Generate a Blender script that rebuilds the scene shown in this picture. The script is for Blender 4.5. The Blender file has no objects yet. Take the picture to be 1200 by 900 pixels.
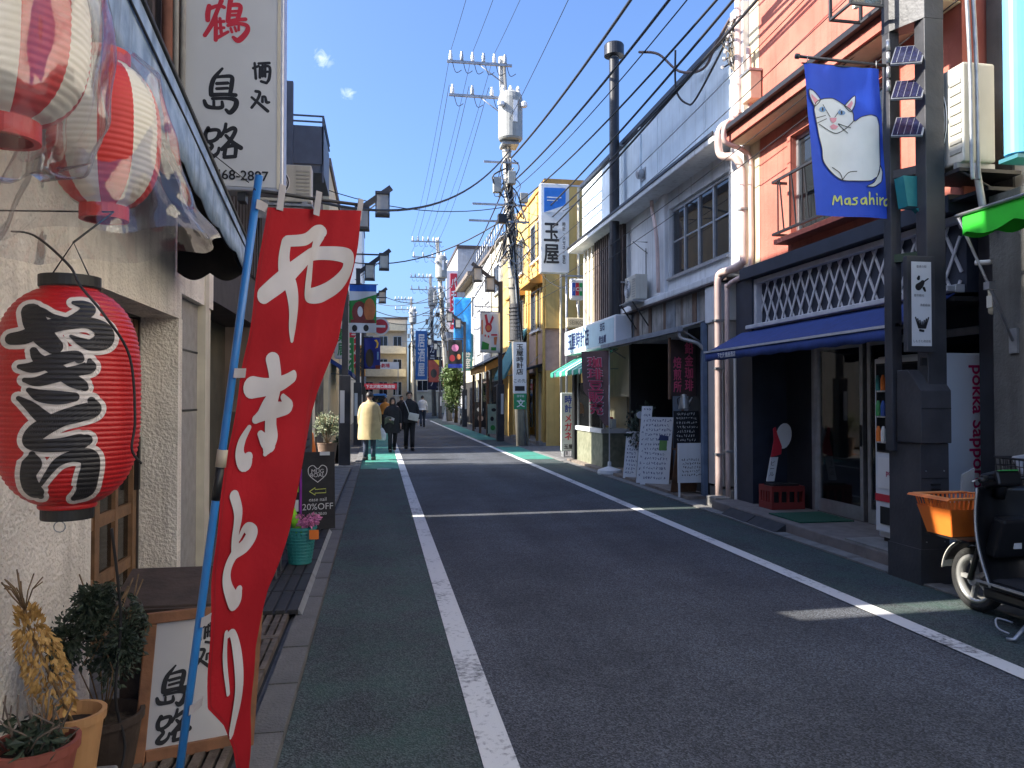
import bpy, bmesh, math, random
from mathutils import Vector, Matrix, Euler
from mathutils.geometry import tessellate_polygon
random.seed(7)
R = math.radians
SC = bpy.context.scene
COL = SC.collection
# ---------------------------------------------------------------- camera
cam_d = bpy.data.cameras.new('camera')
cam_d.sensor_width = 36.0
cam_d.lens = 27.0
cam_d.clip_start = 0.05
cam_d.clip_end = 3000
cam = bpy.data.objects.new('camera', cam_d)
COL.objects.link(cam)
cam.location = (0, 0, 1.55)
cam.rotation_euler = (R(90 + 1.13), 0, R(-9.772))
SC.camera = cam
# ---------------------------------------------------------------- sky and sun
SUN_EL, SUN_SLOPE = 36.0, 0.034
world = bpy.data.worlds.new('World')
SC.world = world
world.use_nodes = True
wn, wl = world.node_tree.nodes, world.node_tree.links
wn.clear()
w_out = wn.new('ShaderNodeOutputWorld')
w_bg = wn.new('ShaderNodeBackground')
w_sky = wn.new('ShaderNodeTexSky')
w_sky.sky_type = 'NISHITA'
w_sky.sun_disc = False
w_sky.sun_elevation = R(SUN_EL)
w_sky.sun_rotation = R(270)
w_sky.air_density = 0.8
w_sky.dust_density = 4.0
w_sky.ozone_density = 9.0
w_sky.altitude = 20
w_bg.inputs['Strength'].default_value = 0.15
# two small wisps of cloud high over the street
w_tc = wn.new('ShaderNodeTexCoord')
def wisp(direction, size, prev):
    dp = wn.new('ShaderNodeVectorMath'); dp.operation = 'DISTANCE'
    nz = wn.new('ShaderNodeTexNoise'); nz.inputs['Scale'].default_value = 60; nz.inputs['Detail'].default_value = 8; nz.inputs['Distortion'].default_value = 1.5; nz.inputs['Roughness'].default_value = .6
    wl.new(w_tc.outputs['Generated'], nz.inputs['Vector'])
    dp.inputs[1].default_value = Vector(direction).normalized()
    wl.new(w_tc.outputs['Generated'], dp.inputs[0])
    mr = wn.new('ShaderNodeMapRange'); mr.inputs['From Min'].default_value = 0; mr.inputs['From Max'].default_value = size
    mr.inputs['To Min'].default_value = 1; mr.inputs['To Max'].default_value = 0
    wl.new(dp.outputs['Value'], mr.inputs['Value'])
    mu = wn.new('ShaderNodeMath'); mu.operation = 'MULTIPLY'
    wl.new(mr.outputs[0], mu.inputs[0]); wl.new(nz.outputs['Fac'], mu.inputs[1])
    m2 = wn.new('ShaderNodeMapRange'); m2.inputs['From Min'].default_value = 0.30; m2.inputs['From Max'].default_value = 0.75
    m2.inputs['To Max'].default_value = 0.36
    wl.new(mu.outputs[0], m2.inputs['Value'])
    mx = wn.new('ShaderNodeMix'); mx.data_type = 'RGBA'
    wl.new(m2.outputs[0], mx.inputs['Factor']); wl.new(prev, mx.inputs[6])
    mx.inputs[7].default_value = (7.5, 7.5, 7.5, 1)
    return mx.outputs[2]
wl.new(wisp((-.0745, 1.02, .444), .030, wisp((-.042, 1.016, .399), .020, w_sky.outputs['Color'])), w_bg.inputs['Color'])
wl.new(w_bg.outputs[0], w_out.inputs['Surface'])
sun_d = bpy.data.lights.new('sun', 'SUN')
sun_d.energy = 4.6
sun_d.angle = R(0.53)
sun_d.color = (1.0, 0.93, 0.82)
sun = bpy.data.objects.new('sun', sun_d)
COL.objects.link(sun)
sun.location = (-30, 0, 30)
sun.rotation_euler = Vector((math.cos(R(SUN_EL)), SUN_SLOPE, -math.sin(R(SUN_EL)))).to_track_quat('-Z', 'Y').to_euler()
# ---------------------------------------------------------------- exposure
SC.view_settings.view_transform = 'Standard'
SC.view_settings.look = 'None'
SC.view_settings.gamma = 1.0
SC.view_settings.use_curve_mapping = False
SC.view_settings.exposure = 1.45
SC.cycles.max_bounces = 8
SC.cycles.transparent_max_bounces = 16
SC.cycles.use_denoising = True
# ================================================================ helpers
MATS = {}
def mat(name, c, rough=.6, var=.12, scale=6, bump=0, bscale=60, metal=0, spec=.5, c2=None, streak=0, emit=None, detail=5):
    """Procedural material: base colour broken up by noise, optional vertical streaks and fine relief."""
    if name in MATS: return MATS[name]
    m = bpy.data.materials.new(name); m.use_nodes = True
    n, l = m.node_tree.nodes, m.node_tree.links
    b = n['Principled BSDF']
    b.inputs['Roughness'].default_value = rough
    b.inputs['Metallic'].default_value = metal
    b.inputs['Specular IOR Level'].default_value = spec
    tc = n.new('ShaderNodeTexCoord')
    nz = n.new('ShaderNodeTexNoise'); nz.inputs['Scale'].default_value = scale; nz.inputs['Detail'].default_value = detail
    l.new(tc.outputs['Object'], nz.inputs['Vector'])
    rp = n.new('ShaderNodeMapRange'); rp.inputs['From Min'].default_value = .3; rp.inputs['From Max'].default_value = .7
    l.new(nz.outputs['Fac'], rp.inputs['Value'])
    mx = n.new('ShaderNodeMix'); mx.data_type = 'RGBA'
    if c2 is None:
        a = tuple(v * (1 - var) for v in c); d = tuple(min(1, v * (1 + var)) for v in c)
    else: a, d = c, c2
    mx.inputs[6].default_value = (*a, 1); mx.inputs[7].default_value = (*d, 1)
    l.new(rp.outputs[0], mx.inputs['Factor'])
    col = mx.outputs[2]
    if streak:
        mp = n.new('ShaderNodeMapping'); mp.inputs['Scale'].default_value = (5, 5, .35)
        l.new(tc.outputs['Object'], mp.inputs['Vector'])
        n2 = n.new('ShaderNodeTexNoise'); n2.inputs['Scale'].default_value = 2.2; n2.inputs['Detail'].default_value = 7
        l.new(mp.outputs[0], n2.inputs['Vector'])
        r2 = n.new('ShaderNodeMapRange'); r2.inputs['From Min'].default_value = .52; r2.inputs['From Max'].default_value = .78
        r2.inputs['To Max'].default_value = streak
        l.new(n2.outputs['Fac'], r2.inputs['Value'])
        m3 = n.new('ShaderNodeMix'); m3.data_type = 'RGBA'
        m3.inputs[7].default_value = (c[0] * .35 + .01, c[1] * .32 + .008, c[2] * .28 + .006, 1)
        l.new(r2.outputs[0], m3.inputs['Factor']); l.new(col, m3.inputs[6])
        col = m3.outputs[2]
    l.new(col, b.inputs['Base Color'])
    if bump:
        n4 = n.new('ShaderNodeTexNoise'); n4.inputs['Scale'].default_value = bscale; n4.inputs['Detail'].default_value = 4
        l.new(tc.outputs['Object'], n4.inputs['Vector'])
        bp = n.new('ShaderNodeBump'); bp.inputs['Strength'].default_value = min(1, bump); bp.inputs['Distance'].default_value = .012 * max(1, bump)
        l.new(n4.outputs['Fac'], bp.inputs['Height']); l.new(bp.outputs[0], b.inputs['Normal'])
    if emit:
        b.inputs['Emission Color'].default_value = (*emit[:3], 1); b.inputs['Emission Strength'].default_value = emit[3]
    MATS[name] = m
    return m

def glass(name, tint=(.05, .06, .07), trans=.35, rough=.02):
    """A pane: mirror-like reflection by angle over a mix of see-through and dark tint."""
    if name in MATS: return MATS[name]
    m = bpy.data.materials.new(name); m.use_nodes = True
    n, l = m.node_tree.nodes, m.node_tree.links
    n.clear()
    o = n.new('ShaderNodeOutputMaterial'); g = n.new('ShaderNodeBsdfGlossy'); g.inputs['Roughness'].default_value = rough
    d = n.new('ShaderNodeBsdfDiffuse'); d.inputs['Color'].default_value = (*tint, 1)
    t = n.new('ShaderNodeBsdfTransparent'); t.inputs['Color'].default_value = (.85, .9, .9, 1)
    m1 = n.new('ShaderNodeMixShader'); m1.inputs[0].default_value = trans
    l.new(d.outputs[0], m1.inputs[1]); l.new(t.outputs[0], m1.inputs[2])
    f = n.new('ShaderNodeFresnel'); f.inputs['IOR'].default_value = 1.52
    nz = n.new('ShaderNodeTexNoise'); nz.inputs['Scale'].default_value = 1.5
    tc = n.new('ShaderNodeTexCoord'); l.new(tc.outputs['Object'], nz.inputs['Vector'])
    bp = n.new('ShaderNodeBump'); bp.inputs['Strength'].default_value = .05; l.new(nz.outputs['Fac'], bp.inputs['Height'])
    l.new(bp.outputs[0], g.inputs['Normal'])
    m2 = n.new('ShaderNodeMixShader'); l.new(f.outputs[0], m2.inputs[0])
    l.new(m1.outputs[0], m2.inputs[1]); l.new(g.outputs[0], m2.inputs[2])
    l.new(m2.outputs[0], o.inputs['Surface'])
    MATS[name] = m
    return m

LOC = {}
def thing(name, label, cat, loc=(0, 0, 0), rz=0, group=None, local=False):
    """An Empty at a thing's base; local=True when its parts are modelled round the origin."""
    o = bpy.data.objects.new(name, None); COL.objects.link(o)
    o.empty_display_size = .2
    o.location = loc; o.rotation_euler = (0, 0, rz)
    o['label'] = label; o['category'] = cat
    if group: o['group'] = group
    if not local: LOC[o.name] = Vector(loc)
    return o
def tag(o, label, cat, group=None):
    o['label'] = label; o['category'] = cat
    if group: o['group'] = group
    return o
def kind(o, k): o['kind'] = k; return o
def put(name, me, parent=None):
    o = bpy.data.objects.new(name, me); COL.objects.link(o)
    if parent is not None:
        o.parent = parent
        if parent.name in LOC: o.matrix_parent_inverse = Matrix.Translation(-LOC[parent.name])
    return o
def kids(o): return [c for c in bpy.data.objects if c.parent == o]
def copy_tree(o, parent=None):
    c = o.copy(); COL.objects.link(c); c.parent = parent
    for k in kids(o): copy_tree(k, c)
    return c

class G:
    """Collects shapes into one mesh."""
    def __init__(s): s.v, s.f = [], []
    def add(s, vs, fs):
        k = len(s.v); s.v += [tuple(v) for v in vs]; s.f += [tuple(i + k for i in f) for f in fs]; return s
    def box(s, x0, x1, y0, y1, z0, z1):
        return s.add([(x0, y0, z0), (x1, y0, z0), (x1, y1, z0), (x0, y1, z0), (x0, y0, z1), (x1, y0, z1), (x1, y1, z1), (x0, y1, z1)],
                     [(3, 2, 1, 0), (4, 5, 6, 7), (0, 1, 5, 4), (1, 2, 6, 5), (2, 3, 7, 6), (3, 0, 4, 7)])
    def obox(s, c, d, rot=(0, 0, 0)):
        q = Euler(rot).to_matrix(); c = Vector(c); h = [v / 2 for v in d]
        vs = [c + q @ Vector((x * h[0], y * h[1], z * h[2])) for z in (-1, 1) for x, y in ((-1, -1), (1, -1), (1, 1), (-1, 1))]
        return s.add(vs, [(3, 2, 1, 0), (4, 5, 6, 7), (0, 1, 5, 4), (1, 2, 6, 5), (2, 3, 7, 6), (3, 0, 4, 7)])
    def beam(s, a, b, w, h, up=(0, 0, 1)):
        a, b = Vector(a), Vector(b); d = (b - a).normalized(); u = Vector(up)
        r = d.cross(u)
        if r.length < 1e-4: r = d.cross(Vector((0, 1, 0)))
        r.normalize(); u = r.cross(d)
        vs = [p + r * x * w / 2 + u * y * h / 2 for p in (a, b) for x, y in ((-1, -1), (1, -1), (1, 1), (-1, 1))]
        return s.add(vs, [(3, 2, 1, 0), (4, 5, 6, 7), (0, 1, 5, 4), (1, 2, 6, 5), (2, 3, 7, 6), (3, 0, 4, 7)])
    def tube(s, pts, r, n=8, cap=True):
        pts = [Vector(p) for p in pts]; m = len(pts)
        rs = r if isinstance(r, (list, tuple)) else [r] * m
        k = len(s.v); nrm = None
        for i, p in enumerate(pts):
            t = (pts[min(i + 1, m - 1)] - pts[max(i - 1, 0)])
            t = t.normalized() if t.length > 1e-9 else Vector((0, 0, 1))
            if nrm is None:
                nrm = t.orthogonal().normalized()
            nrm = (nrm - t * nrm.dot(t))
            nrm = nrm.normalized() if nrm.length > 1e-6 else t.orthogonal().normalized()
            bi = t.cross(nrm)
            for j in range(n):
                a = 2 * math.pi * j / n
                s.v.append(tuple(p + (nrm * math.cos(a) + bi * math.sin(a)) * rs[i]))
        for i in range(m - 1):
            for j in range(n):
                a, b = k + i * n + j, k + i * n + (j + 1) % n
                s.f.append((a, b, b + n, a + n))
        if cap:
            s.f.append(tuple(k + j for j in reversed(range(n)))); s.f.append(tuple(k + (m - 1) * n + j for j in range(n)))
        return s
    def lathe(s, prof, c=(0, 0, 0), n=24, cap=True, sx=1, sy=1):
        k = len(s.v); m = len(prof)
        for r, z in prof:
            for j in range(n):
                a = 2 * math.pi * j / n
                s.v.append((c[0] + r * math.cos(a) * sx, c[1] + r * math.sin(a) * sy, c[2] + z))
        for i in range(m - 1):
            for j in range(n):
                a, b = k + i * n + j, k + i * n + (j + 1) % n
                s.f.append((a, b, b + n, a + n))
        if cap:
            s.f.append(tuple(k + j for j in reversed(range(n)))); s.f.append(tuple(k + (m - 1) * n + j for j in range(n)))
        return s
    def quad(s, *p): return s.add(p, [tuple(range(len(p)))])
    def prism(s, poly, d):
        """poly: 3-D outline, d: extrusion vector."""
        d = Vector(d); n = len(poly); p = [Vector(q) for q in poly]
        tri = tessellate_polygon([p])
        vs = p + [q + d for q in p]
        fs = [tuple(t) for t in tri] + [tuple(n + i for i in reversed(t)) for t in tri] + [(i, (i + 1) % n, n + (i + 1) % n, n + i) for i in range(n)]
        return s.add(vs, fs)
    def grid(s, fn, nu, nv):
        k = len(s.v)
        for j in range(nv + 1):
            for i in range(nu + 1): s.v.append(tuple(fn(i / nu, j / nv)))
        for j in range(nv):
            for i in range(nu):
                a = k + j * (nu + 1) + i
                s.f.append((a, a + 1, a + nu + 2, a + nu + 1))
        return s
    def mesh(s, name, m, smooth=False, fix=True):
        me = bpy.data.meshes.new(name); me.from_pydata(s.v, [], s.f)
        if fix:
            bm = bmesh.new(); bm.from_mesh(me); bmesh.ops.recalc_face_normals(bm, faces=bm.faces); bm.to_mesh(me); bm.free()
        if m: me.materials.append(m)
        if smooth: me.polygons.foreach_set('use_smooth', [True] * len(me.polygons))
        return me
    def build(s, name, m, parent=None, smooth=False, bevel=0, fix=True, thick=0):
        o = put(name, s.mesh(name, m, smooth, fix), parent)
        if thick:
            md = o.modifiers.new('thick', 'SOLIDIFY'); md.thickness = thick; md.offset = 0
        if bevel:
            md = o.modifiers.new('bevel', 'BEVEL'); md.width = bevel; md.segments = 2; md.limit_method = 'ANGLE'
        return o

def B(name, m, parent, *b, bevel=0, smooth=False):
    g = G()
    for q in b: g.box(*q)
    return g.build(name, m, parent, bevel=bevel, smooth=smooth)
def T(name, m, parent, pts, r, n=8): return G().tube(pts, r, n).build(name, m, parent, smooth=True)

# ---- print: lettering and brush strokes laid on a surface through a mapping (u, v) -> point
TEXT = {}
def glyphs(body, bold=0, lh=1.0, res=3):
    key = (body, bold, lh)
    if key in TEXT: return TEXT[key]
    cu = bpy.data.curves.new('txt', 'FONT'); cu.body = body; cu.size = 1; cu.align_x = 'CENTER'
    cu.resolution_u = res; cu.space_line = lh; cu.offset = 0
    o = bpy.data.objects.new('txt', cu); COL.objects.link(o)
    dg = bpy.context.evaluated_depsgraph_get()
    me = bpy.data.meshes.new_from_object(o.evaluated_get(dg))
    vs = [v.co.copy() for v in me.vertices]; fs = [tuple(p.vertices) for p in me.polygons]
    bpy.data.objects.remove(o); bpy.data.curves.remove(cu); bpy.data.meshes.remove(me)
    if bold:   # heavier strokes: shifted copies in hair-thin layers
        v0, f0, k = vs, fs, len(vs); vs, fs = list(v0), list(f0)
        for q, (dx, dy) in enumerate(((1, 0), (-1, 0), (0, 1), (0, -1))):
            b_ = min(bold, .03) * .8
            vs += [Vector((v.x + dx * b_, v.y + dy * b_, .0004 * (q + 1))) for v in v0]; fs += [tuple(i + k * (q + 1) for i in f) for f in f0]
    xs = [v.x for v in vs] or [0]; ys = [v.y for v in vs] or [0]
    r = (vs, fs, (min(xs), max(xs), min(ys), max(ys)))
    TEXT[key] = r
    return r
def text(body, m, parent, o, right, up, h=None, w=None, vertical=False, bold=0, lh=1.0, name='lettering'):
    """Flat lettering centred on o; h / w = overall height / width (either or both)."""
    if vertical: body = '\n'.join(body)
    vs, fs, (x0, x1, y0, y1) = glyphs(body, bold, lh)
    if not vs: return None
    sx = w / (x1 - x0) if w else None; sy = h / (y1 - y0) if h else None
    sx = sx or sy; sy = sy or sx
    o, right, up = Vector(o), Vector(right).normalized(), Vector(up).normalized()
    cx, cy = (x0 + x1) / 2, (y0 + y1) / 2; nn = right.cross(up)
    return G().add([o + right * (v.x - cx) * sx + up * (v.y - cy) * sy + nn * v.z for v in vs], fs).build(name, m, parent, fix=False)

def spline(pts, n=6):
    if len(pts) < 3: n = max(n, 4)
    P = [Vector(p) for p in pts]; out = []
    for i in range(len(P) - 1):
        a, b, c, d = P[max(i - 1, 0)], P[i], P[i + 1], P[min(i + 2, len(P) - 1)]
        for k in range(n):
            t = k / n
            out.append(.5 * ((2 * b) + (c - a) * t + (2 * a - 5 * b + 4 * c - d) * t * t + (3 * b - a - 3 * c + d) * t ** 3))
    out.append(P[-1])
    return out
def stroke_mesh(g, pts, fn, off, grow=0, nw=4, n=6, straight=False):
    """Brush stroke: (x, y, width) points, mapped by fn(x, y, off)."""
    S = [Vector(p) for p in pts] if straight else spline(pts, n)
    L, m = [], len(S)
    for i, p in enumerate(S):
        t = Vector((S[min(i + 1, m - 1)].x - S[max(i - 1, 0)].x, S[min(i + 1, m - 1)].y - S[max(i - 1, 0)].y))
        t = t.normalized() if t.length > 1e-9 else Vector((1, 0))
        L.append((Vector((p.x, p.y)), t, max(p.z / 2 + grow, 1e-4)))
    def cap(p, t, r, sgn):
        return [(p + t * sgn * r * math.sin(a), t, r * math.cos(a)) for a in (math.pi * .47, math.pi * .36, math.pi * .22, math.pi * .1)]
    c0, c1 = cap(*L[0], -1), list(reversed(cap(*L[-1], 1)))
    L = c0 + L + c1
    k = len(g.v)
    for p, t, r in L:
        nr = Vector((-t.y, t.x))
        for j in range(nw + 1):
            q = p + nr * r * (2 * j / nw - 1)
            g.v.append(tuple(fn(q.x, q.y, off)))
    for i in range(len(L) - 1):
        for j in range(nw):
            a = k + i * (nw + 1) + j
            g.f.append((a, a + 1, a + nw + 2, a + nw + 1))
def strokes(name, lst, fn, m, parent, off=.001, grow=0, nw=4, n=6, step=.00012, straight=False):
    g = G()
    for i, st in enumerate(lst): stroke_mesh(g, st, fn, off + i * step, grow, nw, n, straight)
    return g.build(name, m, parent, fix=False)
def blob(name, pts, fn, m, parent, off=.001, cut=None):
    """Filled flat outline printed on a surface."""
    g = bmesh.new()
    vs = [g.verts.new((x, y, 0)) for x, y in pts]
    es = [g.edges.new((vs[i], vs[(i + 1) % len(vs)])) for i in range(len(vs))]
    bmesh.ops.triangle_fill(g, use_beauty=True, edges=es)
    if cut:
        xs = [p[0] for p in pts]; ys = [p[1] for p in pts]
        for ax, (a, b) in ((0, (min(xs), max(xs))), (1, (min(ys), max(ys)))):
            k = a + cut
            while k < b:
                bmesh.ops.bisect_plane(g, geom=g.verts[:] + g.edges[:] + g.faces[:], plane_co=(k, 0, 0) if ax == 0 else (0, k, 0), plane_no=(1, 0, 0) if ax == 0 else (0, 1, 0))
                k += cut
    g.verts.ensure_lookup_table(); g.faces.ensure_lookup_table()
    g.verts.index_update()
    q = G().add([fn(v.co.x, v.co.y, off) for v in g.verts], [[v.index for v in f.verts] for f in g.faces])
    g.free()
    return q.build(name, m, parent, fix=False)
def plane_map(o, right, up):
    o, r, u = Vector(o), Vector(right), Vector(up)
    nn = r.cross(u).normalized()
    return lambda x, y, off=0: o + r * x + u * y + nn * off
def sag(a, b, drop, n=14):
    a, b = Vector(a), Vector(b)
    return [a.lerp(b, i / n) - Vector((0, 0, drop * 4 * (i / n) * (1 - i / n))) for i in range(n + 1)]
def lattice(parent, name, m, fn, u0, u1, v0, v1, step, w, t, slant):
    """Crossed laths, each its own piece, clipped to a rectangle."""
    H_ = v1 - v0
    for sgn in (1, -1):
        k = u0 - (H_ * slant if sgn > 0 else 0)
        while k < u1 + (0 if sgn > 0 else H_ * slant):
            a, b = (k, v0), (k + sgn * H_ * slant, v1)
            pa, pb = list(a), list(b)
            def clip(p, q):
                if p[0] < u0: f = (u0 - p[0]) / (q[0] - p[0]); p[:] = [u0, p[1] + f * (q[1] - p[1])]
                if p[0] > u1: f = (u1 - p[0]) / (q[0] - p[0]); p[:] = [u1, p[1] + f * (q[1] - p[1])]
            ok = not (max(a[0], b[0]) <= u0 + .01 or min(a[0], b[0]) >= u1 - .01)
            if ok:
                clip(pa, pb); clip(pb, pa)
                off = .002 + (t if sgn > 0 else 0)
                A, Bq = fn(pa[0], pa[1], off + t / 2), fn(pb[0], pb[1], off + t / 2)
                nn = (fn(0, 0, 1) - fn(0, 0, 0))
                G().beam(A, Bq, w, t, nn).build(name, m, parent)
            k += step
# ================================================================ materials
def asphalt(name, tint, green=0):
    m = bpy.data.materials.new(name); m.use_nodes = True; MATS[name] = m
    n, l = m.node_tree.nodes, m.node_tree.links; b = n['Principled BSDF']
    tc = n.new('ShaderNodeTexCoord')
    def noise(s, d, rough=.5):
        q = n.new('ShaderNodeTexNoise'); q.inputs['Scale'].default_value = s; q.inputs['Detail'].default_value = d
        q.inputs['Roughness'].default_value = rough
        l.new(tc.outputs['Object'], q.inputs['Vector']); return q
    def rng(src, a, b_, c, d):
        q = n.new('ShaderNodeMapRange')
        for k, v in zip(('From Min', 'From Max', 'To Min', 'To Max'), (a, b_, c, d)): q.inputs[k].default_value = v
        l.new(src, q.inputs['Value']); return q.outputs[0]
    vo = n.new('ShaderNodeTexVoronoi'); vo.inputs['Scale'].default_value = 120
    l.new(tc.outputs['Object'], vo.inputs['Vector'])
    sep = n.new('ShaderNodeSeparateColor'); l.new(vo.outputs['Color'], sep.inputs[0])
    spk = rng(sep.outputs[0], .25, 1, .5, 1.9)
    mp = n.new('ShaderNodeMapping'); mp.inputs['Scale'].default_value = (1.6, .16, 1); l.new(tc.outputs['Object'], mp.inputs['Vector'])
    lane = n.new('ShaderNodeTexNoise'); lane.inputs['Scale'].default_value = 1.0; lane.inputs['Detail'].default_value = 5; l.new(mp.outputs[0], lane.inputs['Vector'])
    m_a = rng(noise(1.1, 6, .6).outputs['Fac'], .3, .7, .74, 1.26); m_b = rng(lane.outputs['Fac'], .32, .68, .8, 1.22)
    m_c = n.new('ShaderNodeMath'); m_c.operation = 'MULTIPLY'; l.new(m_a, m_c.inputs[0]); l.new(m_b, m_c.inputs[1]); mot = m_c.outputs[0]
    fine = rng(noise(260, 3).outputs['Fac'], .3, .7, .7, 1.35)
    a = n.new('ShaderNodeMath'); a.operation = 'MULTIPLY'; l.new(spk, a.inputs[0]); l.new(mot, a.inputs[1])
    c = n.new('ShaderNodeMath'); c.operation = 'MULTIPLY'; l.new(a.outputs[0], c.inputs[0]); l.new(fine, c.inputs[1])
    mx = n.new('ShaderNodeVectorMath'); mx.operation = 'SCALE'; mx.inputs[0].default_value = tint
    l.new(c.outputs[0], mx.inputs['Scale'])
    col = mx.outputs[0]
    if green:   # what is left of a green coat
        g2 = n.new('ShaderNodeMix'); g2.data_type = 'RGBA'
        l.new(rng(noise(2.2, 8, .7).outputs['Fac'], .42, .66, 0, green), g2.inputs['Factor'])
        l.new(col, g2.inputs[6]); g2.inputs[7].default_value = (.035, .085, .062, 1); col = g2.outputs[2]
    l.new(col, b.inputs['Base Color'])
    b.inputs['Roughness'].default_value = .85
    bp = n.new('ShaderNodeBump'); bp.inputs['Strength'].default_value = .6; bp.inputs['Distance'].default_value = .006
    l.new(vo.outputs['Distance'], bp.inputs['Height']); l.new(bp.outputs[0], b.inputs['Normal'])
    return m
def road_paint(name, paint, base, lo, hi, sc=26):
    """Thermoplastic paint worn through to the asphalt."""
    m = bpy.data.materials.new(name); m.use_nodes = True; MATS[name] = m
    n, l = m.node_tree.nodes, m.node_tree.links; b = n['Principled BSDF']
    tc = n.new('ShaderNodeTexCoord')
    def noise(s, d):
        q = n.new('ShaderNodeTexNoise'); q.inputs['Scale'].default_value = s; q.inputs['Detail'].default_value = d; q.inputs['Roughness'].default_value = .65
        l.new(tc.outputs['Object'], q.inputs['Vector']); return q.outputs['Fac']
    a = n.new('ShaderNodeMath'); a.operation = 'ADD'; l.new(noise(sc, 8), a.inputs[0]); l.new(noise(1.3, 4), a.inputs[1])
    r = n.new('ShaderNodeMapRange'); r.inputs['From Min'].default_value = lo; r.inputs['From Max'].default_value = hi
    l.new(a.outputs[0], r.inputs['Value'])
    mx = n.new('ShaderNodeMix'); mx.data_type = 'RGBA'; mx.inputs[6].default_value = (*paint, 1); mx.inputs[7].default_value = (*base, 1)
    l.new(r.outputs[0], mx.inputs['Factor']); l.new(mx.outputs[2], b.inputs['Base Color'])
    b.inputs['Roughness'].default_value = .7
    bp = n.new('ShaderNodeBump'); bp.inputs['Strength'].default_value = .4; bp.inputs['Distance'].default_value = .004
    l.new(noise(140, 3), bp.inputs['Height']); l.new(bp.outputs[0], b.inputs['Normal'])
    return m
M_ASPH = asphalt('asphalt', (.061, .066, .076))
M_ASPHG = asphalt('asphalt_faded_green', (.056, .066, .067), .6)
M_LINE = road_paint('line_paint', (.66, .655, .64), (.12, .12, .125), 1.04, 1.27)
M_GREEN = road_paint('green_paint', (.05, .27, .20), (.06, .12, .10), .9, 1.35, 9)
M_GROUND = mat('bare_ground', (.11, .105, .10), .9, .2, 1.5, .4, 30)
M_CONC = mat('kerb_concrete', (.20, .195, .185), .85, .3, 5, .5, 70)
M_CONCD = mat('old_concrete', (.13, .125, .12), .9, .3, 4, .6, 50, streak=.5)
M_KERB = mat('kerb_stone_worn', (.105, .102, .098), .9, .35, 3.2, .7, 60, c2=(.19, .185, .175))
M_GRATE = mat('drain_lid_rust', (.13, .105, .085), .8, .5, 9, .7, 60, metal=.1)
M_RUBBER = mat('ramp_rubber', (.03, .03, .033), .75, .25, 8, .3, 120)
M_ALU = mat('aluminium', (.48, .49, .51), .42, .12, 9, metal=.8)
M_TILEP = mat('brown_paving', (.20, .165, .135), .8, .3, 9, .4, 60)
M_DARKM = mat('lamp_post_paint', (.027, .028, .033), .5, .2, 3.0, .25, 30, streak=.0, c2=(.062, .062, .068), detail=9)
M_BLACK = mat('black_plastic', (.012, .012, .013), .5, .3, 8)
M_WHITE = mat('white_paint', (.74, .74, .73), .5, .05, 4, streak=.12)
M_SIGNW = mat('sign_white', (.70, .71, .71), .35, .04, 3, streak=.1)
M_INK = mat('ink_black', (.012, .012, .014), .5, .1)
M_RED = mat('print_red', (.52, .025, .045), .5, .08)
M_STEEL = mat('galvanised_steel', (.36, .37, .38), .45, .2, 10, metal=.6)
M_CABLE = mat('cable_black', (.018, .018, .02), .6, .2)
M_WOOD = mat('brown_wood', (.15, .075, .04), .6, .35, 7, .3, 50)
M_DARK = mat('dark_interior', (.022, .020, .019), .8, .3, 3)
M_CREAM = mat('cream_render', (.60, .52, .36), .85, .1, 3, .2, 60, streak=.25)
# ================================================================ ground, road, kerbs
kind(G().quad((-160, -40, -.03), (200, -40, -.03), (200, 420, -.03), (-160, 420, -.03)).build('ground', M_GROUND), 'structure')
def bend(y): return 0 if y < 56 else (y - 56) ** 1.5 * .018
ys = [-8, 0, 8, 20, 40, 56] + list(range(60, 150, 6))
def strip(name, x0, x1, m, z, y0=-8, y1=150, k='structure'):
    yy = [y0] + [y for y in ys if y0 < y < y1] + [y1]
    g = G()
    for a, b in zip(yy, yy[1:]):
        g.quad((x0 + bend(a), a, z), (x1 + bend(a), a, z), (x1 + bend(b), b, z), (x0 + bend(b), b, z))
    return kind(g.build(name, m), k)
strip('road', -.42, 4.45, M_ASPH, 0)
strip('road_shoulder', -.42, .435, M_ASPHG, .004)
strip('road_shoulder', 3.645, 4.45, M_ASPHG, .004)
strip('road_marking', .435, .585, M_LINE, .008, -8, 58)
strip('road_marking', 3.50, 3.645, M_LINE, .008, -8, 55)
strip('road_marking', -.42, .43, M_GREEN, .009, 17.3, 46)
strip('road_marking', 3.65, 4.45, M_GREEN, .009, 19.4, 24.5)
strip('road_marking', 3.65, 4.45, M_GREEN, .009, 29, 46)
kind(G().box(-.35, .42, 57.6, 58.3, .0, .009).box(.6, 3.5, 57.6, 58.3, 0, .009).build('road_marking', M_LINE), 'structure')
kind(G().box(-.05, .25, 17.2, 17.28, 0, .012).build('road_marking', M_LINE), 'structure')
# pavement strips behind the kerbs
strip('pavement', -2.6, -.42, M_CONCD, .022, -8, 58)
strip('pavement', 4.45, 6.0, M_CONCD, .006, -8, 58)
# left kerb: a run of low stones
kb = kind(strip('kerb', -.60, -.43, M_CONCD, .03, -4, 40), 'structure')
g = G().box(-.148, 0, .006, .594, 0, .05)
me = g.mesh('kerb_stone', M_KERB)
for i in range(56):
    o = put('kerb_stone', me, kb); o.location = (-.42, -3 + i * .6, .012 + random.uniform(-.004, .004))
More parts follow.
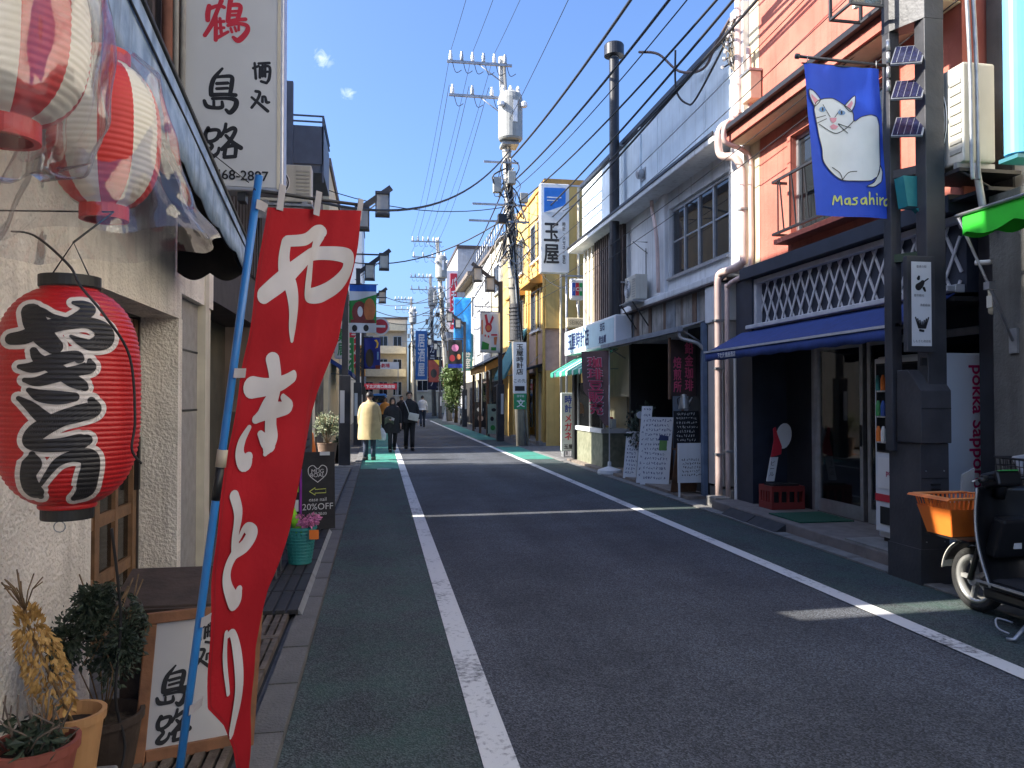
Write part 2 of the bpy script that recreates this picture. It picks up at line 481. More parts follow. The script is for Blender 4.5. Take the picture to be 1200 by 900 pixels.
# iron drain lids beside the near kerb stones
lid = G()
lid.box(0, .36, 0, .03, 0, .045).box(0, .36, .55, .58, 0, .045).box(0, .03, .03, .55, 0, .044).box(.33, .36, .03, .55, 0, .044)
for i in range(5): lid.box(.045 + i * .058, .083 + i * .058, .03, .55, 0, .042)
lid.box(.03, .33, .28, .30, 0, .0385)
me = lid.mesh('drain_lid', M_GRATE)
dr = kind(G().box(-1.0, -.60, 2.0, 17.0, .0, .024).build('drain', M_DARK), 'structure')
for i in range(6):
    o = put('drain_lid', me, dr); o.location = (-.975, 2.0 + i * .6, .026 + random.uniform(0, .006))
me2 = G().box(0, .36, 0, .585, 0, .045).mesh('drain_lid', M_CONC)
for i in range(13):
    o = put('drain_lid', me2, dr); o.location = (-.975, 9.1 + i * .6, .026 + random.uniform(0, .006))
# slotted ramp boards with metal nosing, laid over the drain
for k in range(6):
    y = 5.5 + k * .56
    t = thing('ramp_mat', 'dark slotted rubber ramp mat by left kerb, %s from the near end' % ('nearest', 'second', 'third', 'fourth', 'fifth', 'sixth')[k], 'ramp', (-.75, y, .07), group='ramp mats along the left kerb')
    g = G()
    for i in range(5): g.box(-.96 + i * .084, -.89 + i * .084, y + .005, y + .545, .072, .098)
    g.box(-.96, -.552, y + .005, y + .545, .066, .082)
    g.build('slat_deck', M_RUBBER, t, bevel=.004)
    G().add([(-.55, y + .003, .101), (-.522, y + .003, .06), (-.522, y + .55, .06), (-.55, y + .55, .101), (-.55, y + .003, .066), (-.55, y + .55, .066)],
            [(0, 1, 2, 3), (0, 4, 1), (3, 2, 5), (0, 3, 5, 4), (1, 4, 5, 2)]).build('edge_strip', M_ALU, t)
# right side: gutter stones and shop step
gt = kind(strip('gutter', 4.45, 4.615, M_CONCD, .010, -4, 40), 'structure')
me = G().box(0, .16, .005, .595, 0, .03).mesh('gutter_stone', M_CONC)
for i in range(34):
    o = put('gutter_stone', me, gt); o.location = (4.452, 2.0 + i * .6, -.008 + random.uniform(-.004, .003))
# ================================================================ right side: red house with the liquor shop
M_REDW = mat('red_render', (.43, .12, .085), .85, .14, 2.2, .35, 45, streak=.5, c2=(.52, .18, .13))
M_NAVY = mat('navy_board', (.022, .028, .045), .5, .2, 5)
M_AWN = mat('navy_canvas', (.018, .045, .20), .75, .15, 12, .2, 200)
M_PINKP = mat('pink_pipe', (.62, .47, .42), .5, .12, 6, streak=.3)
M_FLOOR = mat('shop_step_concrete', (.17, .15, .14), .85, .2, 7, .3, 60)
M_TILED = mat('dark_tile', (.028, .028, .034), .3, .2, 6)
M_BALC = mat('black_iron', (.02, .02, .022), .45, .2)
G_SHOP = glass('shop_glass', (.012, .013, .014), .55)
G_WIN = glass('window_glass', (.025, .03, .035), .25)
M_CURT = mat('cream_curtain', (.62, .58, .45), .9, .12, 3)
M_LATT = mat('white_lattice', (.46, .47, .50), .55, .12, 9)
t = thing('red_shop_house', 'two storey red rendered house over a liquor shop with white lattice band', 'house', (5.5, 8.1, 0))
# body and upper wall round the window opening (Y 6.9-8.85, Z 3.6-4.85)
XF = 5.10
B('wall', M_REDW, t, (XF, 11, 6.0, 6.9, 3.36, 7.7), (XF, 11, 8.85, 9.68, 3.36, 7.7), (XF, 11, 6.9, 8.85, 4.85, 7.7), (XF, 11, 6.9, 8.85, 3.36, 3.6))
B('cream_strip', M_CREAM, t, (XF - .012, 5.6, 9.68, 9.95, 3.36, 7.75))
B('parapet', M_REDW, t, (XF - .06, 11, 5.98, 9.97, 7.7, 7.84))
e = G(); e.prism([(XF, 5.97, 5.34), (4.74, 5.97, 5.26), (4.74, 5.97, 5.10), (XF, 5.97, 5.10)], (0, 3.98, 0)); e.build('eave', M_REDW, t)
B('soffit', M_CREAM, t, (4.78, XF - .01, 6.0, 9.93, 5.085, 5.097))
B('eave_gutter', M_BALC, t, (4.66, 4.735, 5.95, 9.98, 5.24, 5.30))
w = B('window_back', M_CURT, t, (XF + .22, XF + .24, 6.9, 8.85, 3.6, 4.85))
wn_ = B('window', M_ALU, t, (XF + .05, XF + .10, 6.9, 6.95, 3.6, 4.85), (XF + .05, XF + .10, 8.8, 8.85, 3.6, 4.85), (XF + .05, XF + .10, 7.85, 7.90, 3.65, 4.8),
        (XF + .05, XF + .10, 6.95, 8.8, 3.6, 3.65), (XF + .05, XF + .10, 6.95, 8.8, 4.8, 4.85))
B('pane', G_WIN, wn_, (XF + .07, XF + .078, 6.95, 7.85, 3.65, 4.8)); B('pane', G_WIN, wn_, (XF + .07, XF + .078, 7.9, 8.8, 3.65, 4.8))
B('window_trim', M_REDW, t, (XF - .03, XF + .05, 8.852, 8.93, 3.56, 4.93), (XF - .03, XF + .05, 6.82, 6.898, 3.56, 4.93), (XF - .03, XF + .05, 6.898, 8.852, 4.852, 4.93))
g = G()
for z in (3.62, 4.28): g.beam((4.88, 6.85, z), (4.88, 8.95, z), .03, .03); g.beam((4.88, 8.95, z), (XF, 8.95, z), .03, .03); g.beam((4.88, 6.85, z), (XF, 6.85, z), .03, .03)
g.build('balcony_rail', M_BALC, t)
y = 6.9
for i in range(15):
    G().beam((4.88, 6.86 + i * .14, 3.63), (4.88, 6.86 + i * .14 + (.10 if i % 2 else -.0), 4.27), .014, .014).build('baluster', M_BALC, t)
B('balcony_floor', M_REDW, t, (4.90, XF, 6.83, 8.97, 3.50, 3.56))
# lattice band and its frame
B('lattice_board', M_NAVY, t, (XF + .02, 5.5, 6.0, 9.75, 2.5, 3.3)); B('lattice_jamb', M_NAVY, t, (5.0, 5.6, 9.75, 10.22, .13, 3.2))
B('fascia', M_NAVY, t, (4.93, XF + .3, 5.98, 9.97, 3.2, 3.355))
fn = plane_map((XF + .02, 0, 0), (0, -1, 0), (0, 0, 1))
B('lattice_frame', M_LATT, t, (5.03, XF + .015, 6.02, 9.75, 2.50, 2.57), (5.03, XF + .015, 6.02, 9.75, 3.12, 3.18), (5.03, XF + .015, 9.68, 9.75, 2.571, 3.119))
lattice(t, 'lath', M_LATT, fn, -9.68, -6.05, 2.57, 3.12, .205, .028, .012, .52)
# shop front
B('step', M_FLOOR, t, (4.62, 9, 6.0, 10.24, .0, .13), bevel=.015)
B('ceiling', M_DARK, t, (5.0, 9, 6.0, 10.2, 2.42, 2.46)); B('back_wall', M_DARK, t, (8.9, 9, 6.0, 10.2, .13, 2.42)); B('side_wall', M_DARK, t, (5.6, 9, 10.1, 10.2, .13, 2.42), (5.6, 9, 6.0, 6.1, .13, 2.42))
B('jamb_trim', M_WHITE, t, (4.985, 5.02, 10.222, 10.28, .05, 2.3))
B('front_panel', M_TILED, t, (5.5, 5.56, 9.02, 9.748, .13, 2.42))
B('transom', M_TILED, t, (5.5, 5.56, 6.1, 9.0, 2.24, 2.42))
for y0, y1 in ((8.06, 9.0), (7.05, 7.98), (6.1, 6.97)):
    d = B('sliding_door', M_ALU, t, (5.5, 5.545, y0, y0 + .06, .14, 2.235), (5.5, 5.545, y1 - .06, y1, .14, 2.235), (5.5, 5.545, y0 + .06, y1 - .06, .14, .30), (5.5, 5.545, y0 + .06, y1 - .06, 2.16, 2.235))
    B('pane', G_SHOP, d, (5.515, 5.523, y0 + .06, y1 - .06, .30, 2.16))
    B('door_pull', M_BLACK, d, (5.485, 5.499, y0 + .02, y0 + .045, 1.0, 1.25))
B('door_post', M_ALU, t, (5.46, 5.5, 9.0, 9.06, .13, 2.42))
# canvas awning with arms
aw = G(); aw.prism([(5.04, 6.05, 2.50), (4.46, 6.05, 2.19), (4.46, 6.05, 2.175), (5.04, 6.05, 2.485)], (0, 4.0, 0))
a_ = aw.build('awning', M_AWN, t)
va = G(); va.grid(lambda u, v: (4.455 - .012 * v * math.sin(u * 22), 6.05 + 4.0 * u, 2.182 - .11 * v - .006 * math.sin(u * 60) * v), 60, 2)
va.build('valance', M_AWN, a_, smooth=True, thick=.004)
B('awning_rail', M_LATT, a_, (4.44, 4.475, 6.03, 10.07, 2.186, 2.212)); B('awning_box', M_LATT, t, (4.95, 5.05, 6.03, 9.85, 2.505, 2.56), bevel=.01)
text('下北沢 鶴屋酒店', M_SIGNW, a_, (4.432, 9.35, 2.128), (0, -1, 0), (0, 0, 1), h=.07, bold=.02)
for y in (6.3, 9.85): T('awning_arm', M_STEEL, t, [(5.0, y, 2.25), (4.5, y, 2.17)], .012)
# dark tiled end pier
pr = B('pier', M_TILED, t, (5.22, 5.6, 5.72, 5.98, .02, 3.2))
me = G().box(0, .118, -.006, 0, 0, .058).mesh('tile', M_TILED)
for r_ in range(38):
    for c_ in range(3):
        o = put('tile', me, pr); o.location = (5.232 + c_ * .123 , 5.7195, .1 + r_ * .064)
        o.matrix_parent_inverse = Matrix.Identity(4)
# rain pipes down the joint with the grey building
def pipe(name, pts, r, label, cat='pipe', m=M_PINKP, clamps=()):
    q = thing(name, label, cat, pts[-1])
    T('pipe', m, q, spline(pts, 5), r, 12)
    for p in clamps: B('clamp', M_STEEL, q, (p[0] - r - .01, p[0] + r + .06, p[1] - r - .008, p[1] + r + .008, p[2] - .015, p[2] + .015))
    return q
pipe('drain_pipe', [(4.98, 10.06, 7.3), (4.98, 10.06, 5.75), (4.97, 10.06, 5.58), (4.90, 10.16, 5.49), (4.82, 10.25, 5.45), (4.78, 10.28, 5.34), (4.78, 10.28, 5.12), (4.82, 10.24, 5.02), (4.92, 10.08, 4.96), (4.99, 10.0, 4.78), (5.0, 9.98, 4.5), (5.0, 9.98, 3.6), (4.99, 10.0, 3.45), (4.94, 10.3, 3.40), (4.90, 10.52, 3.38), (4.88, 10.56, 3.25), (4.88, 10.56, 2.6), (4.88, 10.56, .05)], .054, 'thick pinkish rain pipe with elbows running down beside red wall', clamps=[(4.88, 10.56, 2.7), (4.88, 10.56, 2.0), (4.88, 10.56, .75), (5.0, 9.98, 4.2)])
pipe('drain_pipe', [(5.0, 9.80, 6.4), (5.0, 9.80, 5.42), (4.7, 9.82, 5.36), (4.66, 9.84, 5.1), (4.9, 9.84, 5.0), (5.04, 9.84, 4.85), (5.04, 9.84, 4.4), (5.04, 9.84, 3.5), (5.02, 9.95, 3.30), (4.93, 10.32, 3.18), (4.93, 10.36, 2.9), (4.93, 10.36, .14)], .034, 'thin pinkish rain pipe beside the navy shop jamb', clamps=[(4.93, 10.36, 2.2), (4.93, 10.36, .8)])
q = thing('meter_box', 'small beige electric box high on the red wall corner', 'meter box', (5.03, 9.72, 5.62))
B('case', mat('beige_plastic', (.55, .50, .36), .5, .1), q, (4.92, 5.085, 9.60, 9.86, 5.62, 6.0), bevel=.012)
B('hood', M_STEEL, q, (4.90, 5.09, 9.585, 9.875, 6.0, 6.03)); T('conduit', M_STEEL, q, [(5.06, 9.73, 5.6), (5.06, 9.73, 5.4)], .015)
# ================================================================ grey two storey building with coffee and watch shops
M_GREYW = mat('grey_white_render', (.66, .68, .69), .85, .12, 2, .25, 50, streak=.45)
M_FASC = mat('grey_panel', (.64, .73, .78), .6, .08, 3, .1, 80, streak=.35)
M_CORR = mat('brown_corrugated', (.075, .055, .05), .65, .3, 7, streak=.5)
M_OLDWD = mat('weathered_boards', (.13, .095, .07), .8, .45, 5, .4, 40, streak=.5, c2=(.23, .20, .175))
t = thing('grey_shop_building', 'long grey two storey building with panelled parapet over coffee and watch shops', 'building', (5.6, 14.6, 0))
B('core', M_GREYW, t, (5.5, 13, 10.36, 18.9, 3.3, 6.9), (5.5, 13, 10.36, 18.9, 2.72, 2.9), (9, 13, 10.36, 18.9, 0, 2.72))
y, i = 10.36, 0
while y < 18.9:
    y1 = min(y + 1.06, 18.94)
    B('fascia_panel', M_FASC, t, (5.08 - .004 * (i % 2), 5.5, y + .006, y1 - .006, 5.42, 6.93), bevel=.006); y = y1; i += 1
B('fascia_pier', M_WHITE, t, (5.0, 5.5, 9.96, 10.355, 3.36, 7.15)); B('fascia_rib', M_FASC, t, (5.04, 5.075, 14.4, 14.52, 5.43, 6.92))
B('coping', M_NAVY, t, (5.02, 5.6, 10.36, 18.98, 6.94, 7.02))
B('ledge', M_GREYW, t, (4.74, 5.5, 10.37, 19.1, 5.28, 5.415), bevel=.02)
B('ledge_flashing', M_BALC, t, (4.72, 4.738, 10.37, 19.1, 5.375, 5.425))
# second storey wall round the strip window (Y 10.75-13.15, Z 3.72-4.98)
B('wall', M_GREYW, t, (5.15, 5.5, 10.36, 10.75, 3.42, 5.28), (5.15, 5.5, 13.15, 15.6, 3.42, 5.28), (5.15, 5.5, 10.75, 13.15, 3.42, 3.72), (5.15, 5.5, 10.75, 13.15, 4.98, 5.28))
B('wall_pier', M_GREYW, t, (5.08, 5.149, 13.2, 13.5, 3.42, 5.27))
B('sill_ledge', M_GREYW, t, (4.96, 5.15, 10.40, 15.6, 3.32, 3.44), bevel=.02)
B('sill_flashing', M_CORR, t, (4.94, 5.4, 10.4, 15.6, 3.285, 3.316))
wf = B('window', M_ALU, t, (5.2, 5.26, 10.75, 10.80, 3.72, 4.98), (5.2, 5.26, 13.10, 13.15, 3.72, 4.98), (5.2, 5.26, 10.80, 13.10, 3.72, 3.78), (5.2, 5.26, 10.80, 13.10, 4.92, 4.98),
       (5.19, 5.27, 11.35, 11.40, 3.78, 4.92), (5.19, 5.27, 11.92, 11.98, 3.78, 4.92), (5.19, 5.27, 12.52, 12.57, 3.78, 4.92))
for y0, y1 in ((10.80, 11.35), (11.40, 11.92), (11.98, 12.52), (12.57, 13.10)):
    B('glazing_bar', M_ALU, wf, (5.205, 5.25, y0, y1, 4.36, 4.385))
    B('pane', G_WIN, wf, (5.22, 5.227, y0, y1, 3.78, 4.36)); B('pane', G_WIN, wf, (5.22, 5.227, y0, y1, 4.385, 4.92))
B('window_sill', M_ALU, t, (5.10, 5.2, 10.73, 13.17, 3.685, 3.72))
B('room_back', M_GREYW, t, (5.44, 5.46, 10.7, 13.2, 3.72, 4.98)); B('carton', mat('cardboard', (.35, .25, .15), .8), t, (5.3, 5.42, 12.62, 13.0, 3.78, 4.1))
# brown corrugated bay and cream end
cg = G(); n_ = 26
for i in range(n_):
    y0 = 15.6 + i * 2.1 / n_; cg.box(5.04 if i % 2 else 5.07, 5.5, y0, y0 + 2.1 / n_, 3.3, 5.275)
cg.build('corrugated_cladding', M_CORR, t)
B('end_wall', M_CREAM, t, (5.1, 5.5, 17.7, 18.92, 2.9, 5.278))
for y in (17.95, 18.3, 18.62): T('end_wall_pipe', M_WHITE, t, [(5.06, y, 5.25), (5.06, y, 3.0)], .028)
# boards over the coffee shop, white box over the pier
random.seed(3)
bm_ = [mat('board_grey', (.20, .215, .23), .75, .3, 5, .3, 40, streak=.5), M_OLDWD, mat('board_brown', (.12, .075, .05), .8, .4, 5, .3, 40, streak=.6), mat('board_pale', (.27, .26, .24), .8, .3, 5, .3, 40, streak=.6)]
y = 11.25
while y < 15.55:
    wd = random.choice((.14, .18, .22)); y1 = min(y + wd, 15.58)
    B('board', random.choice(bm_), t, (5.06 + random.uniform(-.012, .012), 5.2, y + .004, y1 - .004, 2.8, 3.28)); y = y1
B('white_box', M_GREYW, t, (4.97, 5.3, 10.62, 11.22, 2.72, 3.28), bevel=.01)
B('pier', mat('pier_render', (.50, .46, .42), .85, .1, 3, .2, 60, streak=.3), t, (5.0, 5.5, 10.66, 11.18, .26, 2.72), bevel=.008)
B('pier_base', M_CONC, t, (5.03, 5.5, 10.4, 11.2, .0, .22)); B('corner_block', M_CONC, t, (4.70, 4.95, 10.3, 10.62, 0, .15), bevel=.015)
B('blue_post', mat('blue_grey_metal', (.12, .17, .25), .5, .2), t, (4.93, 5.0, 11.2, 11.3, .05, 2.74))
B('shop_floor', M_TILEP, t, (4.66, 9, 11.2, 18.9, .0, .055))
# coffee shop interior and lean-to roof
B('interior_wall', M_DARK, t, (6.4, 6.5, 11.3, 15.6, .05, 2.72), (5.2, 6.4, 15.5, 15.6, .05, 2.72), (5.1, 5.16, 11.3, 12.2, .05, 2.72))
B('shop_door', mat('grey_door', (.16, .18, .21), .5, .2, streak=.3), t, (5.35, 5.4, 12.2, 13.0, .06, 2.1)); B('door_frame', M_WOOD, t, (5.33, 5.42, 13.0, 13.06, .06, 2.2), (5.33, 5.42, 12.2, 13.0, 2.101, 2.2))
B('counter', M_WOOD, t, (5.25, 5.7, 13.5, 15.3, .06, .95)); B('panel', mat('blue_panel', (.10, .14, .20), .6, .2), t, (5.34, 5.4, 13.1, 13.5, .06, 2.2))
lt = G(); lt.prism([(5.05, 11.3, 2.80), (4.62, 11.3, 2.66), (4.62, 11.3, 2.645), (5.05, 11.3, 2.785)], (0, 4.2, 0)); lt.build('lean_to_roof', M_STEEL, t)
B('roof_gutter', mat('grey_gutter', (.22, .25, .29), .5, .15), t, (4.55, 4.63, 11.28, 15.5, 2.60, 2.68)); T('gutter_pipe', M_STEEL, t, spline([(4.6, 11.35, 2.6), (4.62, 11.33, 2.5), (4.85, 11.25, 2.42), (4.97, 11.23, 2.3)], 4), .03)
for y in (11.4, 15.4): T('roof_bracket', M_STEEL, t, [(5.06, y, 2.4), (4.66, y, 2.64)], .014)
# watch shop under the far end: sign box, green awning, showcase, corner post
M_STON = mat('green_stone', (.16, .17, .11), .5, .5, 9, .2, 30, c2=(.30, .30, .21))
B('watch_wall', M_CREAM, t, (5.2, 5.5, 15.6, 18.9, 1.6, 2.72)); B('watch_room', mat('warm_room', (.45, .36, .2), .8), t, (5.9, 6.0, 15.7, 18.9, .05, 2.7))
B('showcase_base', M_STON, t, (4.82, 5.4, 16.3, 18.5, .04, .80), bevel=.01); B('showcase_sill', M_WHITE, t, (4.78, 5.45, 16.25, 18.55, .80, .90))
B('showcase_back', M_CREAM, t, (5.38, 5.42, 16.3, 18.5, .9, 1.9)); B('showcase_glass', G_SHOP, t, (4.85, 4.858, 16.3, 18.5, .9, 1.95))
for y in (16.27, 17.4, 18.5): B('showcase_post', M_ALU, t, (4.83, 4.88, y - .02, y + .02, .9, 2.3))
B('corner_post', M_BLACK, t, (4.78, 4.95, 18.6, 18.82, .02, 2.5))
random.seed(5)
for k in range(9):
    yy = 16.5 + k * .22; hh = random.uniform(.08, .28)
    B('display_block', [M_WHITE, M_RED, mat('gold', (.5, .35, .1), .4), M_WOOD][k % 4], t, (4.95 + random.uniform(0, .2), 5.2, yy, yy + .13, .905, .905 + hh))
q = thing('watch_shop_sign', 'white box sign with blue watch shop lettering above the green awning', 'shop sign', (4.75, 16.6, 2.62))
B('case', M_SIGNW, q, (4.70, 5.05, 14.95, 19.2, 2.66, 3.27), bevel=.02)
G().lathe([(.30, 0), (.30, .58)], (4.99, 19.2, 2.67), 16).build('round_end', M_WHITE, q, smooth=False)
fr = mat('pale_blue_panel', (.45, .60, .66), .45, .06)
B('face', fr, q, (4.693, 4.699, 15.05, 19.15, 2.71, 3.22))
blue = mat('print_navy', (.02, .035, .12), .5)
text('玉屋時計店', blue, q, (4.688, 17.9, 2.98), (0, -1, 0), (0, 0, 1), h=.42, w=2.0, bold=.03)
text('宝石', blue, q, (4.688, 15.85, 3.10), (0, -1, 0), (0, 0, 1), h=.18, bold=.03); text('貴金属', blue, q, (4.688, 15.85, 2.83), (0, -1, 0), (0, 0, 1), h=.18, bold=.03)
q = thing('green_awning', 'green and white striped scalloped awning over the watch shop window', 'awning', (4.9, 17.6, 2.2))
MG = mat('green_canvas', (.03, .30, .20), .75, .15, 10); MW = mat('white_canvas', (.60, .66, .60), .75, .1, 10)
for k in range(22):
    y0 = 15.75 + k * .145
    s = G(); s.quad((5.0, y0, 2.64), (4.25, y0, 2.20), (4.25, y0 + .145, 2.20), (5.0, y0 + .145, 2.64))
    s.grid(lambda u, v: (4.25, y0 + .145 * u, 2.20 - v * (.07 + .05 * math.sin(math.pi * u))), 4, 1)
    s.build('canvas_strip', MW if k % 4 == 2 else MG, q, thick=.004)
for y in (15.78, 18.92): T('frame_arm', M_STEEL, q, [(5.02, y, 2.2), (4.27, y, 2.19), (5.02, y, 2.62)], .012)
# ================================================================ left side: izakaya with stucco front
M_STUC = mat('rough_stucco', (.84, .78, .69), .95, .12, 5, 1.6, 46, streak=.42)
M_COLG = mat('grey_column_render', (.34, .33, .31), .9, .12, 12, .5, 160)
M_TANP = mat('tan_trim', (.60, .55, .44), .6, .1, 6, streak=.3)
M_SIDE = mat('dark_siding', (.05, .04, .038), .7, .3, 6, streak=.4)
M_DOORW = mat('door_wood', (.21, .115, .06), .5, .3, 10, .25, 60)
G_DOOR = glass('door_glass', (.02, .018, .016), .2, .08)
t = thing('izakaya_house', 'stucco fronted izakaya with recessed wooden door and dark upper floor', 'house', (-2.5, 4, 0))
XL = -1.35
B('wall', M_STUC, t, (-1.75, XL, -3, 3.95, .0, 3.0)); B('near_body', M_STUC, t, (-9, -1.75, -3, 3.9, 0, 2.995))
B('beam', M_STUC, t, (-1.58, XL + .001, 3.95, 5.60, 2.10, 2.28))
B('pier', M_STUC, t, (-1.75, XL + .002, 5.52, 5.62, .0, 2.1))
B('column', M_COLG, t, (-1.75, XL - .05, 5.62, 6.30, .0, 2.9)); B('column_joint', M_BLACK, t, (-1.41, XL - .047, 5.62, 6.30, 1.46, 1.475), (-1.41, XL - .047, 5.62, 6.30, 1.90, 1.915))
B('trim_pilaster', M_TANP, t, (-1.75, XL + .01, 6.30, 6.42, .0, 2.75), (-1.75, XL - .02, 6.42, 6.62, .0, 2.75))
B('side_passage', mat('olive_wall', (.10, .09, .055), .8, .2, 4), t, (-3.2, -1.9, 6.62, 10.02, 0, 2.99)); B('passage_lintel', M_SIDE, t, (-1.9, -1.5, 6.62, 10.06, 2.45, 2.99))
B('passage_trim', M_COLG, t, (-1.895, -1.87, 7.0, 9.0, 1.92, 1.98)); B('intercom', M_WHITE, t, (-1.898, -1.86, 7.5, 7.62, 1.36, 1.58), bevel=.01); B('name_plate', M_BLACK, t, (-1.898, -1.88, 7.7, 8.0, 1.72, 1.80))
def SK(name, m, parent, x0, x1, y0, y1, z0, z1):
    f = lambda x, y: y + .0405 * (x + 1.5)  # sides skewed to the sun's slope so the gaps pass light
    return G().prism([(x0, f(x0, y0), z0), (x1, f(x1, y0), z0), (x1, f(x1, y1), z0), (x0, f(x0, y1), z0)], (0, 0, z1 - z0)).build(name, m, parent)
# upper storeys in two halves, with an added unseen slot throwing sun on the road
SK('upper_wall', M_SIDE, t, -9, -1.5, -3, 4.80, 3.0, 7.2); SK('upper_wall', M_SIDE, t, -9, -1.5, 5.03, 10.05, 3.0, 8.0)
SK('slot_sun_stop', M_SIDE, t, -1.9, -1.5, 4.805, 5.025, 5.1, 7.2); SK('low_wall', M_SIDE, t, -9, -1.6, 3.96, 5.6, 2.29, 2.995); B('passage_wall', M_SIDE, t, (-3, -1.75, 5.63, 6.61, 0, 2.99))  # piece across the slot is an added unseen block limiting the sun patch
B('front_course', M_STUC, t, (-1.6, XL, 3.95, 6.62, 2.281, 2.9))
SK('roof', M_CORR, t, -9, -1.38, -3, 4.80, 7.2, 7.35); SK('roof', M_CORR, t, -9, -1.38, 5.03, 10.055, 8.0, 8.15)
for i in range(26):
    y0 = 5.1 + i * .19
    B('siding_batten', M_SIDE, t, (-1.498, -1.47, y0, y0 + .06, 3.0, 7.5))
for y0 in (5.75, 5.95): T('conduit', M_COLG, t, [(-1.44, y0, 3.0), (-1.44, y0, 7.4)], .02)
T('rust_pipe', mat('rust_red', (.22, .09, .06), .8, .3), t, [(-1.42, 5.45, 2.9), (-1.42, 5.45, 7.4)], .035)
# recessed lattice door
d = B('door', M_DOORW, t, *[(-1.66, -1.60, y, y + .075, .10, 2.08) for y in (4.02, 4.74, 5.42)], *[(-1.655, -1.605, y, y + .05, .10, 2.08) for y in (4.38, 5.10)],
      *[(-1.652, -1.608, 4.095, 4.74, z, z + .07) for z in (.1, .45, .8, 1.15, 1.5, 1.85, 2.01)], *[(-1.652, -1.608, 4.815, 5.42, z, z + .07) for z in (.1, .45, .8, 1.15, 1.5, 1.85, 2.01)])
for y0, y1 in ((4.095, 4.38), (4.43, 4.74), (4.815, 5.10), (5.15, 5.42)):
    for z in (.17, .52, .87, 1.22, 1.57): B('pane', G_DOOR, d, (-1.634, -1.628, y0, y1, z, z + .28))
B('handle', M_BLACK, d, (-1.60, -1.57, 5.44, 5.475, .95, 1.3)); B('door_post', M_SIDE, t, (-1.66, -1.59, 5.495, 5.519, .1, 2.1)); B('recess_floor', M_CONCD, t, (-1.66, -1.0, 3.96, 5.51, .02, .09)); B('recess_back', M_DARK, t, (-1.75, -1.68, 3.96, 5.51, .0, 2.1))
# old canvas awning drooping towards the far corner
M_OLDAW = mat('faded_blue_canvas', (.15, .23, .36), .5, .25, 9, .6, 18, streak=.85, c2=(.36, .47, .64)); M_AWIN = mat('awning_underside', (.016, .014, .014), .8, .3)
def awz(y): return 2.42 + (.33 * min(1, (5.43 - y) / 2.6) if y < 5.43 else 0)
def awt(y): return awz(y) + .21 + .15 * min(1, max(0, (5.43 - y) / 2.4))
a = G(); a.grid(lambda u, v: ((-1.34 + v * .44), -1 + 6.43 * u, awt(-1 + 6.43 * u) + .2 * (1 - v) - .02 * math.sin(u * 30) * v * (1 - v)), 40, 4)
a_ = a.build('awning', M_OLDAW, t, smooth=True, thick=.006)
va = G(); va.grid(lambda u, v: (-.90 + .012 * math.sin(u * 26 + v * 2) * v, -1 + 6.43 * u, awt(-1 + 6.43 * u) * (1 - v) + v * (awz(-1 + 6.43 * u) - .03 * abs(math.sin(u * 47)))), 190, 3)
va.build('valance', M_OLDAW, a_, smooth=True, thick=.005)
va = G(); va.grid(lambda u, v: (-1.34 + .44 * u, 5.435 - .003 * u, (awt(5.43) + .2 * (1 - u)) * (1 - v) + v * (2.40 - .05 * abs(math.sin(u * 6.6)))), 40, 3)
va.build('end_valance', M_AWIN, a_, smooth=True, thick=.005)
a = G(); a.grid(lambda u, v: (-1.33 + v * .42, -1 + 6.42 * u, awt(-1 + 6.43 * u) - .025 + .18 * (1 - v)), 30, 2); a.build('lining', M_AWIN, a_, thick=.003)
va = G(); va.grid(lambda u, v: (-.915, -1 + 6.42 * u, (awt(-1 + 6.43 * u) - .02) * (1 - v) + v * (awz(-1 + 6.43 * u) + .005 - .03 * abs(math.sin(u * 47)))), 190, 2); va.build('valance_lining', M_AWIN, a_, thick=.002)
T('valance_seam', M_BALC, a_, [(-.893, -1, awt(-1) - .10), (-.893, 2.83, awt(2.83) - .10), (-.893, 5.43, awt(5.43) - .07)], .006)
T('awning_pole', M_BALC, t, [(-.90, -1, awt(-1) + .01), (-.90, 2.83, awt(2.83) + .012), (-.90, 5.43, awt(5.43) + .012)], .016)
for y in (3.2, 4.6): T('awning_strut', M_BALC, t, [(-1.34, y, awt(y) + .05), (-.92, y, awt(y) - .01)], .012)
# ================================================================ further left buildings
def slab(name, label, x0, x1, y0, y1, z, m, roof=M_CORR, wins=(), face='e', cat='building', par=.25):
    """Plain block with parapet; wins = (a0, a1, z0, z1) on its street face (e/w) or near face (s)."""
    t = thing(name, label, cat, ((x0 + x1) / 2, (y0 + y1) / 2, 0))
    B('wall', m, t, (x0, x1, y0, y1, 0, z)); B('roof', roof, t, (x0 - .06, x1 + .06, y0 - .06, y1 + .06, z, z + par))
    for a0, a1, z0, z1 in wins: window(t, face, x0, x1, y0, a0, a1, z0, z1)
    return t
def window(t, face, x0, x1, y0, a0, a1, z0, z1, m=None):
    m = m or M_ALU; w = .05
    def bx(a, b, c, d, p, q):
        if face == 'e': return (x1 + p, x1 + q, a, b, c, d)
        if face == 'w': return (x0 - q, x0 - p, a, b, c, d)
        return (a, b, y0 - q, y0 - p, c, d)
    mid = (a0 + a1) / 2
    f = B('window', m, t, bx(a0, a0 + w, z0, z1, .002, .06), bx(a1 - w, a1, z0, z1, .002, .06), bx(a0 + w, a1 - w, z0, z0 + w, .002, .06), bx(a0 + w, a1 - w, z1 - w, z1, .002, .06), bx(mid - w / 2, mid + w / 2, z0 + w, z1 - w, .002, .06))
    B('pane', G_WIN, f, bx(a0 + w, mid - w / 2, z0 + w, z1 - w, .006, .02)); B('pane', G_WIN, f, bx(mid + w / 2, a1 - w, z0 + w, z1 - w, .006, .02))
    B('sill', M_WHITE, f, bx(a0 - .04, a1 + .04, z0 - .07, z0 - .002, .002, .1))
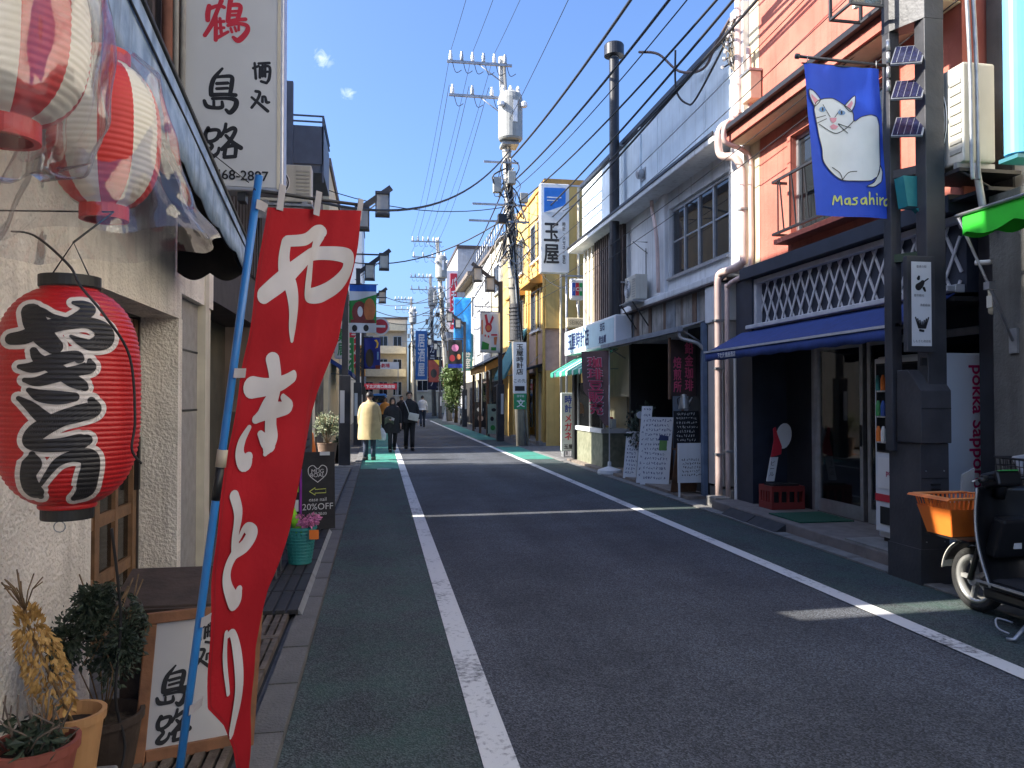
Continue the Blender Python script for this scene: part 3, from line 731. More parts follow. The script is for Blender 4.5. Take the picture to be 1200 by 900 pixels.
M_W2 = mat('pale_grey_render', (.45, .45, .45), .85, .12, 3, .2, 50, streak=.4); M_W3 = mat('dark_brown_wall', (.10, .075, .06), .8, .25, 4, streak=.4)
M_W4 = mat('beige_tile', (.48, .42, .33), .7, .12, 4, streak=.35); M_W5 = mat('charcoal_wall', (.06, .062, .07), .7, .2, 4)
t = slab('left_flats', 'tall pale left building set back behind its single storey shop front', -6, -2.35, 10.24, 16.75, 12.75, M_W2, wins=[(11 + i * 1.9, 12.2 + i * 1.9, z, z + 1.2) for i in range(3) for z in (5.6, 8.4)])
B('shop_front', M_W3, t, (-2.35, -1.5, 10.24, 17.9, 0, 4.2)); B('shop_roof', M_CORR, t, (-2.35, -1.42, 10.22, 17.92, 4.2, 4.32))
B('shop_wing', M_W3, t, (-9, -2.35, 16.76, 17.9, 0, 5.0))
SK('gap_sun_stop_top', M_W3, t, -1.8, -1.5, 10.06, 10.235, 4.75, 7.9); SK('gap_sun_stop_low', M_W3, t, -6, -1.5, 10.06, 10.235, 0, 1.4)  # unseen blocks added in the gap to limit the sun strip above and below
for i in range(14): B('shutter_slat', M_W5, t, (-1.498, -1.47, 11.0, 17.0, .25 + i * .16, .38 + i * .16))
# steel stair landing of the flats
q = thing('stair_landing', 'dark steel stair landing jutting from upper left building', 'stair', (-1.6, 14, 5.4))
ML = mat('grey_steel_panel', (.10, .12, .155), .5, .15, 5)
B('panel', ML, q, (-1.55, -.98, 13.6, 13.64, 5.62, 6.28)); B('panel', ML, q, (-1.02, -.98, 13.641, 15.2, 5.62, 6.28)); B('landing_floor', ML, q, (-2.34, -.98, 13.645, 15.2, 5.48, 5.615)); B('post', ML, q, (-1.60, -1.48, 13.5, 13.59, 5.3, 7.0))
g = G()
for z in (6.36, 6.46): g.beam((-2.3, 13.62, z + .5), (-1.55, 13.62, z), .025, .025); g.beam((-1.55, 13.62, z), (-.98, 13.62, z), .025, .025); g.beam((-.98, 13.62, z), (-.98, 15.2, z), .025, .025)
g.build('handrail', ML, q); B('hand_post', ML, q, (-1.0, -.97, 13.60, 13.63, 5.3, 6.47))
mp = mat('perforated_panel', (.16, .2, .26), .5, .2)
B('screen', ML, q, (-2.3, -1.6, 13.7, 13.73, 5.3, 6.6))
for i in range(5):
    for j in range(9): G().lathe([(.045, 0), (.045, .012)], (0, 0, 0), 8).build('hole', mat('pale_hole', (.35, .45, .6), .6), q).matrix_basis = Matrix.Translation((-2.2 + i * .13, 13.70, 5.4 + j * .13 + (i % 2) * .065)) @ Matrix.Rotation(R(90), 4, 'X')
def outdoor_unit(label, loc, rz, s=1, fan_x=-.16):
    q = thing('air_conditioner', label, 'air conditioner', loc, rz, local=True, group='outdoor air conditioner units')
    mc = mat('ac_casing', (.55, .53, .45), .5, .08, 4, streak=.3); w, d_, h = .4 * s, .15 * s, .3 * s
    B('casing', mc, q, (-w, w, -d_, d_, 0, 2 * h), bevel=.015)
    r_ = .22 * s; ring = G()
    for k in range(6): rr = r_ * (k + 1) / 6; ring.tube([(fan_x * s + rr * math.cos(a * math.pi / 10), -d_ - .012, h + rr * math.sin(a * math.pi / 10)) for a in range(21)], .005, 5)
    ring.build('fan_grille', M_WHITE, q); 
    G().tube([(fan_x * s, -d_ + .001, h), (fan_x * s, -d_ - .004, h)], r_ * .98, 20).build('fan_opening', M_BLACK, q)
    for k in range(8): B('louvre', mat('ac_louvre', (.35, .34, .30), .5), q, (.16 * s, .37 * s, -d_ - .008, -d_ - .001, .06 * s + k * .06 * s, .085 * s + k * .06 * s))
    for x in (-.3, .3): B('foot', M_STEEL, q, (x * s - .03, x * s + .03, -d_ - .03, d_ + .03, -.04, 0))
    return q
outdoor_unit('pale outdoor air conditioner unit high up beside the vertical white sign', (-1.12, 9.6, 3.92), R(0), .75)
q = thing('wall_bracket', 'steel bracket shelf carrying the air conditioner above the red banner', 'bracket', (-1.3, 9.6, 3.7))
B('shelf', M_STEEL, q, (-1.48, -.8, 9.4, 9.8, 3.85, 3.878)); B('wall_strut', M_STEEL, q, (-1.48, -.9, 9.44, 9.46, 3.70, 3.848))
slab('brown_slat_house', 'brown slatted house behind the sunlit plants on left', -9, -1.75, 21.9, 24.3, 8.7, M_W3, wins=[(22.3, 23.6, 4.6, 5.9)])
sl = bpy.data.objects['brown_slat_house']
for i in range(16): B('slat', M_OLDWD, sl, (-1.745, -1.70, 21.95 + i * .145, 22.03 + i * .145, .2, 3.4))
B('near_cladding', M_W4, sl, (-4, -1.76, 21.86, 21.895, .05, 3.2))
slab('low_left_shop', 'low cream shop between taller left houses', -9, -1.6, 24.75, 31.2, 8.9, M_CREAM, wins=[(25.2 + i * 2, 26.4 + i * 2, 4.6, 5.9) for i in range(3)])
slab('grey_left_house', 'grey rendered left house with two rows of windows', -9, -1.7, 31.6, 39.0, 8.6, M_W2, wins=[(32.2 + i * 2.2, 33.6 + i * 2.2, z, z + 1.2) for i in range(3) for z in (3.6, 6.2)])
slab('white_tile_tower', 'tall white tiled left building rising above the distant lamp lantern', -10, -1.4, 60, 70, 16.0, mat('white_tile', (.60, .60, .58), .5, .06, 6, streak=.25), wins=[(61 + i * 2.6, 62.6 + i * 2.6, 3 + k * 2.9, 4.4 + k * 2.9) for i in range(3) for k in range(4)])
slab('charcoal_left_house', 'dark charcoal left house beside white tiled tower', -9, -1.75, 39.4, 46.8, 7.2, M_W5, wins=[(40.2 + i * 2.2, 41.6 + i * 2.2, 4.4, 5.7) for i in range(3)])
for nm, y0 in (('shop_awning', 26.0), ('shop_awning', 33.0)):
    q = thing(nm, 'navy canvas awning on the %s shop' % ('low cream left' if y0 < 30 else 'grey left house'), 'awning', (-1.4, y0 + 1.6, 2.4))
    G().prism([(-1.6, y0, 2.9), (-.9, y0, 2.45), (-.9, y0, 2.3), (-1.6, y0, 2.75)], (0, 3.4, 0)).build('canvas', M_AWN if y0 < 30 else M_NAVY, q); T('arm', M_STEEL, q, [(-1.6, y0 + .2, 2.4), (-.95, y0 + .2, 2.36)], .015)
LANTERN_INK = [[(-0.1221, 0.147, 0.0261), (-0.0927, 0.1519, 0.031), (-0.0504, 0.1747, 0.0326), (-0.0015, 0.1877, 0.0277), (0.0409, 0.191, 0.0261), (0.0734, 0.1747, 0.0391), (0.0734, 0.1486, 0.0424), (0.0474, 0.1356, 0.0261), (0.0246, 0.1421, 0.0163), (0.0034, 0.1551, 0.0039)], [(0.0083, 0.2415, 0.0065), (0.0278, 0.2382, 0.0195), (0.0409, 0.2268, 0.0293), (0.0278, 0.2105, 0.0261), (0.005, 0.1959, 0.0195)], [(-0.0813, 0.2138, 0.0424), (-0.0716, 0.1845, 0.0489), (-0.0536, 0.1519, 0.0456), (-0.0325, 0.1291, 0.0358)], [(-0.0862, 0.2187, 0.0293), (-0.0601, 0.2154, 0.0163), (-0.0373, 0.204, 0.0098), (-0.0113, 0.1959, 0.0098)], [(-0.1041, 0.0786, 0.0081), (-0.0764, 0.0769, 0.0228), (-0.0341, 0.0932, 0.0293), (0.0115, 0.1063, 0.0228), (0.0213, 0.0997, 0.0195)], [(-0.0927, 0.046, 0.0081), (-0.0667, 0.0427, 0.0195), (-0.0276, 0.0558, 0.0261), (0.018, 0.0704, 0.0228), (0.0441, 0.0802, 0.0261), (0.0441, 0.0965, 0.0065)], [(-0.0748, 0.1177, 0.013), (-0.0634, 0.0965, 0.0228), (-0.0276, 0.0737, 0.0293), (0.005, 0.0476, 0.0293), (0.0278, 0.0346, 0.0228), (0.0343, 0.0281, 0.013)], [(-0.083, 0.0216, 0.0098), (-0.0601, 0.0085, 0.0261), (-0.0211, 0.0036, 0.0293), (0.0115, 0.0053, 0.0195)], [(-0.1053, 0.0023, 0.007), (-0.0807, -0.017, 0.021), (-0.0562, -0.0416, 0.0281), (-0.0386, -0.0521, 0.0246)], [(0.0491, -0.003, 0.014), (0.0526, -0.024, 0.0351), (0.0245, -0.0346, 0.0386), (-0.0176, -0.0486, 0.0351), (-0.0632, -0.0767, 0.0386), (-0.079, -0.1012, 0.0316), (-0.0597, -0.1117, 0.0281), (-0.0176, -0.1117, 0.0298), (0.0245, -0.1047, 0.0351), (0.0386, -0.1012, 0.0246)], [(-0.0755, -0.1328, 0.0105), (-0.0755, -0.1538, 0.0386), (-0.0842, -0.1854, 0.0316), (-0.0772, -0.217, 0.0351), (-0.0632, -0.2345, 0.0281), (-0.0579, -0.2415, 0.0105)], [(-0.0579, -0.21, 0.0053), (-0.0421, -0.1819, 0.0105), (-0.0211, -0.1538, 0.0175), (0.0105, -0.1398, 0.0246), (0.0421, -0.1433, 0.0386), (0.0491, -0.1644, 0.0386), (0.0438, -0.1994, 0.0421), (0.0368, -0.231, 0.0386), (0.014, -0.2503, 0.0105)]]
FLAG_INK = [[(0.0761, 0.3164, 0.0475), (0.133, 0.2658, 0.0539), (0.1914, 0.2075, 0.044), (0.2624, 0.1564, 0.0395), (0.3509, 0.1297, 0.0378), (0.4404, 0.1264, 0.0478), (0.4587, 0.1721, 0.0481), (0.4241, 0.2316, 0.0535), (0.3453, 0.2834, 0.0492), (0.294, 0.281, 0.0398), (0.284, 0.2277, 0.0426), (0.2866, 0.1524, 0.0284)], [(0.1426, 0.1299, 0.0325), (0.1407, 0.1825, 0.0352), (0.153, 0.23, 0.0435), (0.1815, 0.2813, 0.0411), (0.2058, 0.3508, 0.0386), (0.2168, 0.4112, 0.0332), (0.2228, 0.4528, 0.0111)], [(0.1453, 0.1239, 0.0271), (0.2279, 0.1028, 0.0307), (0.2958, 0.0668, 0.04), (0.332, 0.0538, 0.0376)], [(0.3264, 0.0695, 0.0346), (0.2998, 0.1327, 0.0257)], [(0.0792, 0.6208, 0.0632), (0.1323, 0.6174, 0.0483), (0.1892, 0.6027, 0.041), (0.247, 0.5791, 0.0335)], [(0.1453, 0.5247, 0.0378), (0.1577, 0.5733, 0.0352), (0.1636, 0.6278, 0.0352), (0.1622, 0.6824, 0.0379), (0.1776, 0.7482, 0.0408), (0.1929, 0.7926, 0.041), (0.181, 0.8303, 0.0272), (0.1759, 0.8436, 0.0081)], [(0.1115, 0.7248, 0.0213), (0.154, 0.6986, 0.0486), (0.2055, 0.6938, 0.044), (0.2501, 0.6831, 0.0335), (0.2052, 0.6495, 0.011)], [(0.1228, 0.7197, 0.0214), (0.1355, 0.6768, 0.0215), (0.1463, 0.6551, 0.0215)], [(0.1381, 0.7739, 0.0107), (0.1686, 0.8024, 0.0325), (0.1903, 0.8199, 0.0327)], [(0.0883, 0.7534, 0.0079), (0.0681, 0.7974, 0.0209), (0.0685, 0.8395, 0.0261), (0.095, 0.8729, 0.0422), (0.1054, 0.8525, 0.0265)], [(0.0613, 0.9728, 0.026), (0.0852, 1.0331, 0.0262), (0.091, 1.1073, 0.023), (0.1073, 1.1625, 0.0295)], [(0.114, 1.1215, 0.0084), (0.1361, 1.0878, 0.0213), (0.1726, 1.1095, 0.0377), (0.1538, 1.1494, 0.0428), (0.1021, 1.172, 0.0315), (0.0764, 1.2193, 0.026), (0.0855, 1.2731, 0.0313), (0.1291, 1.3301, 0.0476), (0.1441, 1.2965, 0.0213)], [(0.1042, 1.4234, 0.0063), (0.119, 1.511, 0.0084), (0.1467, 1.6351, 0.0032)], [(0.113, 1.4362, 0.0105), (0.1407, 1.4385, 0.017), (0.17, 1.5051, 0.0235), (0.1923, 1.6186, 0.0258), (0.2004, 1.7068, 0.0302), (0.1945, 1.7793, 0.0193), (0.1915, 1.794, 0.0043)]]
FLAG_L = [(0.0398, 0.0325), (0.0368, 0.2492), (0.0352, 0.4723), (0.0229, 0.6933), (0.0108, 0.9109), (0.0071, 1.0726), (0.0174, 1.2359), (0.0406, 1.457), (0.0664, 1.6542), (0.1505, 1.7398), (0.2207, 1.8515), (0.2826, 2.0357)]
FLAG_R = [(0.4902, -0.0568), (0.5014, 0.1801), (0.4827, 0.4418), (0.4125, 0.6981), (0.3413, 0.9413), (0.3096, 1.1184), (0.2631, 1.3169), (0.2551, 1.519), (0.2803, 1.7305), (0.2923, 1.8223), (0.3057, 1.9443), (0.3207, 2.0531)]
K_TSURU = [[(-1.31, 4.59, 0.0242), (-1.32, 4.53, 0.0282), (-1.32, 4.48, 0.0242)], [(-1.31, 4.57, 0.0202), (-1.24, 4.6, 0.0161), (-1.2, 4.59, 0.0161)], [(-1.22, 4.64, 0.0242), (-1.25, 4.56, 0.0202), (-1.29, 4.45, 0.0242), (-1.34, 4.36, 0.0202)], [(-1.26, 4.51, 0.0161), (-1.26, 4.42, 0.0202), (-1.26, 4.33, 0.0202)], [(-1.23, 4.5, 0.0121), (-1.22, 4.39, 0.0145)], [(-1.26, 4.47, 0.0113), (-1.2, 4.48, 0.0129)], [(-1.26, 4.42, 0.0097), (-1.2, 4.43, 0.0113)], [(-1.26, 4.34, 0.0161), (-1.2, 4.38, 0.0145), (-1.17, 4.4, 0.0113)], [(-1.15, 4.66, 0.0282), (-1.16, 4.6, 0.0242), (-1.17, 4.49, 0.0242)], [(-1.16, 4.61, 0.0202), (-1.08, 4.61, 0.0242), (-1.1, 4.5, 0.0202)], [(-1.16, 4.56, 0.0113), (-1.09, 4.57, 0.0113)], [(-1.16, 4.53, 0.0113), (-1.09, 4.54, 0.0113)], [(-1.17, 4.48, 0.0202), (-1.1, 4.5, 0.0194), (-1.04, 4.51, 0.0178)], [(-1.17, 4.45, 0.0145), (-1.1, 4.47, 0.0178), (-1.03, 4.46, 0.0202), (-1.03, 4.41, 0.0282), (-1.09, 4.34, 0.0323), (-1.13, 4.36, 0.0145)], [(-1.15, 4.43, 0.0081), (-1.14, 4.4, 0.0097)], [(-1.12, 4.44, 0.0081), (-1.11, 4.41, 0.0097)], [(-1.09, 4.45, 0.0081), (-1.09, 4.42, 0.0097)]]
K_SHIMA = [[(-1.21, 4.11, 0.0091), (-1.27, 4.03, 0.0227), (-1.29, 3.96, 0.025), (-1.29, 3.9, 0.025)], [(-1.28, 3.9, 0.0227), (-1.19, 3.91, 0.0182), (-1.11, 3.91, 0.0204)], [(-1.25, 4.04, 0.0114), (-1.2, 4.05, 0.0159), (-1.14, 4.05, 0.0204), (-1.14, 3.99, 0.025), (-1.15, 3.92, 0.0204)], [(-1.25, 3.99, 0.0159), (-1.17, 4, 0.0159)], [(-1.25, 3.95, 0.0136), (-1.17, 3.96, 0.0136)], [(-1.28, 3.87, 0.0136), (-1.18, 3.88, 0.0159), (-1.11, 3.87, 0.0273), (-1.11, 3.82, 0.0295), (-1.15, 3.77, 0.025), (-1.18, 3.79, 0.0136)], [(-1.34, 3.85, 0.0159), (-1.32, 3.81, 0.0227), (-1.26, 3.8, 0.0182), (-1.21, 3.81, 0.0204), (-1.21, 3.85, 0.0114)], [(-1.27, 3.85, 0.0114), (-1.27, 3.8, 0.0136)]]
K_MICHI = [[(-1.31, 3.64, 0.0204), (-1.33, 3.59, 0.0204), (-1.32, 3.54, 0.0204), (-1.28, 3.54, 0.0182), (-1.24, 3.57, 0.0204), (-1.23, 3.62, 0.0182), (-1.26, 3.63, 0.0182), (-1.31, 3.62, 0.0182)], [(-1.3, 3.53, 0.0159), (-1.28, 3.5, 0.0182), (-1.31, 3.46, 0.0204), (-1.32, 3.43, 0.0227), (-1.28, 3.42, 0.0227), (-1.24, 3.45, 0.0159), (-1.23, 3.49, 0.0114)], [(-1.18, 3.68, 0.0136), (-1.19, 3.63, 0.0159), (-1.22, 3.58, 0.0159)], [(-1.18, 3.62, 0.0159), (-1.13, 3.65, 0.0227), (-1.11, 3.63, 0.0204), (-1.15, 3.55, 0.0204), (-1.21, 3.48, 0.0182)], [(-1.18, 3.59, 0.0136), (-1.13, 3.54, 0.0227), (-1.07, 3.5, 0.0273)], [(-1.18, 3.5, 0.0182), (-1.19, 3.44, 0.0204)], [(-1.18, 3.5, 0.0159), (-1.11, 3.51, 0.0204), (-1.11, 3.43, 0.0182)], [(-1.19, 3.42, 0.0182), (-1.11, 3.43, 0.0182)]]
K_SAKE = [[(-0.97, 4.17, 0.0091), (-0.96, 4.05, 0.0114)], [(-0.98, 4.13, 0.0114), (-0.94, 4.15, 0.0091)], [(-0.94, 4.17, 0.0091), (-0.86, 4.18, 0.0114)], [(-0.93, 4.14, 0.0091), (-0.93, 4.06, 0.0114)], [(-0.93, 4.14, 0.0091), (-0.86, 4.15, 0.0114), (-0.86, 4.06, 0.0136), (-0.88, 4.02, 0.0091)], [(-0.91, 4.16, 0.008), (-0.91, 4.07, 0.0091)], [(-0.89, 4.17, 0.008), (-0.89, 4.07, 0.0091)], [(-0.93, 4.1, 0.008), (-0.87, 4.11, 0.0091)], [(-0.92, 4.03, 0.0114), (-0.88, 4.02, 0.0114)]]
K_TOKORO = [[(-0.96, 3.95, 0.0136), (-0.93, 3.94, 0.0136), (-0.95, 3.88, 0.0114), (-0.99, 3.82, 0.0114)], [(-0.99, 3.9, 0.0091), (-0.93, 3.85, 0.0136), (-0.87, 3.8, 0.0159)], [(-0.91, 3.91, 0.0091), (-0.91, 3.87, 0.0114)], [(-0.91, 3.91, 0.0091), (-0.89, 3.91, 0.0091), (-0.88, 3.87, 0.0136), (-0.86, 3.87, 0.0091)]]
# ================================================================ left foreground things
M_LRED = mat('lantern_red', (.44, .010, .012), .42, .10, 5, .15, 120); M_PAPW = mat('lantern_white', (.66, .61, .52), .6, .08, 6)
M_LBLK = mat('lantern_black', (.018, .016, .018), .5, .2, 9); M_LWHT = mat('lantern_outline', (.62, .56, .52), .55, .06, 9)
def lantern_profile(z0, z1, r, rib, n=3.0, ribs=44, neck=.4):
    h = (z1 - z0) / 2; c = (z0 + z1) / 2
    def rr(z):
        q = min(1, abs((z - c) / h)); return max(r * (1 - q ** n) ** (1 / 2.2), r * neck)
    def wavy(z): return rr(z) + rib * (abs(math.sin(math.pi * ribs * (z - z0) / (z1 - z0))) - .6)
    return rr, wavy
# big red lantern
t = thing('paper_lantern', 'large red paper lantern with black brush lettering hanging by stucco wall', 'lantern', (-.81, 2.2, 1.23))
LC = Vector((-.81, 2.2, 0)); FW = Vector((.345, -.938, 0)).normalized(); RT = Vector((.938, .345, 0)).normalized()
rr, wv = lantern_profile(1.265, 1.85, .172, .0028, 3.4, 46)
nz = 46 * 6
G().lathe([(wv(1.265 + .585 * i / nz), 1.265 + .585 * i / nz) for i in range(nz + 1)], (LC.x, LC.y, 0), 72).build('paper_body', M_LRED, t, smooth=True)
def lmap(x, y, off):
    z = max(1.268, min(1.847, 1.55 + y)); r_ = wv(z) + off; s = max(-.98, min(.98, x / r_)); return LC + RT * (s * r_) + FW * (math.sqrt(1 - s * s) * r_) + Vector((0, 0, z))
strokes('lettering_outline', LANTERN_INK, lmap, M_LWHT, t, .0016, .0130, 10, 14)
strokes('lettering', LANTERN_INK, lmap, M_LBLK, t, .0036, .0020, 10, 14)
G().lathe([(.072, 1.842), (.074, 1.846), (.074, 1.874), (.060, 1.876), (.060, 1.85)], (LC.x, LC.y, 0), 32, cap=False).build('top_rim', M_BLACK, t)
G().lathe([(.062, 1.236), (.063, 1.24), (.063, 1.272), (.05, 1.272)], (LC.x, LC.y, 0), 32).build('bottom_rim', M_BLACK, t)
T('pull_ring', M_STEEL, t, [(LC.x + .014 * math.cos(a * .6), LC.y - .05, 1.222 + .014 * math.sin(a * .6)) for a in range(12)], .0015, 6)
T('hanging_wire', M_CABLE, t, [(LC.x - .05, LC.y, 1.87), (LC.x, LC.y + .02, 1.97), (LC.x + .05, LC.y, 1.87)], .0022, 5); T('hanging_wire', M_CABLE, t, [(LC.x, LC.y + .02, 1.97), (LC.x + .01, LC.y + .3, 2.12), (-1.33, 2.9, 2.2)], .003, 5)
T('power_cord', M_CABLE, t, spline([(-1.3, 3.0, 2.15), (-.98, 2.4, 2.02), (-.80, 2.16, 1.90), (LC.x + .07, LC.y - .13, 1.835), (LC.x + .13, LC.y - .135, 1.76), (LC.x + .172, LC.y - .075, 1.66), (LC.x + .182, LC.y - .06, 1.50), (LC.x + .175, LC.y - .06, 1.42), (LC.x + .19, LC.y - .03, 1.38)], 6), .0034, 6)
# two small striped lanterns under clear plastic
def plastic():
    m = bpy.data.materials.new('clear_plastic'); m.use_nodes = True; n, l = m.node_tree.nodes, m.node_tree.links; n.clear()
    o = n.new('ShaderNodeOutputMaterial'); tr = n.new('ShaderNodeBsdfTransparent'); tr.inputs[0].default_value = (.95, .95, .97, 1)
    gl = n.new('ShaderNodeBsdfGlossy'); gl.inputs['Roughness'].default_value = .07; df = n.new('ShaderNodeBsdfDiffuse'); df.inputs[0].default_value = (.62, .62, .68, 1)
    tc = n.new('ShaderNodeTexCoord'); nz = n.new('ShaderNodeTexNoise'); nz.inputs['Scale'].default_value = 7; nz.inputs['Detail'].default_value = 2.5; nz.inputs['Distortion'].default_value = 1.2
    mp = n.new('ShaderNodeMapping'); mp.inputs['Scale'].default_value = (1, 1, .4); l.new(tc.outputs['Object'], mp.inputs[0]); l.new(mp.outputs[0], nz.inputs['Vector'])
    bp = n.new('ShaderNodeBump'); bp.inputs['Strength'].default_value = .7; bp.inputs['Distance'].default_value = .014; l.new(nz.outputs['Fac'], bp.inputs['Height']); l.new(bp.outputs[0], gl.inputs['Normal'])
    lw = n.new('ShaderNodeLayerWeight'); lw.inputs['Blend'].default_value = .25; l.new(bp.outputs[0], lw.inputs['Normal'])
    m1 = n.new('ShaderNodeMixShader'); m1.inputs[0].default_value = .035; l.new(tr.outputs[0], m1.inputs[1]); l.new(df.outputs[0], m1.inputs[2])
    mr = n.new('ShaderNodeMapRange'); mr.inputs['To Min'].default_value = .09; mr.inputs['To Max'].default_value = .6; l.new(lw.outputs['Fresnel'], mr.inputs['Value'])
    m2 = n.new('ShaderNodeMixShader'); l.new(mr.outputs[0], m2.inputs[0]); l.new(m1.outputs[0], m2.inputs[1]); l.new(gl.outputs[0], m2.inputs[2]); l.new(m2.outputs[0], o.inputs['Surface'])
    return m
M_BAG = plastic(); M_STRR = mat('stripe_red', (.56, .035, .03), .55, .1, 7); M_STRW = mat('stripe_white', (.68, .64, .54), .6, .08, 7)
def striped(label, c, r, z0, z1, a0, ns=10):
    q = thing('striped_lantern', label, 'lantern', (c[0], c[1], z0), group='striped lanterns under the awning')
    rr, wv = lantern_profile(z0, z1, r, .0026, 2.6, 26, .42)
    for k in range(ns):
        g = G(); A0, A1 = a0 + 2 * math.pi * k / ns, a0 + 2 * math.pi * (k + 1) / ns
        g.grid(lambda u, v: (c[0] + wv(z0 + (z1 - z0) * v) * math.cos(A0 + (A1 - A0) * u), c[1] + wv(z0 + (z1 - z0) * v) * math.sin(A0 + (A1 - A0) * u), z0 + (z1 - z0) * v), 6, 26 * 5)
        g.build('paper_gore', M_STRR if k % 2 else M_STRW, q, smooth=True)
    rc = r * .44
    G().lathe([(rc * .8, z0 - .03), (rc, z0 - .03), (rc, z0 + .012), (rc * .8, z0 + .012)], (c[0], c[1], 0), 28, cap=False).build('bottom_rim', M_STRR, q); G().lathe([(rc * .8, z1 - .01), (rc, z1 - .01), (rc, z1 + .03), (rc * .8, z1 + .03)], (c[0], c[1], 0), 28, cap=False).build('top_rim', M_STRR, q)
    T('hanging_wire', M_CABLE, q, [(c[0], c[1], z1), (c[0] - .02, c[1], awt(c[1]) + .1)], .003, 5)
striped('red and white striped lantern nearest the camera, cut by the frame edge', (-.80, 1.80), .165, 2.135, 2.56, -.35)
striped('red and white striped lantern hanging behind the nearer striped one', (-.86, 2.60), .162, 2.145, 2.62, .50)
def bag(label, c, prof, sx, sy, seed, tilt):
    g = G(); rnd = random.Random(seed); ph = [rnd.uniform(0, 6) for _ in range(6)]
    def f(u, v):
        a = 2 * math.pi * u; k = v * (len(prof) - 1); i = min(int(k), len(prof) - 2); w = k - i
        r_ = prof[i][0] * (1 - w) + prof[i + 1][0] * w; z = prof[i][1] * (1 - w) + prof[i + 1][1] * w
        cr = 1 + .05 * math.sin(5 * a + ph[0] + 3 * v) + .035 * math.sin(9 * a + ph[1] - 5 * v) + .03 * math.sin(14 * a + ph[2] + 7 * v) + .02 * math.sin(23 * v + ph[3] + 4 * a)
        return (c[0] + r_ * sx * cr * math.cos(a), c[1] + r_ * sy * cr * math.sin(a), z + tilt * math.cos(a) * r_ + .012 * math.sin(7 * a + ph[4]) * v)
    g.grid(f, 90, 44)
    o = g.build('plastic_bag', M_BAG, None, smooth=True); tag(o, label, 'plastic bag', 'plastic bags over the striped lanterns')
bag('crumpled clear plastic bag round the nearest striped lantern', (-.80, 1.80), [(.10, 2.64), (.18, 2.56), (.205, 2.42), (.21, 2.28), (.205, 2.16), (.17, 2.075), (.10, 2.05)], 1, 1, 3, .05)
bag('flared clear plastic bag over the second striped lantern', (-.88, 2.62), [(.09, 2.66), (.17, 2.58), (.20, 2.42), (.24, 2.28), (.29, 2.14), (.36, 2.035)], 1.0, .68, 8, .10)
# tall white projecting sign
t = thing('projecting_sign', 'tall white sign board with red and black brush lettering and phone number', 'sign', (-1.13, 6.3, 3.17))
B('case', M_ALU, t, (-1.53, -.75, 6.205, 6.40, 3.17, 6.0), bevel=.012); B('face', mat('sign_face_pale', (.56, .57, .58), .4, .05, 2), t, (-1.51, -.80, 6.196, 6.204, 3.20, 5.97))
B('edge_strip', M_TANP, t, (-.80, -.775, 6.192, 6.204, 3.19, 5.98)); B('bracket', M_BALC, t, (-1.50, -1.42, 6.24, 6.36, 3.10, 3.168), (-1.1, -1.04, 6.24, 6.36, 3.10, 3.168)); T('guy_wire', M_CABLE, t, [(-1.0, 6.15, 3.22), (-1.5, 6.1, 3.6)], .004)
sm = lambda x, y, off: Vector((x, 6.1955 - off, y))
strokes('lettering', K_TSURU, sm, M_RED, t, .001, .006); strokes('lettering', K_SHIMA, sm, M_INK, t, .001, .0055); strokes('lettering', K_MICHI, sm, M_INK, t, .001, .0055); strokes('lettering', K_SAKE, sm, M_INK, t, .001, .0055); strokes('lettering', K_TOKORO, sm, M_INK, t, .001, .0055)
text('3468-2887', M_INK, t, (-1.085, 6.19, 3.285), (1, 0, 0), (0, 0, 1), h=.078, w=.45, bold=.02)
# red nobori flag on a blue pole
M_FLAG = mat('flag_red', (.33, .009, .016), .8, .12, 4, .15, 60, spec=.2); M_FINK = mat('flag_white_print', (.50, .47, .48), .7, .1, 6); M_BLUEP = mat('blue_pole', (.025, .17, .45), .3, .1, 5); M_TABG = mat('grey_tab', (.36, .34, .36), .7, .15, 12)
t = thing('banner_flag', 'tall red vertical banner with white brush lettering on a blue pole', 'flag', (-.61, 2.55, 0))
FP0, FD, FPD = Vector((-.385, 2.55, 2.205)), Vector((.592, .806, 0)), Vector((-.1187, 0, -.99293)); FN = FD.cross(FPD).normalized()
if FN.y > 0: FN = -FN
def fold(s, q): return .016 * math.sin(s * 16 - q * 3.1) * min(1, s * 4) + .010 * math.sin(s * 31 + q * 5) * min(1, s * 3) + .004 * math.sin(q * 19 + s * 12) + .0025 * abs(math.sin(q * 7.3 + s * 2.2)) ** 6 + .003 * abs(math.sin(q * 4.1 - s * 9)) ** 10 + .010 * math.exp(-((s - .33 + .06 * (q - .8)) / .03) ** 2)
def fmap(s, q, off=0): return FP0 + FD * s + FPD * q + FN * (fold(s, q) + off)
def rowi(tab, v):
    k = v * (len(tab) - 1); i = min(int(k), len(tab) - 2); w = k - i
    return [tab[i][j] * (1 - w) + tab[i + 1][j] * w for j in (0, 1)]
def fl(u, v):
    a, b = rowi(FLAG_L, v), rowi(FLAG_R, v); return fmap(a[0] * (1 - u) + b[0] * u, a[1] * (1 - u) + b[1] * u)
G().grid(fl, 60, 160).build('cloth', M_FLAG, t, smooth=True, fix=False)
strokes('lettering', FLAG_INK, fmap, M_FINK, t, .0022, .0055, 8, 12, .00025)
G().grid(lambda u, v: fmap(rowi(FLAG_L, v)[0] + .012 + .002 * u, rowi(FLAG_L, v)[1], .0012), 1, 120).build('seam', mat('flag_seam', (.20, .005, .01), .8), t)
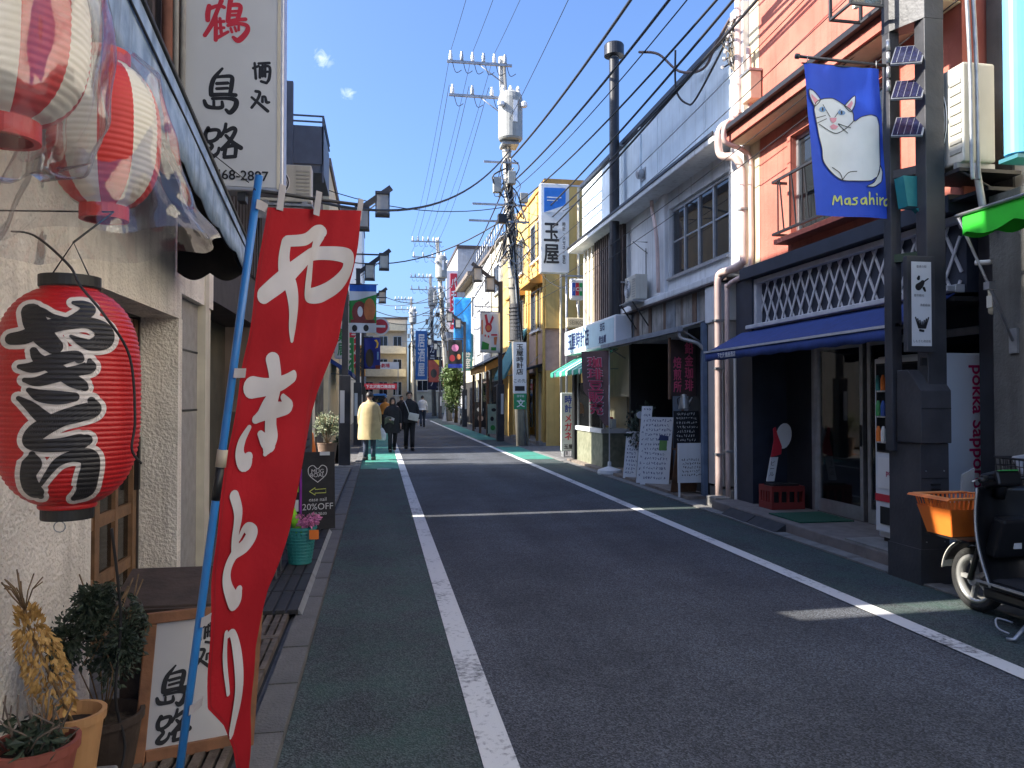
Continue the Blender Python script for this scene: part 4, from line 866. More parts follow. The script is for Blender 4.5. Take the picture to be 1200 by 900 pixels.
# turned-back right edge
G().grid(lambda u, v: fmap(rowi(FLAG_R, .16 + .3 * v)[0] - .002 + .055 * math.sin(math.pi * v) * u, rowi(FLAG_R, .16 + .3 * v)[1], -.012 - .03 * u), 6, 30).build('cloth_fold', M_FLAG, t, smooth=True)
T('pole', M_BLUEP, t, [FP0 + FPD * q + FD * -.008 for q in (-.06, .6)] + [FP0 + FPD * 1.25 + FD * -.01, FP0 + FPD * 2.22 + FD * -.012], .0125, 12)
T('pole_joint', mat('joint_tape', (.42, .36, .27), .7), t, [FP0 + FPD * .82 + FD * -.008, FP0 + FPD * .875 + FD * -.008], .0165, 12); T('pole_joint', M_BLACK, t, [FP0 + FPD * .876 + FD * -.009, FP0 + FPD * .98 + FD * -.0095], .0135, 12)
for q in (.02, .56, 1.34, 1.61):
    G().grid(lambda u, v: FP0 + FPD * (q + .03 * v) + FD * (-.022 + .07 * u) + FN * (.016 * math.cos(u * 2) + .003), 6, 1).build('tab', M_TABG, t, thick=.002)
T('cross_rod', M_CABLE, t, [FP0 + FPD * -.01 + FD * -.02, FP0 + FPD * -.05 + FD * .28, FP0 + FPD * -.085 + FD * .52], .006)
for s in (.07, .245, .475): G().grid(lambda u, v: FP0 + FPD * (-.045 - .06 * s / .5 + .085 * v) + FD * (s + .03 * u) + FN * .014, 2, 2).build('top_tab', M_TABG, t, thick=.002)
G().lathe([(.16, 0), (.17, .02), (.16, .06), (.06, .09), (.03, .11), (.03, .16)], (-.645, 2.55, .05), 24).build('pole_base', M_BLACK, t)
# wooden stand sign by the kerb
t = thing('stand_sign', 'wood framed white stand sign with black brush lettering behind the red flag', 'sign', (-.78, 3.45, .05))
SO, SR, SU = Vector((-.985, 3.36, .06)), Vector((.955, .297, 0)), Vector((.045, .13, .99)).normalized()
pm = plane_map(SO, SR, SU); SN = SR.cross(SU).normalized(); W_, H_ = .47, .60
def lath(a, b, w): G().beam(pm(*a, 0), pm(*b, 0), w, .035, SN).build('frame_rail', M_WOODS, t, bevel=.004)
M_WOODS = mat('stand_wood', (.23, .10, .045), .6, .3, 9, .2, 60)
lath((.022, -.02), (.022, H_ - .045), .045); lath((W_ - .022, -.02), (W_ - .022, H_ - .045), .045); lath((0, H_ - .022), (W_, H_ - .022), .044); lath((.046, .03), (W_ - .046, .03), .05)
g = G(); g.quad(pm(.045, .055, .004), pm(W_ - .045, .055, .004), pm(W_ - .045, H_ - .044, .004), pm(.045, H_ - .044, .004)); g.build('face', mat('stand_face', (.50, .49, .49), .35, .05, 3), t)
def place_kanji(K, cx, cy, sc, bx, by): return [[((x - bx) * sc + cx, (y - by) * sc + cy, w * sc * 1.75) for x, y, w in s] for s in K]
sf = lambda x, y, off: pm(x, y, off + .005)
strokes('lettering', place_kanji(K_SHIMA, .150, .285, .47, -1.17, 3.92), sf, M_INK, t); strokes('lettering', place_kanji(K_MICHI, .160, .125, .47, -1.165, 3.53), sf, M_INK, t); strokes('lettering', place_kanji(K_SAKE, .262, .465, .55, -.885, 4.05), sf, M_INK, t); strokes('lettering', place_kanji(K_TOKORO, .265, .365, .55, -.885, 3.84), sf, M_INK, t)
t = thing('wooden_box', 'dark weathered wooden box with sloping lid right behind the stand sign', 'box', (-.88, 3.72, .05))
MB_ = mat('dark_bench_wood', (.055, .038, .030), .75, .35, 8, .3, 40)
for k, x in enumerate((-1.10, -.97, -.84, -.71)): B('front_plank', MB_, t, (x + .003, x + .127, 3.56, 3.585, .04, .63))
B('body', MB_, t, (-1.10, -.585, 3.587, 3.80, .04, .625)); G().prism([(-1.13, 3.52, .635), (-.56, 3.52, .635), (-.56, 3.83, .735), (-1.13, 3.83, .735)], (0, 0, .03)).build('lid', MB_, t, bevel=.006); B('lid_batten', MB_, t, (-1.13, -.56, 3.50, 3.522, .62, .655))
# pots and plants against the stucco
t = thing('planter_block', 'low concrete block under the flower pots by stucco wall', 'block', (-1.15, 2.95, .03)); B('slab', M_CONC, t, (-1.33, -.93, 2.50, 3.02, .17, .225), bevel=.01)
for y in (2.53, 2.9): B('support', M_CONCD, t, (-1.32, -.95, y, y + .09, .022, .168))
def pot(name, label, c, r0, r1, z0, z1, m, cat='plant pot'):
    t = thing(name, label, cat, (c[0], c[1], z0), group=None)
    G().lathe([(r0, z0), (r1, z1 - .03), (r1 + .008, z1 - .03), (r1 + .01, z1), (r1 - .006, z1), (r1 - .012, z1 - .04), (r0, z0 + .03)], (c[0], c[1], 0), 28).build('pot', m, t, smooth=False)
    G().lathe([(r1 - .013, z1 - .045), (.001, z1 - .035)], (c[0], c[1], 0), 20).build('soil', mat('soil', (.035, .025, .018), .95, .4, 30, .8, 60), t)
    return t
def leaf_cloud(name, m, parent, c, rad, n, size, seed, flat=1, shell=.35, aspect=2.2):
    """Small folded leaves scattered through an uneven volume."""
    rnd = random.Random(seed); g = G(); lob = [(Vector((rnd.gauss(0, .45), rnd.gauss(0, .45), rnd.gauss(0, .4))), rnd.uniform(.35, .7)) for _ in range(9)]
    k = 0
    while k < n:
        lo, lr = rnd.choice(lob); d = Vector((rnd.gauss(0, 1), rnd.gauss(0, 1), rnd.gauss(0, 1))).normalized(); q = lo + d * lr * rnd.uniform(shell, 1)
        if q.length > 1.15: continue
        p = Vector(c) + Vector((q.x * rad[0], q.y * rad[1], q.z * rad[2])); s = size * rnd.uniform(.6, 1.35)
        a = (d + Vector((rnd.gauss(0, .5), rnd.gauss(0, .5), rnd.gauss(0, .5) - .2))).normalized(); b = a.orthogonal().normalized(); b.rotate(Matrix.Rotation(rnd.uniform(0, 6.3), 3, a)); nrm = a.cross(b)
        g.add([p, p + a * s * .5 + b * s / aspect * .5 + nrm * s * .1, p + a * s, p + a * s * .5 - b * s / aspect * .5 + nrm * s * .1], [(0, 1, 2), (0, 2, 3)]); k += 1
    return g.build(name, m, parent, fix=False)
M_LEAFD = mat('leaf_dark', (.018, .030, .018), .55, .4, 30, c2=(.05, .075, .045)); M_DRY = mat('dry_stem', (.20, .13, .065), .8, .35, 30); M_GOLD = mat('dry_bract', (.42, .24, .07), .7, .3, 40, c2=(.58, .36, .12)); M_TERRA = mat('terracotta', (.30, .085, .06), .7, .2, 8); M_YPOT = mat('yellow_clay_pot', (.55, .30, .13), .6, .12, 8)
t = pot('potted_plant', 'terracotta pot with withered grey plant at lower left corner', (-1.10, 2.74), .09, .125, .228, .44, M_TERRA, 'potted plant')
leaf_cloud('leaves', M_LEAFD, t, (-1.10, 2.74, .47), (.11, .11, .06), 150, .05, 4)
rnd = random.Random(2)
for i in range(26):
    a = rnd.uniform(0, 6.28); q = rnd.uniform(0, .09); h = rnd.uniform(.07, .2)
    T('dead_stem', mat('dead_stem', (.16, .125, .10), .85, .3, 20), t, [(-1.10 + q * math.cos(a), 2.74 + q * math.sin(a), .42), (-1.10 + 1.5 * q * math.cos(a + .4), 2.74 + 1.5 * q * math.sin(a + .4), .42 + h * .6), (-1.10 + 2 * q * math.cos(a + rnd.uniform(-1, 1)), 2.74 + 1.8 * q * math.sin(a), .42 + h)], .003, 5)
t = pot('potted_plant', 'pale orange pot with tall golden dried flower spike', (-1.06, 3.0 - .06), .075, .10, .226, .455, M_YPOT, 'potted plant')
T('stem', M_DRY, t, spline([(-1.06, 2.94, .42), (-1.12, 2.92, .58), (-1.18, 2.90, .75), (-1.20, 2.88, .87)], 4), .006, 6)
rnd = random.Random(9); g = G()
for i in range(1100):
    v = rnd.random() ** .8; cx, cy, cz = -1.09 - .10 * v, 2.93 - .05 * v, .47 + .36 * v; rad = .052 * math.sin(math.pi * min(1, .15 + .8 * v)) + .01; a = rnd.uniform(0, 6.28)
    p = Vector((cx + rad * math.cos(a), cy + rad * math.sin(a), cz)); d = Vector((math.cos(a) * .5, math.sin(a) * .5, -.9 if v < .85 else .9)).normalized(); b = d.orthogonal().normalized(); s = rnd.uniform(.018, .034); b.rotate(Matrix.Rotation(rnd.uniform(0, 6.3), 3, d)); d = (d + Vector((rnd.gauss(0, .25), rnd.gauss(0, .25), rnd.gauss(0, .25)))).normalized()
    g.add([p, p + d * s * .5 + b * s * .2, p + d * s, p + d * s * .5 - b * s * .2], [(0, 1, 2), (0, 2, 3)])
g.build('dried_spike', M_GOLD, t, fix=False)
for i in range(14):
    a = rnd.uniform(0, 6.28); T('top_sprig', M_DRY, t, [(-1.19, 2.88, .83), (-1.2 + .03 * math.cos(a), 2.88 + .03 * math.sin(a), .88 + rnd.uniform(0, .03)), (-1.2 + .06 * math.cos(a), 2.88 + .06 * math.sin(a), .90 + rnd.uniform(0, .06))], .0025, 4)
t = pot('potted_shrub', 'dense dark green shrub in a dark pot between dried spike and stand sign', (-1.08, 3.32), .10, .14, .024, .30, MB_, 'potted shrub')
leaf_cloud('foliage', M_LEAFD, t, (-1.09, 3.30, .57), (.16, .17, .215), 4600, .025, 5, shell=.1)
for i in range(7): T('twig', M_DRY, t, [(-1.08, 3.32, .26), (-1.08 + rnd.uniform(-.1, .1), 3.3 + rnd.uniform(-.1, .1), .5), (-1.08 + rnd.uniform(-.14, .14), 3.3 + rnd.uniform(-.12, .12), .78 + rnd.uniform(0, .06))], .003, 5)
T('power_cord', M_CABLE, None, spline([(-1.02, 3.2, 1.05), (-.99, 3.22, .7), (-1.0, 3.2, .4), (-.97, 3.22, .2), (-.99, 3.15, .04)], 5), .006, 6)
tag(bpy.data.objects['power_cord.001'] if 'power_cord.001' in bpy.data.objects else bpy.data.objects['power_cord'], 'thin black cable hanging down beside the dark shrub', 'cable')
# ---- shop clutter further along the left kerb
M_TEAL = mat('teal_plastic', (.03, .24, .23), .45, .1); M_LIME = mat('lime_plastic', (.28, .72, .04), .4, .1); M_PINK = mat('pink_petal', (.65, .22, .40), .7, .25, 40); M_ORNG = mat('orange_plastic', (.80, .20, .03), .45, .1); M_PURP = mat('purple_print', (.32, .03, .38), .5, .2)
t = thing('plastic_basket', 'teal woven plastic basket of pink flowers and toys by the left kerb', 'basket', (-.69, 7.06, .1)); bc = (-.69, 7.06)
for k in range(20):
    a = 2 * math.pi * k / 20; G().beam((bc[0] + .095 * math.cos(a), bc[1] + .095 * math.sin(a), .10), (bc[0] + .135 * math.cos(a), bc[1] + .135 * math.sin(a), .40), .026, .005, (math.cos(a), math.sin(a), 0)).build('stave', M_TEAL, t)
g = G()
for z in [.105 + .029 * i for i in range(11)]:
    r_ = .098 + .04 * (z - .1) / .3; g.lathe([(r_, z), (r_ + .004, z + .009), (r_, z + .018)], (bc[0], bc[1], 0), 24, cap=False)
kind(g.build('weave_bands', M_TEAL, t), 'stuff'); G().lathe([(.135, .395), (.145, .40), (.145, .425), (.133, .425)], (bc[0], bc[1], 0), 24, cap=False).build('rim', M_TEAL, t); G().lathe([(.094, .10), (.124, .34), (.001, .35)], (bc[0], bc[1], 0), 20).build('filling', M_TEAL, t)
leaf_cloud('flowers', M_PINK, t, (-.63, 7.04, .47), (.10, .09, .05), 260, .04, 6); B('price_tag', M_ORNG, t, (-.60, -.52, 6.905, 6.912, .33, .41))
q = thing('toy_sword', 'lime green inflatable toy standing in the teal basket', 'toy', (-.72, 7.06, .3)); T('blade', M_LIME, q, [(-.70, 7.06, .36), (-.80, 7.06, .66), (-.815, 7.06, .72)], [.045, .03, .008], 10); T('grip', M_LIME, q, [(-.69, 7.06, .30), (-.70, 7.06, .37)], .02)
t = thing('chalkboard_sign', 'black chalkboard with chalk heart, arrow and discount lettering by left kerb', 'chalkboard', (-.68, 8.95, .1))
co = plane_map((-.86, 8.80, .10), (.975, .22, 0), (-.02, .13, .99)); M_CHB = mat('chalkboard', (.014, .014, .016), .7, .3, 12); M_CHALK = mat('chalk_white', (.62, .62, .60), .9, .15, 60); M_CHALKY = mat('chalk_yellow', (.55, .60, .12), .9, .15, 60)
G().prism([co(0, 0, 0), co(.38, 0, 0), co(.38, .86, 0), co(0, .86, 0)], (0, .02, 0)).build('board', M_CHB, t); G().prism([co(.02, -.02, -.2), co(.36, -.02, -.2), co(.36, .84, -.03), co(.02, .84, -.03)], (0, .015, 0)).build('back_leg', M_BLACK, t)
W = lambda pts, w=.008: [(x, y, w) for x, y in pts]
strokes('chalk_drawing', [W([(.19, .52), (.10, .60), (.09, .68), (.14, .71), (.19, .67), (.24, .71), (.29, .68), (.28, .60), (.19, .52)])], co, M_CHALK, t, .002)
strokes('chalk_arrow', [W([(.10, .42), (.16, .46)]), W([(.10, .42), (.16, .38)]), W([(.16, .455), (.16, .44), (.28, .445), (.28, .40), (.16, .40), (.16, .385)])], co, M_CHALKY, t, .002, straight=True)
for s, y, h in (('MUG', .645, .045), ('BOAL', .60, .045), ('ease nail', .33, .04), ('20%OFF', .25, .07), ('11:00-20:00', .17, .03)): text(s, M_CHALK, t, co(.19, y, .002), (.975, .22, 0), (-.02, .13, .99), h=h)
B('paper_strip', M_SIGNW, t, (-.66, -.55, 8.86, 8.864, .92, .96))
t = thing('purple_poster_stand', 'purple framed poster stand beside the chalkboard', 'poster stand', (-.95, 8.3, .1)); B('frame', M_PURP, t, (-1.02, -.80, 8.3, 8.325, .3, .82)); B('sheet', M_INK, t, (-1.0, -.82, 8.292, 8.298, .33, .79)); B('leg', M_BLACK, t, (-.93, -.89, 8.326, 8.35, .1, .8))
for k in range(4): B('photo', [M_PINK, M_SIGNW, M_PURP, M_LIME][k], t, (-.99 + .09 * (k % 2), -.92 + .09 * (k % 2), 8.286, 8.2915, .38 + .2 * (k // 2), .50 + .2 * (k // 2)))
t = thing('toy_rack', 'low wire rack of small bright toys behind the red flag', 'rack', (-.93, 6.6, .05))
for x in (-1.05, -.82):
    for y in (6.45, 6.75): T('leg', M_STEEL, t, [(x, y, .03), (x, y, .5)], .008)
for z in (.22, .46): B('shelf', M_STEEL, t, (-1.06, -.81, 6.44, 6.76, z, z + .012))
rnd = random.Random(4)
for k in range(10):
    x, y, z = rnd.uniform(-1.03, -.87), rnd.uniform(6.47, 6.7), rnd.choice((.234, .474)); s = rnd.uniform(.03, .05)
    G().lathe([(s * .6, 0), (s, s * .5), (s * .7, s * 1.4), (s * .3, s * 1.7)], (x, y, z), 10).build('toy', [M_RED, M_SIGNW, M_LIME, M_PINK, M_ORNG][k % 5], t, smooth=True)
# sunlit corner: cone, pale shrub in a tub, wall of the gap
t = thing('traffic_cone', 'orange traffic cone beside the pale shrub on the left', 'traffic cone', (-1.62, 19.3, .03)); G().lathe([(.13, .05), (.03, .72), (.02, .73)], (-1.62, 19.3, 0), 20).build('cone', M_ORNG, t, smooth=True); B('foot', M_ORNG, t, (-1.80, -1.44, 19.12, 19.48, .024, .055), bevel=.01)
t = pot('potted_shrub', 'pale green flowering shrub in a brown tub in the sun', (-1.22, 18.7), .17, .23, .024, .52, mat('brown_tub', (.20, .13, .09), .7, .2, 8), 'potted shrub'); M_LEAFP = mat('leaf_pale', (.20, .24, .13), .6, .3, 20, c2=(.42, .45, .30))
leaf_cloud('foliage', M_LEAFP, t, (-1.22, 18.7, .95), (.36, .36, .36), 1500, .085, 7, shell=.1, aspect=3)
for i in range(8): T('twig', M_DRY, t, [(-1.22, 18.7, .45), (-1.22 + rnd.uniform(-.3, .3), 18.7 + rnd.uniform(-.3, .3), 1.15)], .008, 5)
t = pot('potted_shrub', 'dark leafy plant in a black bin against the lamp post', (-.93, 18.9), .13, .16, .024, .45, M_BLACK, 'potted shrub'); leaf_cloud('foliage', M_LEAFD, t, (-.93, 18.9, .60), (.18, .18, .2), 500, .09, 8)
# ================================================================ right foreground things
# ---- near lamp post: two square uprights on a cabinet base
M_SOLAR = mat('solar_cell', (.018, .02, .05), .15, .3, 30); M_FROST = mat('frosted_lamp', (.60, .58, .50), .6, .05); M_TEALM = mat('teal_metal', (.02, .20, .21), .5, .15)
t = thing('lamp_post', 'large charcoal lamp post with solar panels and cat banner beside vending machine', 'lamp post', (4.58, 5.93, 0))
B('upright', M_DARKM, t, (4.40, 4.50, 6.03, 6.13, 1.1, 4.78), bevel=.006); B('upright', M_DARKM, t, (4.53, 4.71, 5.75, 5.88, 1.1, 4.78), bevel=.006)
G().prism([(4.40, 6.13, 4.781), (4.40, 6.03, 4.781), (4.53, 5.75, 4.781), (4.71, 5.75, 4.781), (4.71, 5.90, 4.781), (4.50, 6.13, 4.781)], (0, 0, 1.9)).build('head_box', M_DARKM, t)
for z in (3.52, 2.78): G().beam((4.46, 6.06, z), (4.60, 5.83, z), .08, .07).build('rung', M_DARKM if z > 3 else mat('mossy_paint', (.03, .055, .03), .6), t)
b = B('base_cabinet', M_DARKM, t, (4.44, 4.71, 5.74, 6.14, .015, 1.18), bevel=.006); B('plinth', M_DARKM, b, (4.43, 4.72, 5.73, 6.15, .0, .30)); B('seam', M_BLACK, b, (4.45, 4.70, 5.735, 5.739, .885, .892))
for z in (.75, .79, .83, .42, .46, .50): B('louvre', M_BLACK, b, (4.54, 4.62, 5.728, 5.7395, z, z + .014))
for x in (4.49, 4.66):
    for z in (.95, .60, .36): G().lathe([(.006, 0), (.006, .006)], (0, 0, 0), 8).build('bolt', M_STEEL, b).matrix_basis = Matrix.Translation((x, 5.739, z)) @ Matrix.Rotation(R(90), 4, 'X')
c = G().prism([(4.42, 5.70, 1.182), (4.42, 5.70, 1.62), (4.42, 5.86, 1.80), (4.42, 6.0, 1.80), (4.42, 6.0, 1.182)], (.285, 0, 0)).build('control_box', M_DARKM, t, bevel=.006); B('seam', M_BLACK, c, (4.425, 4.70, 5.694, 5.699, 1.47, 1.476)); B('vent_strip', M_BLACK, t, (4.48, 4.66, 5.76, 5.78, 1.83, 1.90))
i_ = B('information_panel', M_DARKM, t, (4.295, 4.555, 5.69, 5.74, 1.94, 2.74), bevel=.006); B('face', M_SIGNW, i_, (4.335, 4.515, 5.683, 5.689, 1.99, 2.69))
im = plane_map((4.425, 5.682, 2.35), (1, 0, 0), (0, 0, 1))
strokes('guitar_pictogram', [[(-.03, .13, .06), (-.005, .15, .05), (.01, .17, .035)], [(.0, .16, .012), (.06, .20, .012)], [(-.03, .20, .03), (-.025, .215, .02)], [(.02, .12, .025), (.03, .10, .02)]], im, M_INK, i_, .001); strokes('hand_pictogram', [[(-.06 + .02 * k, -.16 + .012 * abs(k - 3), .012), (-.03 + .01 * k, -.21, .014)] for k in range(7)] + [[(-.02, -.23, .02), (.01, -.235, .02)]], im, M_INK, i_, .001)
text('音楽の街', M_INK, i_, (4.425, 5.681, 2.65), (1, 0, 0), (0, 0, 1), h=.022); text('都市観光', M_INK, i_, (4.40, 5.681, 2.41), (1, 0, 0), (0, 0, 1), h=.022); text('鳥獣戯画', M_INK, i_, (4.455, 5.681, 2.33), (1, 0, 0), (0, 0, 1), h=.022); text('しもきた商店街', M_INK, i_, (4.425, 5.681, 2.03), (1, 0, 0), (0, 0, 1), h=.022)
for z in (4.50, 4.20, 3.88):
    s = G().obox((4.46, 5.86, z), (.26, .24, .018), (R(14), R(-52), R(38))).build('solar_panel', M_ALU, t); G().obox((4.4525, 5.853, z + .0065), (.235, .218, .004), (R(14), R(-52), R(38))).build('cells', M_SOLAR, s)
    for k in range(4): G().obox((0, (k - 1.5) * .05, .0135), (.235, .004, .002)).build('cell_line', M_ALU, s).matrix_basis = Matrix.Translation((4.46, 5.86, z)) @ Euler((R(14), R(-52), R(38))).to_matrix().to_4x4()
tb = G(); tb.prism([(4.44, 5.86, 3.20), (4.62, 5.86, 3.20), (4.62, 5.86, 3.46), (4.40, 5.86, 3.46)], (0, .12, 0)); tb.build('teal_speaker', M_TEALM, t); G().prism([(4.50, 5.84, 3.18), (4.63, 5.84, 3.18), (4.63, 5.84, 3.06)], (0, .06, 0)).build('speaker_bracket', M_TEALM, t)
T('banner_arm', M_DARKM, t, [(3.56, 6.08, 4.52), (4.42, 6.08, 4.50)], .014); T('arm_knob', M_DARKM, t, [(3.54, 6.08, 4.52), (3.57, 6.08, 4.52)], .024)
for z in (4.30, 4.42, 4.55, 4.66): T('clamp', M_ALU, t, [(4.385, 6.02, z - .05), (4.385, 6.02, z + .04)], .018)
lf = G()
for x in (3.98, 4.28):
    for y in (5.95, 6.25): lf.box(x - .012, x + .012, y - .012, y + .012, 4.96, 5.42)
lf.box(3.965, 4.295, 5.935, 6.265, 5.42, 5.46)
for a in ((3.968, 4.292, 5.938, 5.962), (3.968, 4.292, 6.238, 6.262), (3.968, 3.992, 5.962, 6.238), (4.268, 4.292, 5.962, 6.238)): lf.box(*a, 4.945, 4.965)
lm = lf.build('lantern_frame', M_DARKM, t); B('lamp_tube', M_FROST, lm, (4.11, 4.15, 6.08, 6.12, 5.0, 5.3)); B('lantern_pane', glass('lamp_glass', (.4, .4, .36), .7), lm, (3.992, 4.268, 5.948, 5.952, 4.966, 5.419)); B('lantern_arm', M_DARKM, t, (4.295, 4.40, 6.06, 6.11, 5.38, 5.46))
# cat banner
t = thing('cat_banner', 'blue cloth banner with white cat drawing hung on the near lamp post', 'banner', (3.95, 6.08, 3.1))
TL, TR_, BL, BR = Vector((3.615, 6.08, 4.46)), Vector((4.33, 6.08, 4.46)), Vector((3.71, 6.07, 3.14)), Vector((4.41, 6.07, 3.14))
def bfold(u, v): return .010 * math.sin(9 * u + 2 * v) + .006 * math.sin(15 * v + 3 * u) * (1 - v) + .006 * math.sin(22 * u) * (1 - v) ** 3
def buv(u, v, off=0): return (TL * (1 - u) + TR_ * u) * (1 - v) + (BL * (1 - u) + BR * u) * v + Vector((0, -1, 0)) * (bfold(u, v) + off)
def bmap(x, y, off=0): v = (y - 62) / 778; return buv((x - (50 + 78 * v)) / 390, v, off)
M_BBLUE = mat('banner_blue', (.012, .06, .50), .65, .12, 3, .15, 120, c2=(.016, .085, .62)); M_CATW = mat('cat_white', (.70, .71, .72), .65, .06, 4); M_CPINK = mat('cat_pink', (.72, .30, .36), .65); M_CBLUE = mat('cat_eye_blue', (.18, .32, .55), .6); M_YEL = mat('banner_yellow', (.62, .66, .16), .65)
G().grid(lambda u, v: buv(u, v), 30, 50).build('cloth', M_BBLUE, t, smooth=True, fix=False); T('top_rod', M_DARKM, t, [TL + Vector((-.02, 0, .004)), TR_ + Vector((.02, 0, .004))], .007)
for u in (.04, .96): T('hanger', M_STEEL, t, [buv(u, 0), buv(u, 0) + Vector((0, 0, .07))], .004, 5)
body = [(103, 300), (112, 262), (150, 240), (200, 232), (240, 245), (280, 270), (308, 300), (315, 345), (350, 322), (400, 308), (432, 318), (447, 360), (455, 450), (461, 560), (450, 620), (410, 650), (330, 655), (260, 650), (200, 610), (158, 560), (148, 500), (130, 440), (118, 380)]
blob('cat_body', body, bmap, M_CATW, t, .007, 26); blob('cat_tail', [(462, 565), (475, 600), (470, 650), (430, 680), (390, 680), (430, 655), (455, 600)], bmap, M_CATW, t, .0075, 26)
el, er = [(105, 285), (80, 235), (75, 198), (95, 205), (135, 245)], [(268, 265), (300, 225), (318, 213), (318, 255), (300, 295)]
blob('cat_ear', el, bmap, M_CATW, t, .008, 26); blob('cat_ear', er, bmap, M_CATW, t, .008, 26); blob('ear_inner', [(110, 275), (88, 235), (86, 220), (122, 248)], bmap, M_CPINK, t, .0095); blob('ear_inner', [(278, 268), (303, 236), (309, 250), (295, 284)], bmap, M_CPINK, t, .0095)
oc = lambda p, w: [(x, y, w) for x, y in p + [p[0]]]
ln = [oc(body, 3), oc(el, 3), oc(er, 3), oc([(462, 565), (475, 600), (470, 650), (430, 680), (390, 680), (430, 655), (455, 600)], 3), [(210, 590, 3), (250, 615, 3), (265, 650, 3)], [(265, 650, 3), (295, 612, 3), (335, 605, 3)], [(110, 345, 2.5), (165, 325, 2.5)], [(115, 372, 2.5), (170, 342, 2.5)], [(235, 365, 3), (285, 408, 2.5)], [(235, 362, 3), (298, 380, 2.5)], [(150, 270, 2.5), (190, 330, 2.5)], [(245, 285, 2.5), (215, 330, 2.5)], [(130, 375, 3), (190, 405, 3), (230, 412, 3), (280, 380, 3), (315, 340, 3)]]
strokes('cat_outline', ln, bmap, M_INK, t, .011, .5, 2, 5)
for ex, ey, sx in ((148, 295, 18), (252, 302, 20)): blob('cat_eye', [(ex + sx * math.cos(a * .52), ey + 13 * math.sin(a * .52)) for a in range(12)], bmap, M_CBLUE, t, .0125); blob('pupil', [(ex + 5 * math.cos(a * .78), ey + 11 * math.sin(a * .78)) for a in range(8)], bmap, M_INK, t, .014)
blob('cat_nose', [(188, 335), (225, 332), (222, 350), (206, 362), (192, 350)], bmap, M_CPINK, t, .0125); blob('cat_mouth', [(188, 380), (206, 366), (234, 376), (222, 392), (200, 394)], bmap, M_CPINK, t, .0125)
w9 = lambda *p: [(x, y, 8.5) for x, y in p]
strokes('lettering', [w9((218, 780), (226, 735), (241, 762), (258, 735), (265, 778)), w9((302, 745), (283, 752), (283, 772), (298, 773), (304, 746), (307, 778)), w9((340, 742), (322, 748), (339, 760), (335, 775), (317, 776)), w9((382, 740), (362, 752), (365, 771), (380, 768), (386, 741), (391, 774)), w9((405, 712), (408, 772)), w9((408, 752), (425, 740), (432, 770)), w9((448, 735), (451, 770)), w9((446, 716), (448, 720)), w9((466, 735), (469, 770)), w9((469, 750), (484, 735)), w9((510, 738), (492, 750), (495, 772), (511, 768), (515, 739), (520, 776))], bmap, M_YEL, t, .007, 0, 3, 6)
# ---- vending machine
t = thing('vending_machine', 'white drinks vending machine with crimson lettering behind the lamp post', 'vending machine', (5.17, 6.56, .13))
M_VW = mat('vending_white', (.62, .65, .68), .35, .04, 3); M_CRIM = mat('crimson_print', (.42, .01, .09), .45)
B('cabinet', M_VW, t, (4.90, 5.50, 6.18, 6.94, .19, 1.97), bevel=.015); B('foot', M_BLACK, t, (4.93, 5.47, 6.22, 6.90, .131, .189))
B('door', M_VW, t, (4.86, 4.897, 6.19, 6.93, .25, 1.95), bevel=.01); B('display_window', G_SHOP, t, (4.852, 4.859, 6.25, 6.88, 1.05, 1.88)); B('window_frame', M_BLACK, t, (4.855, 4.858, 6.23, 6.90, 1.03, 1.90))
rnd = random.Random(12); cans = [M_RED, M_SIGNW, M_TEAL, M_ORNG, mat('can_green', (.05, .3, .1), .4), mat('can_blue', (.03, .1, .4), .4)]
for r_ in range(3):
    B('shelf', M_VW, t, (4.84, 4.851, 6.26, 6.87, 1.12 + r_ * .25, 1.135 + r_ * .25))
    for k in range(8): G().lathe([(.022, 0), (.024, .01), (.024, .10), (.016, .13), (.010, .15)], (4.825, 6.30 + k * .075, 1.136 + r_ * .25), 10).build('drink_sample', rnd.choice(cans), t)
B('poster_panel', M_SIGNW, t, (4.852, 4.859, 6.45, 6.88, .68, .98)); text('pokka', M_CRIM, t, (4.848, 6.66, .83), (0, -1, 0), (0, 0, 1), h=.07, bold=.02); B('red_band', M_RED, t, (4.852, 4.859, 6.20, 6.92, .55, .62)); B('coin_panel', M_BLACK, t, (4.852, 4.859, 6.25, 6.38, .68, .98)); B('delivery_flap', M_BLACK, t, (4.852, 4.859, 6.35, 6.85, .33, .50))
text('pokka Sapporo', M_CRIM, t, (5.355, 6.176, 1.30), (0, 0, -1), (1, 0, 0), h=.16, w=1.12, bold=.025)
# ---- things at the shop entrance
t = thing('beer_crate', 'dark red plastic bottle crate at the liquor shop entrance', 'crate', (5.17, 9.32, .13)); M_CRATE = mat('crate_red', (.20, .022, .018), .5, .15)
for x, y, sx, sy in ((4.95, 9.15, .46, .02), (4.95, 9.47, .46, .02), (4.95, 9.17, .02, .30), (5.39, 9.17, .02, .30)):
    B('side', M_CRATE, t, (x, x + sx, y, y + sy, .132, .22)); B('side_rim', M_CRATE, t, (x, x + sx, y, y + sy, .36, .43))
    n_ = 5
    for k in range(n_): B('side_bar', M_CRATE, t, (x + (sx - .03) * k / (n_ - 1) if sx > sy else x, x + (sx - .03) * k / (n_ - 1) + .03 if sx > sy else x + sx, y if sx > sy else y + (sy - .03) * k / (n_ - 1), y + sy if sx > sy else y + (sy - .03) * k / (n_ - 1) + .03, .2201, .3599))
B('bottom', M_CRATE, t, (4.97, 5.39, 9.17, 9.47, .134, .15)); B('carton_inside', M_INK, t, (5.0, 5.36, 9.2, 9.44, .151, .45))
